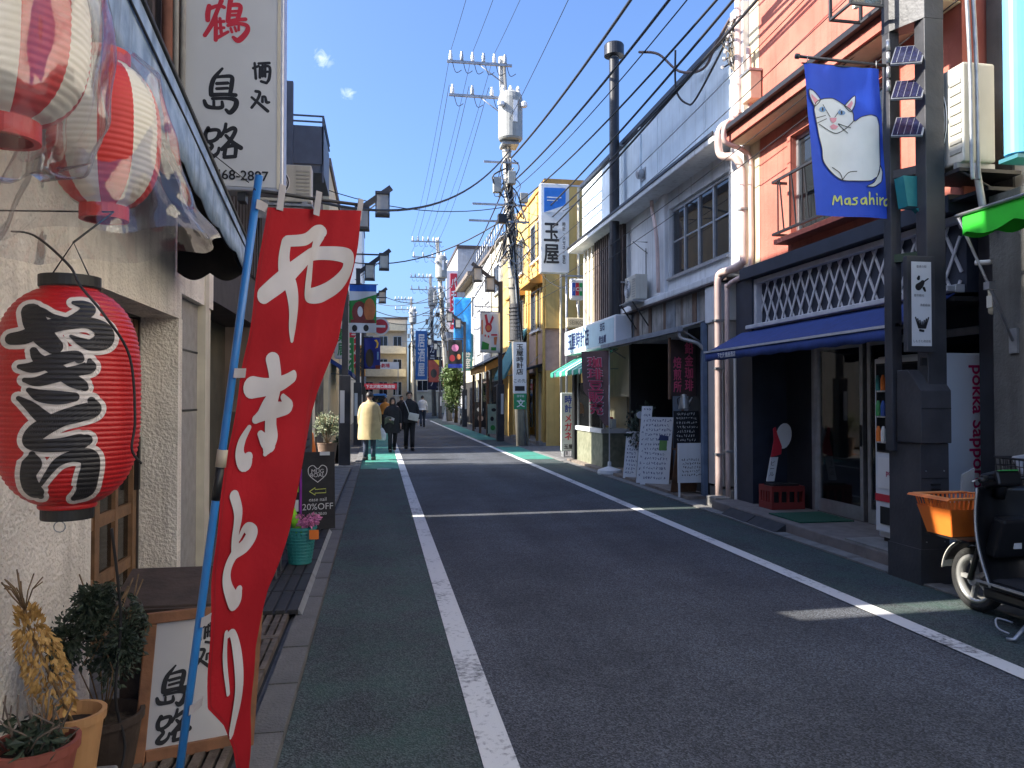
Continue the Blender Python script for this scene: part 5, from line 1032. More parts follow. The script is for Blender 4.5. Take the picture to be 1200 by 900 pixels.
t = thing('display_cutout', 'red and white bottle shaped cut-out leaning over the crate', 'cut-out', (5.1, 9.42, .45)); cm = plane_map((5.05, 9.40, .47), (1, 0, 0), (.12, 0, .99))
el_ = lambda cx, cy, rx, ry: [(cx + rx * math.cos(a * .35), cy + ry * math.sin(a * .35)) for a in range(18)]
def plate(name, pts, m, o): G().prism([cm(x, y, o) for x, y in pts], (0, .012, 0)).build(name, m, t)
plate('white_top', el_(.14, .60, .11, .17), M_SIGNW, .004); plate('red_middle', [(-.02, .32), (.12, .36), (.12, .46), (.04, .62), (.0, .72), (-.03, .70), (.0, .55)], M_RED, .018); plate('white_base', [(-.04, .0), (.07, .0), (.09, .32), (-.02, .32)], M_SIGNW, .006)
text('ビール', M_INK, t, cm(.02, .17, .008), (1, 0, 0), (.12, 0, .99), h=.2, vertical=True)
B('door_mat', mat('green_mat', (.012, .075, .045), .9, .25, 40, .6, 200), None, (4.74, 5.42, 8.12, 8.84, .131, .146)); tag(bpy.data.objects['door_mat'], 'dark green door mat on the liquor shop step', 'mat')
for k in range(2):
    y = 8.22 + k * .72; o = G().prism([(4.46, y, .008), (4.66, y, .008), (4.66, y, .118), (4.64, y, .118)], (0, .70, 0)).build('kerb_ramp', M_RUBBER, None, bevel=.004); tag(o, 'black rubber kerb ramp against shop step, %s of the two' % ('nearer', 'farther')[k], 'ramp', 'kerb ramps at the shop step')
B('drain_cover', M_CONC, None, (4.63, 5.0, 6.15, 7.1, .1301, .15)); tag(bpy.data.objects['drain_cover'], 'small concrete slab on the step below the vending machine', 'slab')
# ---- nearest right building (mostly outside the frame)
t = thing('concrete_building', 'dark concrete building at the right frame edge with pier', 'building', (7, 3, 0)); M_DKC = mat('dark_concrete', (.105, .105, .10), .9, .25, 3, .5, 40, streak=.5)
B('wall', M_DKC, t, (5.36, 11, -14, 5.70, 0, 3.3)); B('upper_wall', mat('pale_upper_render', (.72, .67, .56), .85, .08, 2, .2, 40, streak=.2), t, (5.34, 11, -14, 5.70, 3.3, 9.6)); B('pier', M_DKC, t, (5.04, 5.35, 5.30, 5.62, 0, 2.72)); B('beam', M_DKC, t, (5.04, 5.6, -14, 5.65, 2.721, 3.25)); B('pipe_run', mat('rusty_pipe', (.20, .09, .05), .7), t, (4.98, 5.035, 4.2, 5.66, 3.05, 3.09)); B('gap_wall', M_DKC, t, (5.32, 8, 5.701, 5.97, 3.22, 8.2))
B('anchor_plate', M_STEEL, t, (5.02, 5.039, 5.36, 5.44, 1.92, 2.12)); B('cornice', M_CREAM, t, (5.30, 5.6, -14, 5.72, 9.6, 9.75))
t = thing('green_awning', 'bright green scalloped awning corner at the right frame edge', 'awning', (4.8, 4.8, 2.9)); M_BG = mat('bright_green', (.03, .52, .03), .6, .1)
G().prism([(5.03, 3.0, 3.10), (4.46, 3.0, 2.98), (4.46, 3.0, 2.96), (5.03, 3.0, 3.08)], (0, 2.26, 0)).build('canvas', mat('awning_green_top', (.05, .30, .16), .6), t); G().grid(lambda u, v: (4.46, 3.0 + 2.26 * u, 2.975 - v * (.13 + .05 * abs(math.sin(u * 16)))), 60, 2).build('valance', M_BG, t, thick=.004); G().grid(lambda u, v: (4.46 + .57 * u, 5.262, 2.975 + .10 * u - v * (.15 + .04 * abs(math.sin(u * 6)))), 20, 2).build('end_valance', M_BG, t, thick=.004)
T('front_bar', M_ALU, t, [(4.45, 2.95, 2.985), (4.45, 5.32, 2.985)], .014); T('arm', M_ALU, t, [(4.46, 5.31, 2.97), (4.80, 5.36, 2.4), (5.02, 5.40, 2.02)], .011); B('arm_clamp', M_ALU, t, (4.74, 4.80, 5.32, 5.38, 2.42, 2.48))
t = thing('blue_edge_sign', 'white projecting sign with rounded sky blue edge at top right', 'sign', (5.0, 5.1, 3.4)); g = G()
g.lathe([(.085, 3.42), (.085, 5.6)], (4.80, 5.10, 0), 20); g.build('blue_edge', mat('sky_blue', (.16, .50, .80), .4, .05), t, smooth=False); B('face_box', M_SIGNW, t, (4.83, 5.34, 5.02, 5.18, 3.40, 5.62)); B('base_cap', mat('teal_cap', (.05, .18, .22), .5), t, (4.72, 5.34, 5.01, 5.19, 3.37, 3.399))
strokes('emblem', [[(5.0 + .07 * math.cos(a * .7), 3.95 + .09 * math.sin(a * .7), .012) for a in range(10)]], lambda x, y, o: Vector((x, 5.018 - o, y)), mat('emblem_blue', (.03, .15, .5), .5), t)
# air conditioner on its bracket with conduits
t = outdoor_unit('tall beige outdoor unit mounted behind the near lamp post', (4.90, 5.83, 3.52), R(-90), 1.0, -.1); t.scale = (.62, 1, 1.38)
t = thing('wall_bracket', 'black iron bracket under the tall beige outdoor unit', 'bracket', (5.0, 5.8, 3.4)); B('shelf', M_BALC, t, (4.72, 5.31, 5.60, 6.05, 3.44, 3.47)); T('strut', M_BALC, t, [(4.76, 5.62, 3.44), (5.3, 5.62, 3.2)], .012); B('tray', M_BALC, t, (4.95, 5.30, 5.55, 5.99, 3.28, 3.31))
pipe('drain_hose', [(4.86, 5.60, 3.5), (4.87, 5.58, 3.42), (4.90, 5.57, 3.2), (4.93, 5.56, 3.05), (5.0, 5.55, 3.0)], .028, 'grey flexible hose under the tall outdoor unit', 'hose', M_STEEL)
for k, x in enumerate((4.76, 4.82)): pipe('conduit', [(x - .06, 5.52, 5.6), (x, 5.52, 4.4), (x + .01, 5.52, 3.5), (x + .02, 5.52, 3.35)], .016, '%s thin grey conduit in front of the tall outdoor unit' % ('left', 'right')[k], 'pipe', M_STEEL)
t = thing('meter_box', 'rounded beige meter hanging below the white lattice end', 'meter box', (5.16, 5.66, 2.28)); B('case', mat('beige_plastic', (.55, .5, .36)), t, (5.06, 5.19, 5.62, 5.715, 2.26, 2.52), bevel=.03); T('stub', M_STEEL, t, [(5.13, 5.67, 2.52), (5.13, 5.67, 2.75)], .015); B('lens', M_FROST, t, (5.05, 5.059, 5.64, 5.70, 2.32, 2.42))
pipe('conduit', [(5.13, 5.66, 3.1), (5.13, 5.66, 2.85), (5.10, 5.66, 2.72), (4.95, 5.7, 2.70)], .022, 'white bent conduit crossing the lattice end', 'pipe', M_WHITE)
# ---- scooter
t = thing('scooter', 'black delivery scooter with orange basket parked at the right frame edge', 'scooter', (4.32, 4.4, 0))
M_SCB = mat('scooter_black', (.012, .012, .013), .32, .2, 6); M_TYRE = mat('tyre', (.022, .022, .022), .85, .3, 30, .4, 120); M_SILV = mat('scooter_silver', (.48, .48, .46), .3, .1, 8, metal=.5); M_CREMP = mat('scooter_white', (.66, .64, .58), .35, .05)
def wheel(c, R_, w):
    def ring(prof, m, nm, par):
        g = G(); n = 40; k = len(prof)
        for j in range(n):
            a = 2 * math.pi * j / n
            for r_, x in prof: g.v.append((c[0] + x, c[1] + r_ * math.cos(a), c[2] + r_ * math.sin(a)))
        for j in range(n):
            for i in range(k):
                a, b_ = j * k + i, j * k + (i + 1) % k; c_, d_ = ((j + 1) % n) * k + i, ((j + 1) % n) * k + (i + 1) % k
                g.f.append((a, b_, d_, c_))
        return g.build(nm, m, par, smooth=True)
    wl_ = ring([(R_ - .065, -w * .38), (R_ - .03, -w * .5), (R_ - .008, -w * .34), (R_, 0), (R_ - .008, w * .34), (R_ - .03, w * .5), (R_ - .065, w * .38)], M_TYRE, 'wheel', t)
    ring([(R_ - .066, -w * .36), (R_ - .058, -w * .42), (R_ - .085, -w * .40), (R_ - .09, 0), (R_ - .085, w * .40), (R_ - .058, w * .42)], M_SILV, 'rim', wl_)
    g = G()
    for k in range(5):
        a = 2 * math.pi * k / 5; g.beam((c[0], c[1], c[2]), (c[0], c[1] + (R_ - .08) * math.cos(a), c[2] + (R_ - .08) * math.sin(a)), .03, .03, (1, 0, 0))
    g.build('spokes', M_SILV, wl_); G().tube([(c[0] - .05, c[1], c[2]), (c[0] + .05, c[1], c[2])], .045, 16).build('hub', M_SILV, wl_)
wheel((4.32, 4.99, .235), .235, .085); wheel((4.34, 3.72, .235), .235, .09)
g = G(); g.grid(lambda u, v: (4.32 + (v - .5) * .13, 4.99 + (.262 + .012 * math.sin(math.pi * v)) * math.cos(R(20 + 140 * u)), .235 + (.262 + .012 * math.sin(math.pi * v)) * math.sin(R(20 + 140 * u))), 24, 6); g.build('front_fender', M_SCB, t, smooth=True, thick=.006)
G().grid(lambda u, v: (4.32 + (v - .5) * .145, 4.99 + (.278 + .022 * math.sin(math.pi * v)) * math.cos(R(6 + 52 * u)), .235 + (.278 + .022 * math.sin(math.pi * v)) * math.sin(R(6 + 52 * u))), 10, 6).build('fender_tip', M_CREMP, t, smooth=True, thick=.006)
for s in (-.065, .065): T('fork', M_SCB, t, [(4.32 + s, 4.99, .235), (4.32 + s * .8, 4.86, .62)], .02)
def shield(u, v):  # leg shield: curved panel rising to the handlebar
    z = .27 + .66 * v; w = .26 - .05 * v ** 2 - .02 * (1 - v); x = (u - .5) * 2
    return (4.33 + x * w, 4.70 + .14 * v + .05 * math.sin(math.pi * v) - .09 * x * x, z)
g = G().grid(shield, 24, 20); g.build('leg_shield', M_SCB, t, smooth=True, thick=.018)
T('shield_edge', M_SILV, t, [Vector(shield(0, i / 14)) + Vector((-.006, 0, 0)) for i in range(15)], .008, 6); T('shield_edge', M_SILV, t, [Vector(shield(1, i / 14)) + Vector((.006, 0, 0)) for i in range(15)], .008, 6)
G().prism([(4.16, 4.66, .45), (4.50, 4.66, .45), (4.47, 4.60, .72), (4.19, 4.60, .72)], (0, .10, .02)).build('inner_box', M_SCB, t, bevel=.02); B('sticker', M_SIGNW, t, (4.30, 4.36, 4.635, 4.643, .52, .56))
B('floorboard', M_SCB, t, (4.10, 4.56, 4.12, 4.74, .255, .30), bevel=.02); B('floor_strip', M_SILV, t, (4.085, 4.10, 4.15, 4.74, .285, .30)); B('belly', M_SCB, t, (4.18, 4.48, 3.95, 4.80, .15, .25), bevel=.03); B('floor_rubber', M_RUBBER, t, (4.14, 4.52, 4.2, 4.68, .301, .308))
G().prism([(4.14, 4.18, .28), (4.14, 4.12, .66), (4.14, 3.35, .74), (4.14, 3.30, .5), (4.14, 3.6, .42)], (.38, 0, 0)).build('rear_body', M_SCB, t, bevel=.03); G().prism([(4.18, 4.14, .67), (4.18, 4.10, .76), (4.18, 3.60, .80), (4.18, 3.40, .78), (4.18, 3.36, .74)], (.30, 0, 0)).build('seat', M_BLACK, t, bevel=.03)
T('steering_column', M_SCB, t, [(4.33, 4.80, .85), (4.33, 4.76, 1.0)], .04); T('handlebar', M_SCB, t, spline([(4.03, 4.60, 1.0), (4.12, 4.68, 1.0), (4.33, 4.76, .99), (4.54, 4.68, 1.0), (4.63, 4.60, 1.0)], 5), .016); G().obox((4.33, 4.78, .98), (.20, .17, .11), (R(-15), 0, 0)).build('instrument_box', M_SCB, t, bevel=.02)
G().obox((4.33, 4.755, 1.04), (.15, .11, .006), (R(-15), 0, 0)).build('green_label', mat('label_green', (.05, .42, .08), .5), t); B('label_print', M_INK, t, (4.30, 4.36, 4.735, 4.765, 1.046, 1.05))
for s in (-1, 1):
    x = 4.33 + s * .24; T('grip', M_BLACK, t, [(x - .045 * 0, 4.655, 1.0), (x + s * .075, 4.595, 1.0)], .021); G().prism([(x - .01, 4.74, .90), (x + s * .14, 4.70, .92), (x + s * .13, 4.70, 1.03), (x + s * .0, 4.74, 1.07)], (0, .012, 0)).build('hand_guard', mat('grey_guard', (.30, .31, .32), .4), t); T('brake_lever', M_SILV, t, [(x - s * .02, 4.70, 1.0), (x + s * .1, 4.65, .985)], .007); G().lathe([(.026, -.02), (.03, 0), (.026, .02)], (x - s * .04, 4.70, 1.0), 12).build('switch_box', M_SCB, t)
T('key', M_SILV, t, [(4.40, 4.645, .80), (4.40, 4.62, .79)], .006); G().lathe([(.022, 0), (.022, .006)], (0, 0, 0), 12).build('key_tag', mat('tag_yellow', (.65, .62, .05), .5), t).matrix_basis = Matrix.Translation((4.41, 4.60, .745)) @ Matrix.Rotation(R(80), 4, 'X')
T('side_stand', M_STEEL, t, [(4.22, 4.36, .17), (3.98, 4.30, .02), (3.95, 4.33, .015)], .013); T('stand_loop', M_STEEL, t, spline([(4.08, 4.42, .09), (4.0, 4.46, .11), (3.97, 4.42, .06), (4.0, 4.36, .04)], 4), .007); 
bz = B('front_rack', M_SCB, t, (4.22, 4.50, 4.95, 5.40, .50, .515))
# orange basket: slatted rim over closed tapered sides
ba = []
def bq(u, v, z0, z1):  # u round the rim
    c0 = [(4.22, 5.12), (4.54, 5.12), (4.54, 5.38), (4.22, 5.38)]; c1 = [(4.14, 5.04), (4.62, 5.04), (4.62, 5.44), (4.14, 5.44)]
    k = u * 4; i = int(k) % 4; w = k - int(k); j = (i + 1) % 4; f = z0 + (z1 - z0) * v; tt = (f - .52) / .30
    return tuple((c0[i][q] * (1 - w) + c0[j][q] * w) * (1 - tt) + (c1[i][q] * (1 - w) + c1[j][q] * w) * tt for q in (0, 1)) + (f,)
bk = G().grid(lambda u, v: bq(min(u, .99999), v, .52, .73), 32, 3).build('basket', M_ORNG, t, thick=.008); B('basket_floor', M_ORNG, bk, (4.22, 4.54, 5.12, 5.38, .52, .527))
for k in range(48): u = (k + .5) / 48; G().beam(bq(u, 0, .73, .80), bq(u, 1, .73, .80), .016, .006, Vector(bq(u, 0, .73, .8)) - Vector((4.38, 5.25, .73))).build('basket_slat', M_ORNG, bk)
G().tube([bq(u / 40 % 1, 1, .73, .81) for u in range(41)], .012, 6).build('basket_rim', mat('orange_light', (.78, .30, .10), .45), bk); G().prism([(4.10, 5.02, .80), (4.12, 5.02, .815), (4.12, 5.46, .815), (4.10, 5.46, .80)], (.05, 0, .0)).build('basket_lip', M_ORNG, bk)
# ---- bicycle behind the scooter
t = thing('bicycle', 'city bicycle with black wire basket behind the scooter', 'bicycle', (4.98, 4.6, 0)); M_BIKE = mat('bike_silver', (.40, .42, .44), .35, .1, metal=.6)
wheel((4.98, 5.12, .33), .33, .04); wheel((4.98, 4.06, .33), .33, .04)
for o_ in [o for o in bpy.data.objects if o.parent == t and o.name.startswith('wheel')]: pass
fr_ = [((4.98, 5.12, .33), (4.98, 4.98, .85)), ((4.98, 4.98, .72), (4.98, 4.55, .32)), ((4.98, 4.55, .32), (4.98, 4.38, .80)), ((4.98, 4.55, .32), (4.98, 4.06, .33)), ((4.98, 4.40, .68), (4.98, 4.06, .33)), ((4.98, 4.98, .85), (4.98, 4.95, 1.08))]
for a_, b_ in fr_: T('frame_tube', M_BIKE, t, [a_, b_], .016)
G().prism([(4.90, 4.28, .83), (5.06, 4.28, .83), (5.0, 4.52, .85), (4.96, 4.52, .85)], (0, 0, .05)).build('saddle', M_BLACK, t, bevel=.015); T('handlebar', M_BIKE, t, spline([(4.72, 4.78, 1.12), (4.76, 4.88, 1.12), (4.88, 4.95, 1.10), (4.98, 4.96, 1.09), (5.08, 4.95, 1.10), (5.20, 4.88, 1.12), (5.24, 4.78, 1.12)], 4), .012)
for x in (4.71, 5.25): T('grip', mat('tan_grip', (.42, .20, .10), .6), t, [(x, 4.80, 1.12), (x, 4.68, 1.12)], .018)
def basket_wires(x0, x1, y0, y1, z0, z1, nm):
    q = G()
    for z in [z0 + (z1 - z0) * i / 4 for i in range(5)]: e = .02 * (z - z0) / (z1 - z0); q.tube([(x0 - e, y0 - e, z), (x1 + e, y0 - e, z), (x1 + e, y1 + e, z), (x0 - e, y1 + e, z), (x0 - e, y0 - e, z)], .004 if z < z1 else .010, 5)
    for i in range(9):
        f = i / 8
        for a_ in ((x0 + (x1 - x0) * f, y0), (x0 + (x1 - x0) * f, y1), (x0, y0 + (y1 - y0) * f), (x1, y0 + (y1 - y0) * f)): q.tube([(a_[0], a_[1], z0), (a_[0] + (a_[0] - (x0 + x1) / 2) * .1, a_[1] + (a_[1] - (y0 + y1) / 2) * .1, z1)], .003, 4)
    return q.build(nm, M_BALC, t)
basket_wires(4.82, 5.14, 5.06, 5.34, .86, 1.09, 'wire_basket'); G().prism([(4.88, 5.1, .9), (5.08, 5.1, .9), (5.06, 5.26, 1.12), (4.90, 5.26, 1.10)], (0, .06, 0)).build('bag_in_basket', mat('grey_bag', (.30, .31, .33), .7, .2), t, bevel=.02)
# ---- coffee shop front
M_BROWNS = mat('sign_brown', (.05, .028, .024), .6, .25, 6); M_PINKP2 = mat('neon_pink_print', (.60, .08, .16), .5)
t = thing('coffee_sign', 'dark brown hanging sign with pink coffee roastery lettering', 'sign', (4.88, 11.85, 1.6)); B('board', M_BROWNS, t, (4.66, 5.09, 11.85, 11.89, 1.60, 2.52)); B('frame', M_WOOD, t, (4.63, 4.659, 11.84, 11.90, 1.55, 2.55))
text('鉛金珈琲', M_PINKP2, t, (4.97, 11.845, 2.08), (1, 0, 0), (0, 0, 1), h=.80, w=.15, vertical=True, bold=.035); text('焙煎所', M_PINKP2, t, (4.77, 11.845, 1.95), (1, 0, 0), (0, 0, 1), h=.58, w=.14, vertical=True, bold=.035)
t = thing('coffee_kettle', 'small silver kettle hanging above the coffee menu board', 'kettle', (4.86, 11.8, 1.38)); G().lathe([(.085, 0), (.09, .02), (.06, .17), (.045, .22), (.05, .235), (.01, .25)], (4.86, 11.8, 1.385), 20).build('body', M_SILV, t, smooth=True); T('spout', M_SILV, t, [(4.93, 11.8, 1.46), (5.0, 11.8, 1.58)], [.018, .01]); T('handle', M_BLACK, t, spline([(4.80, 11.8, 1.58), (4.75, 11.8, 1.55), (4.76, 11.8, 1.46)], 3), .008)
def scribble(board, mp, x0, x1, ys_, m, h, seed, w=.006):
    rnd = random.Random(seed); L = []
    for y in ys_:
        x = x0 + rnd.uniform(0, .02)
        e = x1 - rnd.uniform(0, (x1 - x0) * .25)
        while x < e:
            for _ in range(2): L.append([(x + rnd.uniform(0, h * .7), y + rnd.uniform(-h / 2, h / 2), w), (x + rnd.uniform(0, h * .7), y + rnd.uniform(-h / 2, h / 2), w), (x + rnd.uniform(0, h * .7), y + rnd.uniform(-h / 2, h / 2), w)])
            x += h * .95
    return kind(strokes('handwriting', L, mp, m, board, .0015, 0, 1, 3, .00001), 'stuff')
t = thing('menu_chalkboard', 'black chalk menu board hung below the coffee sign', 'chalkboard', (4.87, 11.8, .75)); B('board', M_CHB, t, (4.68, 5.10, 11.78, 11.80, .76, 1.36)); mp_ = plane_map((4.68, 11.779, .76), (1, 0, 0), (0, 0, 1)); scribble(t, mp_, .04, .40, [.55, .48, .41, .34, .27, .20, .13, .06], M_CHALK, .042, 5); B('ledge', M_WOOD, t, (4.66, 5.12, 11.75, 11.80, .735, .758))
t = thing('white_menu_stand', 'white folding menu stand with black handwriting below the chalk menu', 'menu stand', (4.85, 11.45, .05)); B('board', M_SIGNW, t, (4.60, 5.05, 11.42, 11.44, .24, .86)); mp_ = plane_map((4.60, 11.4195, .24), (1, 0, 0), (0, 0, 1)); scribble(t, mp_, .06, .42, [.36, .30, .24, .18, .12], M_INK, .04, 8)
for x in (4.60, 5.02): B('leg', M_WHITE, t, (x, x + .03, 11.40, 11.418, .02, .86))
G().prism([(4.61, 11.75, .055), (5.04, 11.75, .055), (5.04, 11.47, .85), (4.61, 11.47, .85)], (0, .02, 0)).build('back_panel', M_WOOD, t)
def leaner(label, base, w, h, text_rows, seed, lift=0, extra=None):
    t = thing('menu_board', label, 'menu board', base, group='leaning menu boards'); mp_ = plane_map(base, (.80, -.60, 0), (.13, .13, .98))
    G().prism([mp_(0, 0, 0), mp_(w, 0, 0), mp_(w, h, 0), mp_(0, h, 0)], (.012, .016, 0)).build('board', M_SIGNW, t); scribble(t, mp_, .03, w - .02, [h - .06 - i * (h - .1) / text_rows for i in range(text_rows)], blue, .05, seed, .007)
    return t, mp_
leaner('narrow white menu board leaning by the coffee flag base', (4.62, 14.25, .03), .26, .92, 11, 3)
t, mp_ = leaner('tall white menu board with green picture leaning outside the coffee shop', (4.58, 13.15, .03), .52, 1.22, 13, 4); blob('picture', [(.30, .62), (.44, .62), (.44, .84), (.30, .84)], mp_, mat('picture_green', (.12, .25, .06), .6), t, .003); blob('roof_print', [(.28, .80), (.46, .80), (.46, .88), (.30, .90)], mp_, blue, t, .004)
leaner('slim white strip board leaning behind the tall menu board', (4.60, 13.42, .03), .2, 1.42, 12, 6)
t = thing('coffee_flag', 'brown vertical flag with red coffee bean lettering on a white base', 'flag', (4.66, 15.25, 0)); G().lathe([(.24, .0), (.25, .03), (.24, .09), (.12, .13), (.04, .16), (.035, .26)], (4.66, 15.25, .008), 28).build('base', M_WHITE, t); T('pole', M_WHITE, t, [(4.66, 15.25, .15), (4.66, 15.25, 2.62)], .014)
cf = lambda x, y, off=0: Vector((4.655, 15.25, 2.55)) + Vector((-.80, .60, 0)) * (x * (1 - .12 * y)) + Vector((0, 0, -1)) * (y - .18 * x * y * .3) + Vector((-.6, -.8, 0)) * (.03 * math.sin(x * 9 + y * 4) + off)
G().grid(lambda u, v: cf(u * (.62 if v < .55 else .62 - .5 * (v - .55) / .45), v * 1.55), 16, 40).build('cloth', mat('flag_brown', (.16, .09, .085), .7, .2, 5), t, smooth=True, fix=False)
vs, fs, (x0, x1, y0, y1) = glyphs('珈\n琲\n豆\n販\n売', .05); G().add([cf(.50 - (v.x - x0) / (x1 - x0) * .36 , .12 + (y1 - v.y) / (y1 - y0) * 1.22, .010 + v.z) for v in vs], fs).build('lettering', mat('flag_pink', (.58, .06, .12), .6), t, fix=False)
vs, fs, (x0, x1, y0, y1) = glyphs('珈\n琲\n豆\n販\n売', .09); G().add([cf(.51 - (v.x - x0) / (x1 - x0) * .38 , .11 + (y1 - v.y) / (y1 - y0) * 1.24, .004 + v.z) for v in vs], fs).build('lettering_outline', M_SIGNW, t, fix=False)
leaf_t = thing('entrance_plant', 'dark leafy plant in the coffee shop doorway', 'potted plant', (5.0, 14.3, .05)); G().lathe([(.12, .06), (.16, .36), (.14, .36), (.10, .1)], (5.05, 14.3, 0), 20).build('pot', M_BLACK, leaf_t); leaf_cloud('foliage', M_LEAFD, leaf_t, (5.05, 14.3, .95), (.30, .40, .45), 700, .11, 14)
t = thing('price_sign', 'small round white pink sign in the coffee doorway plants', 'sign', (4.85, 13.9, 1.1)); G().lathe([(.07, 0), (.07, .01)], (0, 0, 0), 16).build('disc', M_SIGNW, t).matrix_basis = Matrix.Translation((4.85, 13.9, 1.25)) @ Matrix.Rotation(R(90), 4, 'X'); T('stake', M_WOOD, t, [(4.85, 13.91, .06), (4.85, 13.91, 1.2)], .006)
# black stove pipe, outdoor unit and small fittings on the grey building
t = thing('stove_pipe', 'tall black stove pipe with round cap rising past the grey building', 'chimney', (4.86, 15.5, 2.7)); M_PIPEB = mat('stove_black', (.016, .016, .02), .4, .3, 5)
G().tube([(4.86, 15.5, 2.66), (4.86, 15.5, 4.9)], .125, 20).build('lower_pipe', M_PIPEB, t, smooth=False); G().tube([(4.86, 15.5, 4.85), (4.86, 15.5, 8.75)], .105, 20).build('upper_pipe', M_PIPEB, t); G().tube([(4.86, 15.5, 8.70), (4.86, 15.5, 8.80)], .085, 16).build('cap_neck', M_STEEL, t); G().lathe([(.12, 8.78), (.21, 8.80), (.21, 9.02), (.19, 9.05), (.02, 9.06)], (4.86, 15.5, 0), 24).build('cap', M_PIPEB, t)
for z in (4.0, 5.6, 6.9): B('stay', M_STEEL, t, (4.95, 5.12, 15.48, 15.52, z, z + .03))
t = outdoor_unit('grey outdoor air conditioner unit on the bracket under the strip window', (4.93, 14.35, 3.47), R(-90), .8); t = thing('wall_bracket', 'steel bracket frame under the grey building outdoor unit', 'bracket', (4.9, 14.4, 3.3)); B('shelf', M_STEEL, t, (4.72, 5.15, 13.95, 14.75, 3.41, 3.43)); T('strut', M_BALC, t, [(4.74, 14.0, 3.41), (5.06, 14.0, 2.95)], .014); T('strut', M_BALC, t, [(4.74, 14.7, 3.41), (5.06, 14.7, 2.95)], .014)
pipe('drain_pipe', [(5.02, 13.7, 5.27), (5.02, 13.68, 5.1), (5.0, 13.55, 4.95), (4.98, 13.4, 4.7), (5.0, 13.36, 4.3), (5.02, 13.36, 3.5)], .035, 'bent white rain pipe beside the strip window')
t = thing('vent_hood', 'small round vent hood on the grey parapet panels', 'vent', (5.0, 14.3, 5.9)); G().lathe([(.09, 0), (.09, .10), (.07, .12)], (0, 0, 0), 16).build('hood', M_STEEL, t).matrix_basis = Matrix.Translation((5.05, 14.28, 5.95)) @ Matrix.Rotation(R(-100), 4, 'Y'); B('flange', M_STEEL, t, (5.06, 5.07, 14.16, 14.40, 5.82, 6.06))
t = thing('wire_bracket', 'rusty iron wire bracket on the grey second floor wall', 'bracket', (5.0, 14.3, 4.5)); T('arm', M_BALC, t, [(5.15, 14.3, 4.62), (4.85, 14.3, 4.62), (5.15, 14.3, 4.4)], .01); B('switch', M_BALC, t, (5.10, 5.148, 14.5, 14.58, 3.85, 4.0)); T('cable', M_CABLE, t, [(5.12, 14.3, 4.5), (5.12, 14.3, 3.6)], .01)
t = thing('insulator_rack', 'rack of corroded wire insulators at the corner pier top', 'insulator', (4.95, 10.15, 6.6)); rnd = random.Random(6)
for k in range(7): T('bracket', M_BALC, t, [(5.0, 10.0 + k * .05, 6.95 - k * .09), (4.90, 10.05 + k * .05, 6.90 - k * .09)], .012); G().lathe([(.02, 0), (.028, .02), (.018, .05)], (4.88, 10.06 + k * .05, 6.88 - k * .09), 8).build('insulator', M_WHITE, t)
for k in range(14): T('lead', M_CABLE if k % 2 else mat('cable_tan', (.30, .24, .16), .7), t, spline([(4.94, 10.02 + rnd.uniform(0, .3), 6.95), (4.90 + rnd.uniform(-.06, .06), 10.0 + rnd.uniform(0, .35), 6.7), (4.93, 10.02 + rnd.uniform(0, .3), 6.45), (4.97, 10.15, 6.2)], 4), .006, 5)
# ================================================================ street further on
M_YELW = mat('yellow_render', (.60, .40, .13), .85, .1, 2.5, .3, 40, streak=.3); M_OCHR = mat('ochre_hood', (.48, .25, .06), .7, .15); M_PNKW = mat('pink_beige_tile', (.42, .30, .24), .7, .12, 6); M_CREA2 = mat('pale_cream_wall', (.62, .56, .40), .85, .1, 2.5, .2, 40, streak=.35); M_TEALC = mat('teal_canvas', (.06, .22, .24), .7, .15)
t = thing('yellow_house', 'yellow rendered three storey house behind the concrete utility pole', 'house', (7.5, 28, 0))
B('wall', M_YELW, t, (5.4, 12, 24.8, 31.3, 3.9, 8.7)); B('lower_wall', M_PNKW, t, (5.38, 12, 24.9, 31.2, 2.5, 3.899)); B('ground_wall', M_YELW, t, (5.42, 12, 24.82, 25.6, 0, 2.499), (5.42, 12, 30.6, 31.28, 0, 2.499), (6.2, 12, 25.6, 30.6, 0, 2.499)); B('roof_edge', M_OCHR, t, (5.34, 12, 24.74, 31.36, 8.7, 8.86))
window(t, 'w', 5.4, 6, 0, 25.5, 27.1, 3.95, 5.35); window(t, 'w', 5.4, 6, 0, 28.6, 30.2, 3.95, 5.35); window(t, 'w', 5.4, 6, 0, 25.5, 27.1, 6.4, 7.7); window(t, 'w', 5.4, 6, 0, 28.6, 30.2, 6.4, 7.7)
for y in (25.3, 28.4): G().prism([(5.4, y, 5.85), (4.95, y, 5.55), (4.95, y, 5.48), (5.4, y, 5.48)], (0, 2.0, 0)).build('window_hood', M_OCHR, t)
for y in (24.9, 26.0, 27.6): T('wall_pipe', M_YELW, t, [(5.36, y, 8.6), (5.36, y, .1)], .05)
for x in (5.9, 6.5, 7.3): T('side_pipe', M_CREAM, t, [(x, 24.74, 8.6), (x, 24.74, .1)], .045)
B('shop_door', M_DARK, t, (5.6, 5.65, 26.4, 27.6, .05, 2.3)); B('shop_window', G_SHOP, t, (5.6, 5.61, 28, 30.5, .5, 2.3)); B('pillar', M_CREAM, t, (5.40, 5.6, 25.9, 26.15, 0, 2.45)); B('plinth', M_CONC, t, (5.2, 6.2, 24.85, 30.6, 0, .12))
q = thing('teal_awning', 'large teal slanted canvas awning on the yellow house', 'awning', (4.9, 29, 2.5)); G().prism([(5.38, 27.9, 4.2), (4.55, 27.9, 2.45), (4.55, 27.9, 2.3), (5.38, 27.9, 4.05)], (0, 2.7, 0)).build('canvas', M_TEALC, q); T('arm', M_STEEL, q, [(5.38, 28, 2.5), (4.6, 28, 2.42)], .02)
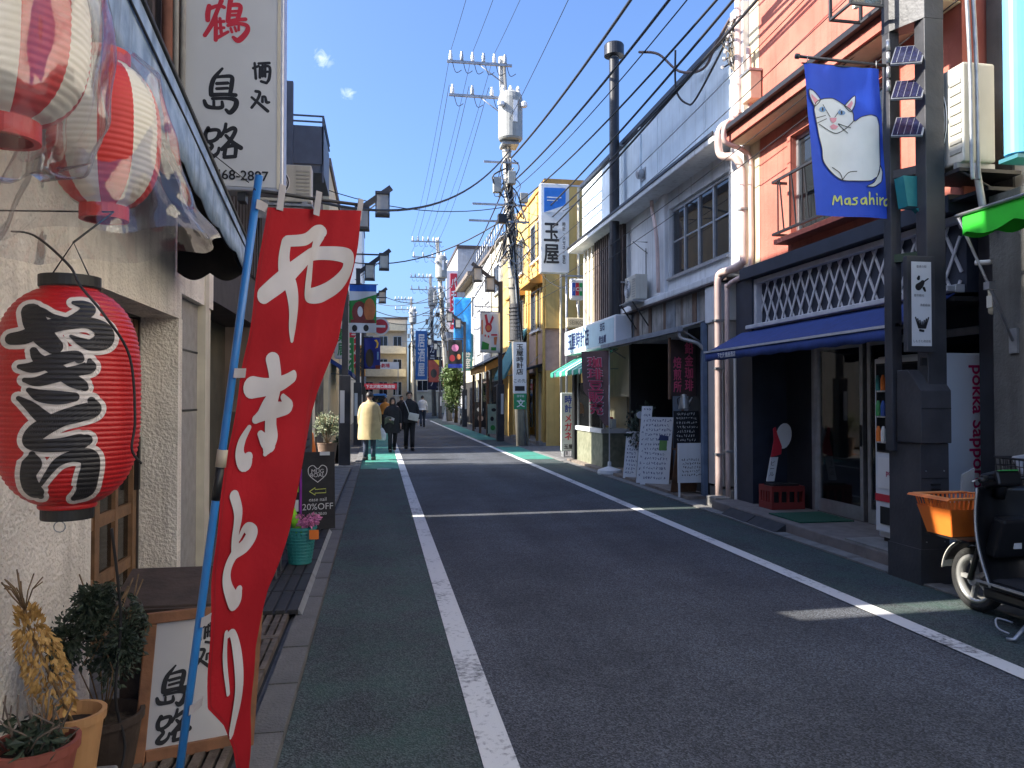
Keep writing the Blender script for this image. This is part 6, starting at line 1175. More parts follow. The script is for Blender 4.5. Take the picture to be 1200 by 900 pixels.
q = thing('black_awning', 'small black metal canopy beside the yellow house corner', 'awning', (5.1, 25.8, 2.6)); G().prism([(5.38, 25.2, 2.75), (4.75, 25.2, 2.55), (4.75, 25.2, 2.48), (5.38, 25.2, 2.66)], (0, 1.7, 0)).build('canopy', M_BLACK, q); T('stay', M_STEEL, q, [(5.38, 25.4, 3.1), (4.8, 25.4, 2.57)], .012)
t = thing('cream_house', 'cream house with roof railing beyond the yellow house', 'house', (8, 37, 0))
B('wall', M_CREA2, t, (5.3, 12, 33.3, 43.2, 2.6, 8.6)); B('ground_wall', M_W2, t, (5.5, 12, 33.3, 43.2, 0, 2.6)); B('front_bay', M_YELW, t, (5.32, 12, 31.6, 33.2, 0, 7.4)); B('roof_slab', M_OLDWD, t, (5.2, 12, 33.2, 43.3, 8.6, 8.75)); B('dirty_gable', M_W2, t, (5.27, 5.299, 36.8, 43, 3.0, 8.5))
for k in range(12): T('rail_post', M_STEEL, t, [(5.35, 33.4 + k * .85, 8.75), (5.35, 33.4 + k * .85, 9.75)], .025, 5)
for z in (9.3, 9.75): T('roof_rail', M_STEEL, t, [(5.35, 33.4, z), (5.35, 42.8, z)], .025, 5); T('roof_rail', M_STEEL, t, [(5.35, 33.4, z), (11, 33.4, z)], .025, 5)
for y in (34, 37.2, 40.4): window(t, 'w', 5.3, 6, 0, y, y + 1.5, 4.0, 5.4); window(t, 'w', 5.3, 6, 0, y, y + 1.5, 6.4, 7.7)
for y in (33.5, 36.4, 39.6, 42.8): T('wall_pipe', M_W2, t, [(5.24, y, 8.5), (5.24, y, .1)], .05)
B('shop_glass', G_SHOP, t, (5.44, 5.45, 34, 42.5, .4, 2.4)); B('shutter', M_CORR, t, (5.46, 5.49, 38.5, 42.0, .05, 2.5))
q = thing('ochre_canopy', 'sloping ochre shop canopy with dark roof on the cream house', 'awning', (4.9, 34.5, 2.9)); G().prism([(5.31, 31.7, 3.5), (4.35, 31.7, 3.0), (4.35, 31.7, 2.7), (5.31, 31.7, 3.1)], (0, 5.5, 0)).build('fascia', M_OCHR, q); G().prism([(5.31, 31.6, 3.58), (4.25, 31.6, 3.05), (4.25, 31.6, 3.0), (5.31, 31.6, 3.51)], (0, 5.7, 0)).build('roof', M_BLACK, q)
for y in (32, 34.4, 36.9): B('post', M_WOOD, q, (4.42, 4.52, y, y + .1, .02, 2.72))
t = thing('brown_roof_house', 'pale house with brown overhanging roof near the far tree', 'house', (8, 47, 0)); B('wall', M_CREA2, t, (5.5, 12, 43.6, 50.2, 0, 8.6)); B('roof', M_OLDWD, t, (4.9, 12, 43.4, 50.4, 8.6, 8.85)); B('shop_front', M_DARK, t, (5.47, 5.499, 44, 49.8, .1, 2.6))
for y in (44.2, 47.2): window(t, 'w', 5.5, 6, 0, y, y + 1.6, 4.0, 5.4); window(t, 'w', 5.5, 6, 0, y, y + 1.6, 6.4, 7.7)
t = slab('far_right_block', 'tall pale block with red vertical sign in the distance', 5.8, 14, 58, 68, 13.0, M_W2, face='w', wins=[(59 + i * 2.4, 60.5 + i * 2.4, 3 + k * 2.9, 4.4 + k * 2.9) for i in range(3) for k in range(3)])
q = thing('far_vertical_sign', 'red and white vertical sign on the distant pale block', 'sign', (5.3, 57.6, 7)); B('case', M_SIGNW, q, (4.9, 5.75, 57.5, 57.8, 6.6, 11.2)); B('red_face', M_RED, q, (5.2, 5.7, 57.45, 57.499, 6.8, 11.0)); text('パチンコ', M_SIGNW, q, (5.45, 57.44, 8.9), (1, 0, 0), (0, 0, 1), h=3.6, w=.4, vertical=True, bold=.03)
slab('street_end_block', 'beige apartment block with balconies closing the street view', -4, 3.2, 92, 104, 11.0, M_W4, face='s', wins=[(-3.4 + i * 1.65, -2.4 + i * 1.65, 2 + k * 2.7, 3.6 + k * 2.7) for i in range(4) for k in range(3)])
eb = bpy.data.objects['street_end_block']
for k in range(3): B('balcony', M_CREAM, eb, (-3.8, 3.0, 91.0, 91.95, 4.2 + k * 2.7, 5.1 + k * 2.7))
slab('street_end_white_house', 'white house at the street end right of the beige block', 3.6, 9.5, 88, 98, 8.0, M_CREA2, face='s', wins=[(4.2 + i * 1.8, 5.4 + i * 1.8, z, z + 1.2) for i in range(3) for z in (2.5, 5.2)])
slab('street_end_brown_house', 'brown roofed house at street end left of the beige block', -12, -4.4, 86, 96, 9.0, M_W4, face='s', wins=[(-11 + i * 2, -9.6 + i * 2, 3.5, 5) for i in range(3)])
slab('right_row_house', 'narrow grey house just before the distant tree', 6.0, 13, 50.6, 57.6, 7.4, M_W2, face='w', wins=[(51.4 + i * 2, 52.8 + i * 2, 4.4, 5.7) for i in range(3)])
slab('curve_house', 'grey house where the road bends away to the right', 8, 16, 70, 82, 9, M_W5, face='w', wins=[(71 + i * 3, 72.6 + i * 3, 3 + k * 2.8, 4.5 + k * 2.8) for i in range(3) for k in range(2)])
slab('far_left_block', 'grey left block where the street narrows in the distance', -10, -1.7, 47.2, 59.6, 5.4, M_W2, wins=[(48 + i * 3.6, 50 + i * 3.6, 3.0, 4.4) for i in range(3)])
slab('far_left_row', 'brown left row beyond the white tiled tower', -10, -1.5, 70.5, 85, 8.4, M_W3, wins=[(71.5 + i * 3.2, 73.5 + i * 3.2, 3 + k * 2.6, 4.4 + k * 2.6) for i in range(4) for k in range(2)])
# signs across the far end
def hboard(name, label, x0, x1, y, z0, z1, m, txt=None, tm=None, post=None):
    q = thing(name, label, 'sign', ((x0 + x1) / 2, y, 0)); B('board', m, q, (x0, x1, y, y + .12, z0, z1))
    if txt: text(txt, tm, q, ((x0 + x1) / 2, y - .01, (z0 + z1) / 2), (1, 0, 0), (0, 0, 1), h=(z1 - z0) * .6, bold=.03)
    for x in (x0 + .06, x1 - .06): B('post', M_STEEL, q, (x - .04, x + .04, y + .121, y + .2, 0, z1))
    return q
hboard('red_street_sign', 'long red and white sign board across the street end', -1.2, 1.3, 60, 2.3, 2.75, M_RED, '下北沢南口商店街', M_SIGNW); hboard('pale_beam_sign', 'pale horizontal sign beam above the red sign board', -1.4, 1.6, 66, 4.1, 4.7, M_SIGNW, '本多劇場', M_RED)
def vsign(label, x0, x1, y, z0, z1, m, txt, tm, group=None, depth=.15, wall=None):
    q = thing('vertical_sign', label, 'sign', ((x0 + x1) / 2, y, z0), group=group); B('case', m, q, (x0, x1, y, y + depth, z0, z1), bevel=.02)
    if txt: text(txt, tm, q, ((x0 + x1) / 2, y - .008, (z0 + z1) / 2), (1, 0, 0), (0, 0, 1), h=(z1 - z0) * .86, w=(x1 - x0) * .6, vertical=True, bold=.03)
    if wall is not None: B('bracket', M_STEEL, q, (min(x1, wall), max(x1, wall), y + .05, y + .1, z0 + .2, z0 + .26), (min(x1, wall), max(x1, wall), y + .05, y + .1, z1 - .26, z1 - .2))
    return q
pgreen = mat('sign_leaf_green', (.03, .26, .08), .5); M_SBLUE = mat('sign_blue', (.02, .14, .42), .45); M_NVY = mat('sign_navy', (.012, .02, .07), .45)
vsign('blue vertical sign in the distance left of the far poles', 3.0, 4.0, 66, 3.2, 7.4, M_SBLUE, '居酒屋', M_SIGNW, wall=5.8); vsign('navy vertical sign with white marks in the distance', 4.2, 5.0, 68.5, 2.4, 6.8, M_NVY, 'カラオケ', M_SIGNW, wall=5.8)
vsign('white vertical shop sign on the cream left shop', -1.55, -1.05, 27.2, 2.95, 4.1, M_SIGNW, '薬局', pgreen, wall=-1.6); vsign('green vertical sign on the grey left house', -1.6, -1.1, 33.6, 2.6, 4.2, pgreen, '生花', M_SIGNW, wall=-1.7); vsign('red vertical sign on the charcoal left house', -1.6, -1.05, 41, 3.2, 5.2, M_RED, 'ラーメン', M_SIGNW, wall=-1.75); vsign('yellow vertical sign low on far left block', -1.6, -.9, 50, 3.0, 5.0, M_OCHR, '喫茶', M_INK, wall=-1.7)
vsign('teal vertical sign on the brown roofed house', 4.75, 5.35, 44.6, 3.2, 5.4, M_TEALC, '美容室', M_SIGNW, wall=5.5); vsign('white vertical sign on the narrow grey house', 5.0, 5.7, 51.2, 3.4, 6.2, M_SIGNW, '歯科', M_SBLUE, wall=6.0); vsign('dark red vertical sign at the street bend', 5.2, 6.0, 64.5, 2.6, 5.6, M_RED, '焼肉', M_SIGNW, wall=5.8)
# ---- signs round the watch shop
t = thing('watch_projecting_sign', 'white projecting sign with large black lettering and blue top panel', 'sign', (4.7, 20.4, 5.0)); B('case', M_SIGNW, t, (4.28, 5.08, 20.3, 20.52, 4.98, 7.42), bevel=.02); B('blue_panel', mat('panel_blue', (.02, .16, .55), .4), t, (4.38, 4.98, 20.29, 20.299, 6.62, 7.30)); G().prism([(4.38, 20.287, 6.62), (4.98, 20.287, 6.62), (4.98, 20.287, 6.84)], (0, .002, 0)).build('white_wedge', M_SIGNW, t); B('panel_print', M_SIGNW, t, (4.46, 4.86, 20.286, 20.289, 7.02, 7.05)); B('panel_print', M_SIGNW, t, (4.46, 4.75, 20.286, 20.289, 6.94, 6.965))
text('玉屋', M_INK, t, (4.58, 20.29, 5.78), (1, 0, 0), (0, 0, 1), h=1.12, w=.44, vertical=True, bold=.05); text('時計・メガネ・宝石', M_INK, t, (4.93, 20.29, 5.8), (1, 0, 0), (0, 0, 1), h=1.15, w=.09, vertical=True, bold=.02)
T('support_pole', M_ALU, t, [(5.06, 20.55, 7.3), (5.06, 20.55, .02)], .03); B('support_arm', M_ALU, t, (4.9, 5.6, 20.53, 20.57, 4.93, 4.97)); B('support_arm', M_ALU, t, (4.9, 5.6, 20.53, 20.57, 7.43, 7.47))
t = thing('card_sign', 'small rounded white credit card sign with three coloured stripes', 'sign', (5.2, 19.9, 4.2)); B('case', M_SIGNW, t, (5.0, 5.40, 19.9, 20.0, 4.20, 4.78), bevel=.06)
for k, (m, s) in enumerate(((mat('card_blue', (.02, .08, .4), .4), 'J'), (M_RED, 'C'), (mat('card_green', (.02, .3, .08), .4), 'B'))):
    B('stripe', m, t, (5.055 + k * .10, 5.145 + k * .10, 19.89, 19.899, 4.32, 4.66)); text(s, M_SIGNW, t, (5.10 + k * .10, 19.888, 4.49), (1, 0, 0), (0, 0, 1), h=.1, bold=.03)
T('stem', M_ALU, t, [(5.2, 19.95, 4.2), (5.28, 19.95, 3.5)], .018)
t = thing('small_box_sign', 'small cream box sign above the watch shop sign', 'sign', (5.15, 19.9, 3.45)); B('case', M_CREAM, t, (4.90, 5.42, 19.85, 19.97, 3.46, 3.72), bevel=.02); text('SEIKO', mat('grey_print', (.25, .22, .15)), t, (5.16, 19.842, 3.59), (1, 0, 0), (0, 0, 1), h=.11, bold=.02)
t = thing('glasses_sign', 'white upright sign with blue and red lettering beside the watch shop', 'sign', (4.98, 20.0, .05)); B('case', mat('pale_green_sign', (.55, .60, .53), .5), t, (4.78, 5.16, 20.0, 20.1, .17, 1.72), bevel=.012); text('時計', mat('print_blue', (.015, .05, .3)), t, (4.97, 19.992, 1.42), (1, 0, 0), (0, 0, 1), h=.46, w=.2, vertical=True, bold=.045); text('メガネ', M_RED, t, (4.97, 19.992, .80), (1, 0, 0), (0, 0, 1), h=.68, w=.2, vertical=True, bold=.045); text('玉屋', M_INK, t, (4.97, 19.992, .28), (1, 0, 0), (0, 0, 1), h=.12, bold=.03)
for x in (4.82, 5.08): B('foot', M_STEEL, t, (x, x + .04, 19.9, 20.2, .01, .169))
# ---- utility poles
M_CPOLE = mat('pole_concrete', (.40, .37, .31), .85, .15, 4, .3, 50, streak=.45); M_TRAN = mat('transformer_grey', (.33, .33, .30), .5, .1, 5, streak=.5); M_BAND = mat('pole_band', (.05, .05, .05), .6, .3, 20)
def utility_pole(label, base, top, y, seed, near=True):
    t = thing('utility_pole', label, 'utility pole', (base, y, 0), group='concrete utility poles'); rnd = random.Random(seed); H_ = 12.9; px = lambda z: base + (top - base) * z / H_
    T('pole', M_CPOLE, t, [(px(0), y, 0), (px(H_), y, H_)], [.21, .12], 16)
    for z, s in ((12.55, 1.0), (11.45, .95)):
        xl = px(z) - 1.85
        B('crossarm', M_STEEL, t, (xl, px(z) + .3, y - .17, y - .10, z, z + .08)); T('arm_brace', M_STEEL, t, [(px(z) - .8, y - .14, z), (px(z), y - .14, z - .55)], .02, 5)
        for k in range(6 if z > 12 else 3):
            x = xl + .12 + k * (.36 if z > 12 else .65); G().lathe([(.05, 0), (.07, .03), (.05, .08), (.07, .11), (.05, .16), (.06, .2), (.03, .26), (.045, .3)], (x, y - .135, z + .08), 10).build('insulator', M_WHITE if k % 2 == 0 else M_STEEL, t, smooth=True)
            T('jumper', M_CABLE, t, spline([(x, y - .14, z + .3), (x + .15, y - .16, z - .3), (x + .35, y - .2, z - .25)], 4), .012, 5)
    x = px(10.9) + .12
    tr = G().lathe([(.36, 10.0), (.40, 10.06), (.40, 11.35), (.36, 11.5), (.2, 11.62), (.02, 11.66)], (x, y - .38, 0), 24).build('transformer', M_TRAN, t)
    B('rating_plate', M_SIGNW, tr, (x + .02, x + .16, y - .80, y - .785, 10.5, 11.2))
    for k in range(3): G().lathe([(.05, 0), (.08, .04), (.06, .1), (.08, .14), (.03, .26)], (x - .25 + k * .25, y - .4, 11.55), 10).build('bushing', M_WHITE, tr)
    for k in range(2): G().lathe([(.07, 0), (.11, .03), (.11, .14), (.05, .2)], (x - .36 + k * .75, y - .72, 11.0), 10).build('cutout', M_WHITE, tr)
    B('tank_bracket', M_STEEL, t, (px(10.1) - .2, px(10.1) + .35, y - .45, y + .2, 9.88, 9.98))
    for k, (dx, z, s) in enumerate(((-.45, 8.3, .5), (.05, 8.6, .42), (.42, 8.0, .32), (-.35, 7.3, .3))): B('junction_box', M_TRAN if k < 3 else M_BLACK, t, (px(z) + dx - .13, px(z) + dx + .13, y - .40, y - .18, z, z + s), bevel=.02)
    for z, w in ((9.3, 1.1), (7.9, 1.7), (7.35, 1.9)): B('cable_arm', M_STEEL, t, (px(z) - w * .75, px(z) + w * .3, y - .25, y - .19, z, z + .06))
    for k in range(26 if near else 10):
        z0 = rnd.uniform(6.4, 9.6); a = rnd.uniform(0, 6.28); r0 = rnd.uniform(.18, .62)
        T('slack_cable', rnd.choice((M_CABLE, M_CABLE, M_STEEL, M_CPOLE)), t, spline([(px(z0) + .2 * math.cos(a), y - .2 - .1 * math.sin(a), z0), (px(z0) + r0 * math.cos(a + 1), y - .25 - .25 * r0, z0 - .35), (px(z0) + r0 * 1.1 * math.cos(a + 2.2), y - .3, z0 - .8 - rnd.uniform(0, .4)), (px(z0) + .18 * math.cos(a + 3), y - .2, z0 - .7), (px(z0), y - .22, z0 - 1.2)], 4), rnd.uniform(.012, .03), 5)
    for z in [5.2 + .35 * k for k in range(16)]: G().lathe([(.215 - .007 * z, 0), (.235 - .007 * z, 0), (.235 - .007 * z, .035), (.215 - .007 * z, .035)], (px(z), y, z), 14, cap=False).build('band', M_STEEL if rnd.random() < .6 else M_BAND, t)
    for k in range(14): T('step_bolt', M_STEEL, t, [(px(3 + k * .45) - (.3 if k % 2 else -.3), y, 3 + k * .45), (px(3 + k * .45), y, 3 + k * .45)], .014, 5)
    for k, s in enumerate((-.08, .0, .08)): T('riser', (M_CABLE, M_STEEL, M_CPOLE)[k], t, [(px(0) + s * 1.2 + .06, y - .20, .05 if k else 3.5), (px(9.5) + s, y - .16, 9.5)], .028, 6)
    return t, px
t, px1 = utility_pole('concrete utility pole with transformer nearest on the right pavement', 4.66, 3.96, 25.0, 1)
G().lathe([(.212, 3.5), (.206, 4.7)], (px1(4.1), 25, 0), 20).build('striped_guard', mat('guard_dark', (.07, .07, .075), .7, .3, 20), t)
for k in range(9): G().lathe([(.214, 0), (.222, .01), (.222, .03), (.214, .04)], (px1(3.6 + k * .125), 25, 3.55 + k * .125), 18, cap=False).build('guard_ridge', M_BAND, t)
s_ = B('pole_sign', M_SIGNW, t, (4.30, 4.74, 24.74, 24.77, 1.74, 3.42)); text('玉屋時計店', M_INK, s_, (4.52, 24.735, 2.85), (1, 0, 0), (0, 0, 1), h=1.0, w=.24, vertical=True, bold=.03); B('arrow_block', M_INK, s_, (4.36, 4.68, 24.732, 24.738, 1.82, 1.98)); text('この先', M_INK, s_, (4.52, 24.735, 2.15), (1, 0, 0), (0, 0, 1), h=.13)
s_ = B('school_sign', mat('sign_green', (.02, .24, .10), .45), t, (4.32, 4.74, 24.735, 24.765, 1.22, 1.73)); text('文', M_SIGNW, s_, (4.55, 24.73, 1.42), (1, 0, 0), (0, 0, 1), h=.27, bold=.05); text('通学路', M_SIGNW, s_, (4.54, 24.73, 1.65), (1, 0, 0), (0, 0, 1), h=.08)
t, px2 = utility_pole('concrete utility pole beside the distant leafy tree', 4.85, 3.95, 54.0, 2); G().prism([(4.35, 54, 0), (4.6, 54, 0), (4.85, 54, 1.9), (4.8, 54, 2.0)], (0, .1, 0)).build('pole_guard', M_SIGNW, t)
utility_pole('distant utility pole just past the far right lamp', 4.9, 4.5, 70.0, 7, False)
t, px3 = utility_pole('slim utility pole in the far distance near the street end', 3.9, 3.4, 86.0, 3, False)
# ---- overhead wires
def wire(label, pts_list, r, m=M_CABLE):
    o = T('overhead_wire', m, None, pts_list, r * .74, 6); tag(o, label, 'wire', 'overhead wires'); return o
rnd = random.Random(21)
for k in range(3): wire('thin high voltage wire %s of three over the street' % ('left', 'middle', 'right')[k], sag((2.25 + k * .72, 24.9, 12.95), (2.6 + k * .75, -9, 13.2), 1.15, 20), .010); wire('thin high voltage wire between the two far poles, %s of three' % ('left', 'middle', 'right')[k], sag((2.25 + k * .72, 24.9, 12.95), (2.15 + k * .72, 53.9, 12.95), .7, 12), .010)
for k in range(3): wire('thin low wire from transformer arm towards far poles, %s of three' % ('left', 'middle', 'right')[k], sag((2.2 + k * .65, 24.85, 11.8), (2.15 + k * .65, 53.85, 11.8), .9, 12), .012)
W8 = [('thick twisted cable uppermost over the right pavement', (4.25, 24.8, 9.5), (4.35, -8, 9.2), .95, .042), ('second thick cable over the right pavement', (4.35, 24.8, 8.75), (4.45, -8, 8.5), .95, .036), ('thin cable just under the second thick cable', (4.4, 24.8, 8.5), (4.5, -8, 8.3), 1.0, .016), ('lashed cable pair over the coffee shop', (4.5, 24.8, 8.05), (4.6, -8, 8.0), 1.0, .028), ('sagging cable crossing the stove pipe', (4.55, 24.8, 7.0), (4.7, -8, 8.3), .75, .030), ('lower twin cable crossing the stove pipe', (4.6, 24.8, 6.7), (4.75, -8, 8.1), .8, .026), ('cable along the grey parapet edge', (4.6, 24.8, 6.2), (4.8, -8, 8.1), .5, .028), ('thin lone wire above the thick cables', (4.1, 24.8, 10.6), (4.2, -8, 12.2), .7, .012)]
for lb, a, b, d_, r_ in W8: wire(lb, sag(a, b, d_, 26), r_)
for k, (z1, z2, x) in enumerate(((5.9, 6.6, 4.9), (5.5, 6.1, 4.88), (4.9, 5.4, 4.86), (4.6, 5.15, 4.84))): wire('thin wire number %s from the top in front of the grey facade' % ('one', 'two', 'three', 'four')[k], sag((4.65, 24.85, z1), (x, 3.0, z2), .35, 20), .009)
wire('thick cable swooping across the street to the left eaves', sag((4.2, 24.8, 9.75), (-1.45, 11.4, 4.55), .95, 22), .034); wire('cable from the pole to the far left houses', sag((4.2, 24.8, 7.6), (-1.6, 29.5, 6.8), .7, 14), .028); wire('thin wire from the pole across to the brown slatted house', sag((4.2, 24.8, 7.9), (-1.75, 22.4, 7.6), .4, 12), .018)
for k, (ya, za, yb, zb, d_) in enumerate(((53.8, 8.6, 47.2, 8.8, .8), (53.8, 8.2, 38, 6.6, 1.0), (53.8, 7.6, 31.5, 5.5, .9), (53.8, 9.0, 60, 9.4, .8))): wire('cable from the far pole to the left row, %s' % ('highest', 'second', 'lowest', 'farthest')[k], sag((4.1, ya, za), (-1.5, yb, zb), d_, 12), .03)
for k in range(4): wire('street cable between the first and far pole, %s of four' % ('top', 'second', 'third', 'bottom')[k], sag((4.3, 25.1, 9.2 - k * .6), (4.2, 53.8, 9.0 - k * .5), .9 + .15 * k, 14), .03)
for k in range(3): wire('distant cable beyond the far pole, %s of three' % ('top', 'middle', 'bottom')[k], sag((4.2, 54.1, 9 - k * .7), (3.6, 85.8, 8.8 - k * .6), .8, 10), .035)
for k, (a, b, d_) in enumerate((((4.5, 24.8, 7.2), (5.38, 25.2, 6.0), .2), ((4.5, 24.8, 6.9), (5.2, 20.4, 4.6), .5), ((4.5, 24.9, 7.5), (5.3, 33.5, 7.6), .5), ((4.6, 24.8, 7.8), (5.0, 18.8, 6.6), .3))): wire('service drop wire to %s' % ('the yellow house corner', 'the credit card sign', 'the cream house', 'the grey parapet end')[k], sag(a, b, d_, 10), .014)
o = wire('curved brown cable looping from the thick cable to the corner pier', spline([(4.4, 12.6, 7.55), (4.6, 12.2, 7.35), (4.85, 11.9, 6.95), (5.0, 11.3, 6.75), (4.98, 10.8, 6.9), (4.93, 10.2, 7.0)], 6), .03, mat('cable_brown', (.13, .09, .08), .7)); wire('hanging cable loop at the parapet corner', spline([(4.93, 10.3, 6.75), (4.85, 11.2, 6.25), (4.85, 11.6, 6.3), (4.75, 11.8, 6.6), (4.7, 11.7, 7.2)], 6), .022)
wire('white insulating sleeve on the third cable', sag((4.53, 9.6, 7.1), (4.55, 8.0, 7.25), .02, 3), .055, mat('cable_sleeve', (.55, .42, .36), .6))
# ---- small lamp posts along the street with cloth banners
M_LAMPG = mat('lamp_glass_pale', (.55, .53, .46), .5)
def street_lamp(label, x, y, s):
    """s = +1 when the road lies towards +X."""
    t = thing('street_lamp', label, 'street lamp', (x, y, 0), group='small street lamps along the road')
    B('pole', M_DARKM, t, (x - .07, x + .07, y - .07, y + .07, .4, 5.9)); B('base', M_DARKM, t, (x - .13, x + .13, y - .16, y + .12, .0, 2.1), bevel=.01); B('notice', M_SIGNW, t, (x - .05 * s - .05, x - .05 * s + .05, y - .17, y - .162, 1.0, 1.75))
    G().beam((x, y, 5.75), (x + s * 1.05, y, 6.55), .09, .13).build('arm', M_DARKM, t); G().beam((x + s * .1, y - .08, 5.65), (x + s * 1.0, y - .08, 6.35), .03, .03).build('arm_rail', M_STEEL, t)
    for dx, z in ((.38, 5.55), (.85, 5.9)):
        f = B('lantern', M_DARKM, t, (x + s * dx - .17, x + s * dx + .17, y - .17, y + .17, z + .46, z + .52), (x + s * dx - .17, x + s * dx + .17, y - .17, y + .17, z - .03, z), *[(x + s * dx + a - .015, x + s * dx + a + .015, y + b - .015, y + b + .015, z, z + .46) for a in (-.15, .15) for b in (-.15, .15)]); B('diffuser', M_LAMPG, f, (x + s * dx - .13, x + s * dx + .13, y - .13, y + .13, z + .03, z + .45))
    T('hanger_rod', M_DARKM, t, [(x, y, 4.95), (x + s * .95, y, 4.95)], .02)
    return t
def cloth(label, x0, x1, y, z0, z1, m, shapes, rod=True):
    t = thing('street_banner', label, 'banner', ((x0 + x1) / 2, y, z0), group='painted cloth street banners'); w, h = x1 - x0, z1 - z0
    f = lambda u, v, off=0: Vector((x0 + w * u, y - .03 * math.sin(u * 7 + v * 3) - off, z0 + h * v)); G().grid(lambda u, v: f(u, v), 10, 16).build('cloth', m, t, smooth=True, thick=.004)
    for k, (nm, pts, mm) in enumerate(shapes): blob(nm, pts, f, mm, t, .006 + .003 * k, .15)
    if rod: T('rod', M_DARKM, t, [(x0 - .05, y, z1 + .01), (x1 + .05, y, z1 + .01)], .015)
E_ = lambda cx, cy, rx, ry, n=14: [(cx + rx * math.cos(2 * math.pi * a / n), cy + ry * math.sin(2 * math.pi * a / n)) for a in range(n)]
Rc = lambda a, b, c, d: [(a, c), (b, c), (b, d), (a, d)]
pg, pbn, pwh, por, pyl, pbk = mat('paint_green', (.03, .26, .05), .7), mat('paint_brown', (.22, .04, .03), .7), M_SIGNW, mat('paint_orange', (.6, .2, .07), .7), mat('paint_yellow', (.7, .5, .05), .7), M_INK
street_lamp('charcoal street lamp on the left kerb just beyond the red flag', -.80, 18.3, 1); street_lamp('charcoal street lamp on the left behind the picture banner', -.72, 26.0, 1); street_lamp('charcoal street lamp on left holding the moon banner', -.75, 35.0, 1)
street_lamp('charcoal street lamp beside the concrete pole holding the rabbit banner', 4.38, 28.0, -1); street_lamp('charcoal street lamp by the parked bicycles and the blue banner', 4.7, 43.0, -1); street_lamp('charcoal street lamp in the far right distance', 4.8, 62.0, -1)
cloth('painted banner with brown animals on green above a white strip', -1.0, -.12, 25.9, 3.75, 5.35, pg, [('blue_band', Rc(0, 1, .86, 1), mat('paint_blue', (.02, .12, .5), .7)), ('white_band', [(0, .66), (.3, .68), (1, .80), (1, .86), (0, .86)], pwh), ('brown_shape', E_(.38, .42, .28, .24), pbn), ('pale_face', E_(.40, .44, .10, .11), pwh), ('orange_shape', E_(.75, .48, .22, .24), por), ('red_band', Rc(.05, .95, .20, .27), pbn), ('white_strip', Rc(0, 1, 0, .20), pwh), ('dark_spot', E_(.2, .09, .10, .07), pbk), ('dark_spot', E_(.62, .1, .10, .07), pbk)])
cloth('deep blue painted banner with yellow crescent moon', -.70, .02, 34.9, 2.9, 4.3, mat('paint_navy', (.012, .03, .26), .7), [('moon', [(.62, .92), (.78, .94), (.90, .82), (.84, .68), (.68, .66), (.78, .74), (.78, .84)], pyl), ('dark_figure', E_(.35, .35, .25, .3), pbk), ('red_edge', Rc(.7, 1, 0, .12), pbn), ('pale_mark', Rc(.8, .9, .3, .55), mat('paint_sky', (.2, .4, .7)))])
cloth('white banner with red rabbit drawing and green patches', 3.62, 4.36, 27.9, 3.25, 4.75, pwh, [('rabbit', E_(.42, .62, .17, .12), M_RED), ('rabbit_ear', [(.30, .70), (.22, .93), (.33, .95), (.42, .74)], M_RED), ('rabbit_ear', [(.48, .74), (.60, .92), (.68, .86), (.55, .70)], M_RED), ('pale_face', E_(.42, .61, .11, .07), por), ('left_stroke', Rc(.06, .13, .45, .8), por), ('green_patch', [(.05, .08), (.42, .08), (.45, .22), (.1, .28)], pg), ('green_patch', Rc(.55, .8, .06, .14), pg), ('red_mark', Rc(.55, .85, .42, .46), M_RED), ('red_carrot', [(.7, .2), (.8, .2), (.85, .4), (.68, .38)], por), ('red_dot', E_(.25, .42, .04, .03), M_RED), ('red_dot', E_(.42, .40, .04, .03), M_RED)])
cloth('bright blue banner hanging at the cream house', 4.1, 5.1, 43.2, 4.2, 7.3, mat('paint_bright_blue', (.02, .28, .72), .6), [('pale_swirl', E_(.5, .5, .35, .2), mat('paint_sky2', (.06, .36, .8)))], False); cloth('dark floral banner under the bright blue banner', 3.75, 4.55, 42.85, 3.3, 4.85, pbk, [('pink_flower', E_(.5, .72, .25, .13), M_PINK), ('pink_flower', E_(.3, .35, .2, .12), M_RED), ('pink_flower', E_(.75, .4, .14, .1), por), ('blue_base', Rc(0, 1, 0, .14), mat('paint_royal', (.02, .05, .4)))])
cloth('dark red painted banner on the farthest right lamp', 3.85, 4.7, 61.9, 2.9, 4.7, pbn, [('yellow_corner', [(.5, 1), (1, 1), (1, .75)], pyl), ('dark_shape', E_(.5, .4, .3, .2), pbk)])
t = thing('round_sign', 'round red and white road sign beside the picture banner', 'road sign', (.0, 26.2, 3.8)); G().tube([(.02, 26.2, 4.0), (.02, 26.24, 4.0)], .30, 24).build('rim', M_SIGNW, t); G().tube([(.02, 26.18, 4.0), (.02, 26.199, 4.0)], .24, 24).build('disc', M_RED, t); B('bar', M_SIGNW, t, (-.14, .18, 26.17, 26.179, 3.96, 4.04)); B('bracket', M_DARKM, t, (-.65, .0, 26.241, 26.27, 3.98, 4.02))
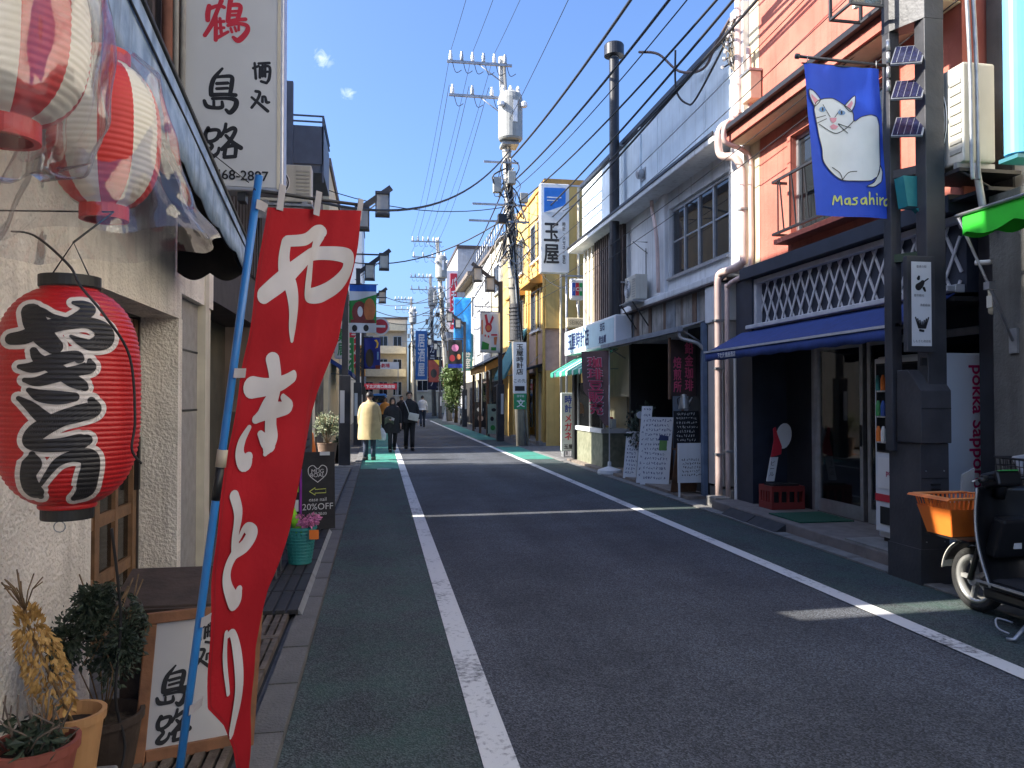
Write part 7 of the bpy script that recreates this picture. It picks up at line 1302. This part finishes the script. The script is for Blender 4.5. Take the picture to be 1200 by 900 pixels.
# ---- distant clutter on the right: tree, bicycles, boards
t = thing('street_tree', 'leafy green street tree in the distance by the far pole', 'tree', (4.95, 50.5, 0)); T('trunk', M_DRY, t, [(4.95, 50.5, 0), (4.98, 50.5, 1.2), (4.9, 50.5, 2.6)], [.13, .10, .06], 8)
for k in range(6): T('limb', M_DRY, t, [(4.95, 50.5, 1.2 + k * .2), (4.95 + rnd.uniform(-.8, .8), 50.5 + rnd.uniform(-.6, .6), 2.2 + k * .25)], [.05, .02], 6)
M_LEAFG = mat('leaf_green', (.045, .095, .025), .6, .4, 8, c2=(.13, .19, .05)); leaf_cloud('crown', M_LEAFG, t, (4.95, 50.5, 2.35), (1.0, 1.1, 1.75), 5200, .17, 30, shell=.15, aspect=1.8)
def aboard(name, label, x0, x1, y, z0, z1, m, cat='signboard', art=None):
    t = thing(name, label, cat, ((x0 + x1) / 2, y, 0)); G().prism([(x0, y, z0), (x1, y, z0), (x1, y + .12, z1), (x0, y + .12, z1)], (0, .03, 0)).build('board', m, t); G().prism([(x0, y + .40, z0), (x1, y + .40, z0), (x1, y + .17, z1), (x0, y + .17, z1)], (0, .025, 0)).build('back', M_BLACK, t)
    f = lambda u, v, off=0: Vector((x0 + (x1 - x0) * u, y + .12 * v - .004 - off, z0 + (z1 - z0) * v))
    for k, (nm, pts, mm) in enumerate(art or ()): blob(nm, pts, f, mm, t, .003 + .002 * k)
    for x in (x0 + .02, x1 - .06): B('foot', M_BLACK, t, (x, x + .04, y - .02, y + .44, .0, z0))
    return t
aboard('pavement_sign', 'pale green pavement sign with dark drawings under the ochre canopy', 4.42, 4.92, 31.5, .12, 1.35, mat('pale_green_board', (.30, .40, .32), .6), art=[('dark_print', E_(.5, .8, .2, .06), M_INK), ('dark_print', E_(.35, .5, .15, .08), M_INK), ('dark_print', E_(.4, .2, .2, .09), pg)]); aboard('pavement_sign', 'dark patterned pavement sign by the farther lamp', 4.85, 5.45, 39.5, .1, 1.4, M_CHB, art=[('pale_print', E_(.5, .7, .3, .1), M_CHALK), ('pale_print', E_(.5, .35, .25, .12), M_PNKW)])
def far_bike(x, y, k):
    t = thing('parked_bicycle', 'dark parked bicycle by the far right lamp, %s' % ('nearest', 'middle', 'farthest')[k], 'bicycle', (x, y, 0), group='parked bicycles far right')
    for dy in (0, 1.05): T('wheel', M_BLACK, t, [(x, y + dy + .33 * math.cos(a * .42), .34 + .33 * math.sin(a * .42)) for a in range(16)], .02, 5)
    for a, b in (((x, y, .34), (x, y + .15, 1.0)), ((x, y + .12, .8), (x, y + .55, .35)), ((x, y + .55, .35), (x, y + .68, .9)), ((x, y + .55, .35), (x, y + 1.05, .34))): T('frame_tube', M_BIKE, t, [a, b], .02, 5)
    T('handlebar', M_BIKE, t, [(x - .27, y + .2, 1.05), (x + .27, y + .2, 1.05)], .015, 5); B('saddle', M_BLACK, t, (x - .07, x + .07, y + .58, y + .80, .90, .96)); B('basket', M_STEEL, t, (x - .16, x + .16, y - .28, y - .02, .75, 1.0))
for k, y in enumerate((44.5, 45.6, 46.8)): far_bike(4.75 + .12 * k, y, k)
t = thing('delivery_van', 'small blue van parked far down the left side', 'van', (.0, 57, 0)); MV = mat('van_blue', (.02, .10, .28), .3); B('body', MV, t, (-.75, .75, 57, 60, .3, 1.25), bevel=.08); B('cabin', MV, t, (-.7, .7, 57.2, 59.8, 1.25, 1.95), bevel=.12); B('rear_window', G_WIN, t, (-.58, .58, 57.18, 57.199, 1.3, 1.8)); B('bumper', M_BLACK, t, (-.72, .72, 56.92, 57, .3, .5))
for x in (-.62, .52): B('tail_light', M_RED, t, (x, x + .1, 56.985, 56.999, .8, 1.1))
for x, y in ((-.66, 57.6), (.66, 57.6), (-.66, 59.4), (.66, 59.4)): G().tube([(x - .08, y, .3), (x + .08, y, .3)], .3, 16).build('wheel', M_TYRE, t)
t.location.x = -.2
# ================================================================ people
M_SKIN = mat('skin', (.52, .32, .23), .55, .06, 8); M_HAIR = mat('hair_dark', (.018, .013, .011), .5, .3, 40); M_JEAN = mat('dark_jeans', (.035, .048, .08), .8, .2, 12); M_BLKC = mat('black_cloth', (.014, .014, .016), .85, .3, 14, .3, 60); M_YCOAT = mat('yellow_coat', (.50, .39, .20), .8, .12, 7, .25, 25); M_SHOE = mat('shoe_black', (.015, .015, .016), .5)
def person(label, loc, rz, h, top, trousers, arms, legs, hem=.82, hair='short', coat_w=.235, shoe=M_SHOE, hair_m=None, detail=True, group=None):
    """Figure facing local -Y. arms / legs: per side (left, right) joint lists [(x, y, z) ...] for a 1.70 m body."""
    t = thing('person', label, 'person', loc, rz, group=group, local=True); k = h / 1.70
    V, Eg, Rd = [], [], []
    def add(p, r, par=None):
        V.append(tuple(c * k for c in p)); Rd.append(r * k)
        if par is not None: Eg.append((par, len(V) - 1))
        return len(V) - 1
    pel = add((0, 0, .93), .125); sp = add((0, 0, 1.10), .115, pel); ch = add((0, .0, 1.30), .125, sp); nk = add((0, .0, 1.455), .055, ch); n2 = add((0, -.008, 1.505), .05, nk); hd = add((0, -.018, 1.575), .078, n2); h2 = add((0, -.018, 1.635), .075, hd); add((0, -.015, 1.665), .055, h2)
    for s, A, L in ((-1, arms[0], legs[0]), (1, arms[1], legs[1])):
        p = add((s * .155, 0, 1.395), .058, ch)
        for j, (q, r) in enumerate(zip(A, (.042, .030))): p = add(q, r, p)
        d = (Vector(A[-1]) - Vector(A[-2])).normalized(); side = d.cross(Vector((0, 1, 0))); side = side.normalized() if side.length > .1 else Vector((0, 1, 0)); w = Vector(A[-1]); pm_ = add(w + d * .06, .030, p)
        if detail:
            for f, (o, ln) in enumerate(((-.03, .075), (-.01, .09), (.01, .085), (.03, .065))): q1 = add(w + d * (.10) + Vector((0, 1, 0)) * o, .010, pm_); add(w + d * (.10 + ln * .7) + Vector((0, 1, 0)) * o + Vector((-s * .015, 0, 0)), .008, q1)
            th = add(w + d * .05 + Vector((-s * .02, -.045, 0)), .011, pm_); add(w + d * .085 + Vector((-s * .02, -.06, 0)), .009, th)
        p = add((s * .085, 0, .88), .088, pel)
        for q, r in zip(L, (.058, .04)): p = add(q, r, p)
        add((L[-1][0], L[-1][1] - .13, .035), .033, p)
    me = bpy.data.meshes.new('body'); me.from_pydata(V, Eg, []); o = put('body', me, t); me.materials.append(M_SKIN); bpy.context.view_layer.update()
    md = o.modifiers.new('skin', 'SKIN'); md.use_smooth_shade = True
    if not me.skin_vertices:
        bpy.context.view_layer.objects.active = o
    for i, r in enumerate(Rd): me.skin_vertices[0].data[i].radius = (r, r)
    me.skin_vertices[0].data[0].use_root = True
    o.modifiers.new('sub', 'SUBSURF').levels = 1; o.modifiers['sub'].render_levels = 2
    S = lambda p: tuple(c * k for c in p)
    # top: rings from hem to neck with soft folds, then sleeves
    g = G(); rings = [(hem, coat_w, .19, 0), (hem + .06, coat_w, .188, 0), (hem + .5 * (1.02 - hem), coat_w * .97, .178, 0), (1.02, coat_w * .93, .165, 0), (1.18, coat_w * .90, .158, 0), (1.30, .222, .15, 0), (1.37, .212, .135, .0), (1.41, .19, .115, .0), (1.438, .135, .095, .0), (1.465, .078, .075, .0), (1.50, .068, .066, -.004)]
    n = 30
    for z, rx, ry, oy in rings:
        for j in range(n):
            a = 2 * math.pi * j / n; f = 1 + (.055 * math.sin(5 * a + z * 9) + .04 * math.sin(11 * a + z * 4) + .02 * math.sin(17 * a)) * max(0, min(1, (1.35 - z) * 2.2)); g.v.append(S((rx * math.cos(a) * f, ry * math.sin(a) * f + oy, z)))
    for i in range(len(rings) - 1):
        for j in range(n): a, b = i * n + j, i * n + (j + 1) % n; g.f.append((a, b, b + n, a + n))
    g.build('top_garment', top, t, smooth=True)
    for s, A in ((-1, arms[0]), (1, arms[1])):
        wv_ = Vector(A[-2]).lerp(Vector(A[-1]), .92); T('sleeve', top, t, [S(p) for p in spline([(s * .11, 0, 1.365), (s * .165, 0, 1.345), Vector((s * .19, 0, 1.34)).lerp(Vector(A[0]), .5), A[0], Vector(A[0]).lerp(wv_, .5), wv_], 4)], [r * k for r in (.05, .054, .058, .062, .066, .068, .069, .070, .068, .067, .066, .065, .064, .062, .060, .058, .056, .054, .052, .050, .048)], 12)
    for s, L in ((-1, legs[0]), (1, legs[1])):
        T('trouser_leg', trousers, t, [S(p) for p in ((s * .07, 0, .97), (s * .088, 0, .86), Vector((s * .088, 0, .86)).lerp(Vector(L[0]), .55), L[0], Vector(L[0]).lerp(Vector(L[1]), .5), (L[1][0], L[1][1], L[1][2] - .0))], [r * k for r in (.10, .105, .088, .070, .064, .060)], 14)
        a = L[1]; G().prism([S((a[0] - .045, a[1] + .07, a[2] - .085)), S((a[0] - .05, a[1] - .12, a[2] - .085)), S((a[0] - .03, a[1] - .19, a[2] - .085)), S((a[0] + .03, a[1] - .19, a[2] - .085)), S((a[0] + .05, a[1] - .12, a[2] - .085)), S((a[0] + .045, a[1] + .07, a[2] - .085))], (0, 0, .085 * k)).build('shoe', shoe, t, bevel=.02)
    # hair shell, and the face
    g = G(); hm = hair_m or M_HAIR; low = {'short': -.35, 'long': -1.0, 'bob': -.8}[hair]
    def hr(u, v):
        a = 2 * math.pi * u; face = max(0, math.cos(a + math.pi / 2)); e = math.pi / 2 - v * (math.pi / 2 + math.asin(max(-.95, low)) * -1 if low > -.95 else math.pi * .95); e = max(e, -.2 + face * .75)
        drop = (-.20 if hair == 'long' else -.08 if hair == 'bob' else 0) * max(0, v - .6) / .4 * (1 - face)
        return S((.089 * math.cos(e) * math.cos(a) * (1.05 if hair != 'short' else 1), -.005 + .105 * math.cos(e) * math.sin(a), 1.605 + .108 * math.sin(e) + drop + .004 * math.sin(13 * a)))
    g.grid(hr, 28, 12); g.build('hair', hm, t, smooth=True, thick=.012 * k)
    if detail:
        for x in (-.03, .03): G().lathe([(.001, -.009), (.010, -.004), (.011, .003), (.001, .009)], S((x, -.092, 1.592)), 8).build('eye', M_INK, t)
        G().prism([S((-.012, -.088, 1.56)), S((.012, -.088, 1.56)), S((0, -.118, 1.556)), ], (0, .012 * k, .03 * k)).build('nose', M_SKIN, t); G().obox(S((0, -.086, 1.532)), (.04 * k, .012, .010), (0, 0, 0)).build('mouth', mat('lips', (.36, .10, .09), .5), t)
        for x in (-.08, .08): G().lathe([(.008, -.025), (.018, 0), (.010, .025)], S((x, -.01, 1.585)), 8, sx=.5).build('ear', M_SKIN, t)
    return t
DN = [[(-.235, .01, 1.12), (-.25, -.04, .88)], [(.235, .01, 1.12), (.25, -.04, .88)]]; ST = [[(-.09, -.01, .50), (-.095, .02, .085)], [(.09, -.01, .50), (.095, .02, .085)]]
WK = [[(-.09, -.12, .51), (-.09, -.10, .085)], [(.09, .05, .50), (.09, .24, .14)]]; WK2 = [[(-.08, .02, .50), (-.08, .16, .12)], [(.08, -.10, .51), (.08, -.12, .085)]]
person('person seen from behind in a long pale yellow coat and dark jeans', (-.25, 19.75, .01), R(172), 1.72, M_YCOAT, M_JEAN, DN, ST, .52, 'short', .285)
person('person in black top with long dark hair carrying a folded grey jacket', (.37, 22.7, .01), R(8), 1.58, M_BLKC, M_BLKC, [[(-.23, .0, 1.13), (-.16, -.22, 1.05)], [(.235, .0, 1.12), (.25, -.05, .88)]], WK, .60, 'long', .245)
person('person in black jacket and trousers with a white shoulder bag walking', (.88, 23.4, .01), R(4), 1.76, M_BLKC, M_BLKC, DN, WK2, .80, 'short', .23)
person('distant person in an orange top among the crowd', (.25, 36, .0), R(0), 1.62, mat('orange_cloth', (.62, .26, .05), .8), M_BLKC, DN, ST, .9, 'bob', .22)
person('distant person in a white shirt walking away', (2.35, 43, .0), R(180), 1.74, mat('white_shirt', (.60, .61, .63), .8), M_JEAN, DN, WK, .92, 'short', .22)
person('distant person in dark clothes behind the couple', (1.05, 38, .0), R(10), 1.70, M_BLKC, M_JEAN, DN, WK, .9, 'short', .22)
t = thing('shoulder_bag', 'white cross-body shoulder bag on the walking person in black', 'bag', (.95, 23.2, .95)); MBG = mat('bag_white', (.60, .58, .53), .6); G().obox((1.0, 23.16, 1.02), (.30, .10, .22), (0, R(12), R(0))).build('pouch', MBG, t, bevel=.02); G().obox((1.0, 23.10, 1.06), (.29, .012, .12), (0, R(12), 0)).build('flap', MBG, t); T('strap', MBG, t, spline([(.88, 23.19, 1.10), (.80, 23.20, 1.32), (.74, 23.30, 1.48), (.80, 23.45, 1.50)], 4), .012, 6)
t = thing('plastic_bag', 'white plastic carrier bag in the hand of the person in yellow coat', 'bag', (.02, 19.78, .6)); G().lathe([(.07, .50), (.10, .53), (.105, .66), (.06, .76), (.02, .82)], (.06, 19.8, 0), 14, sx=1, sy=.5).build('sack', mat('bag_film', (.62, .64, .66), .5, .1, 12), t, smooth=True); T('handle', MBG, t, [(.05, 19.8, .80), (.04, 19.8, .87), (.07, 19.8, .80)], .006, 5)
t = thing('folded_jacket', 'grey green jacket folded over the forearm of the person in black', 'jacket', (.2, 22.5, .9)); G().grid(lambda u, v: (.14 + .26 * u, 22.46 - .05 * math.sin(math.pi * v) + .015 * math.sin(9 * u), 1.0 + .06 * math.sin(math.pi * u) - .32 * abs(v - .5) * 1.1), 12, 12).build('cloth', mat('grey_green_cloth', (.10, .11, .085), .85, .3, 9), t, smooth=True, thick=.03); G().obox((.36, 22.42, .98), (.12, .03, .07), (0, R(20), 0)).build('collar', M_TABG, t)
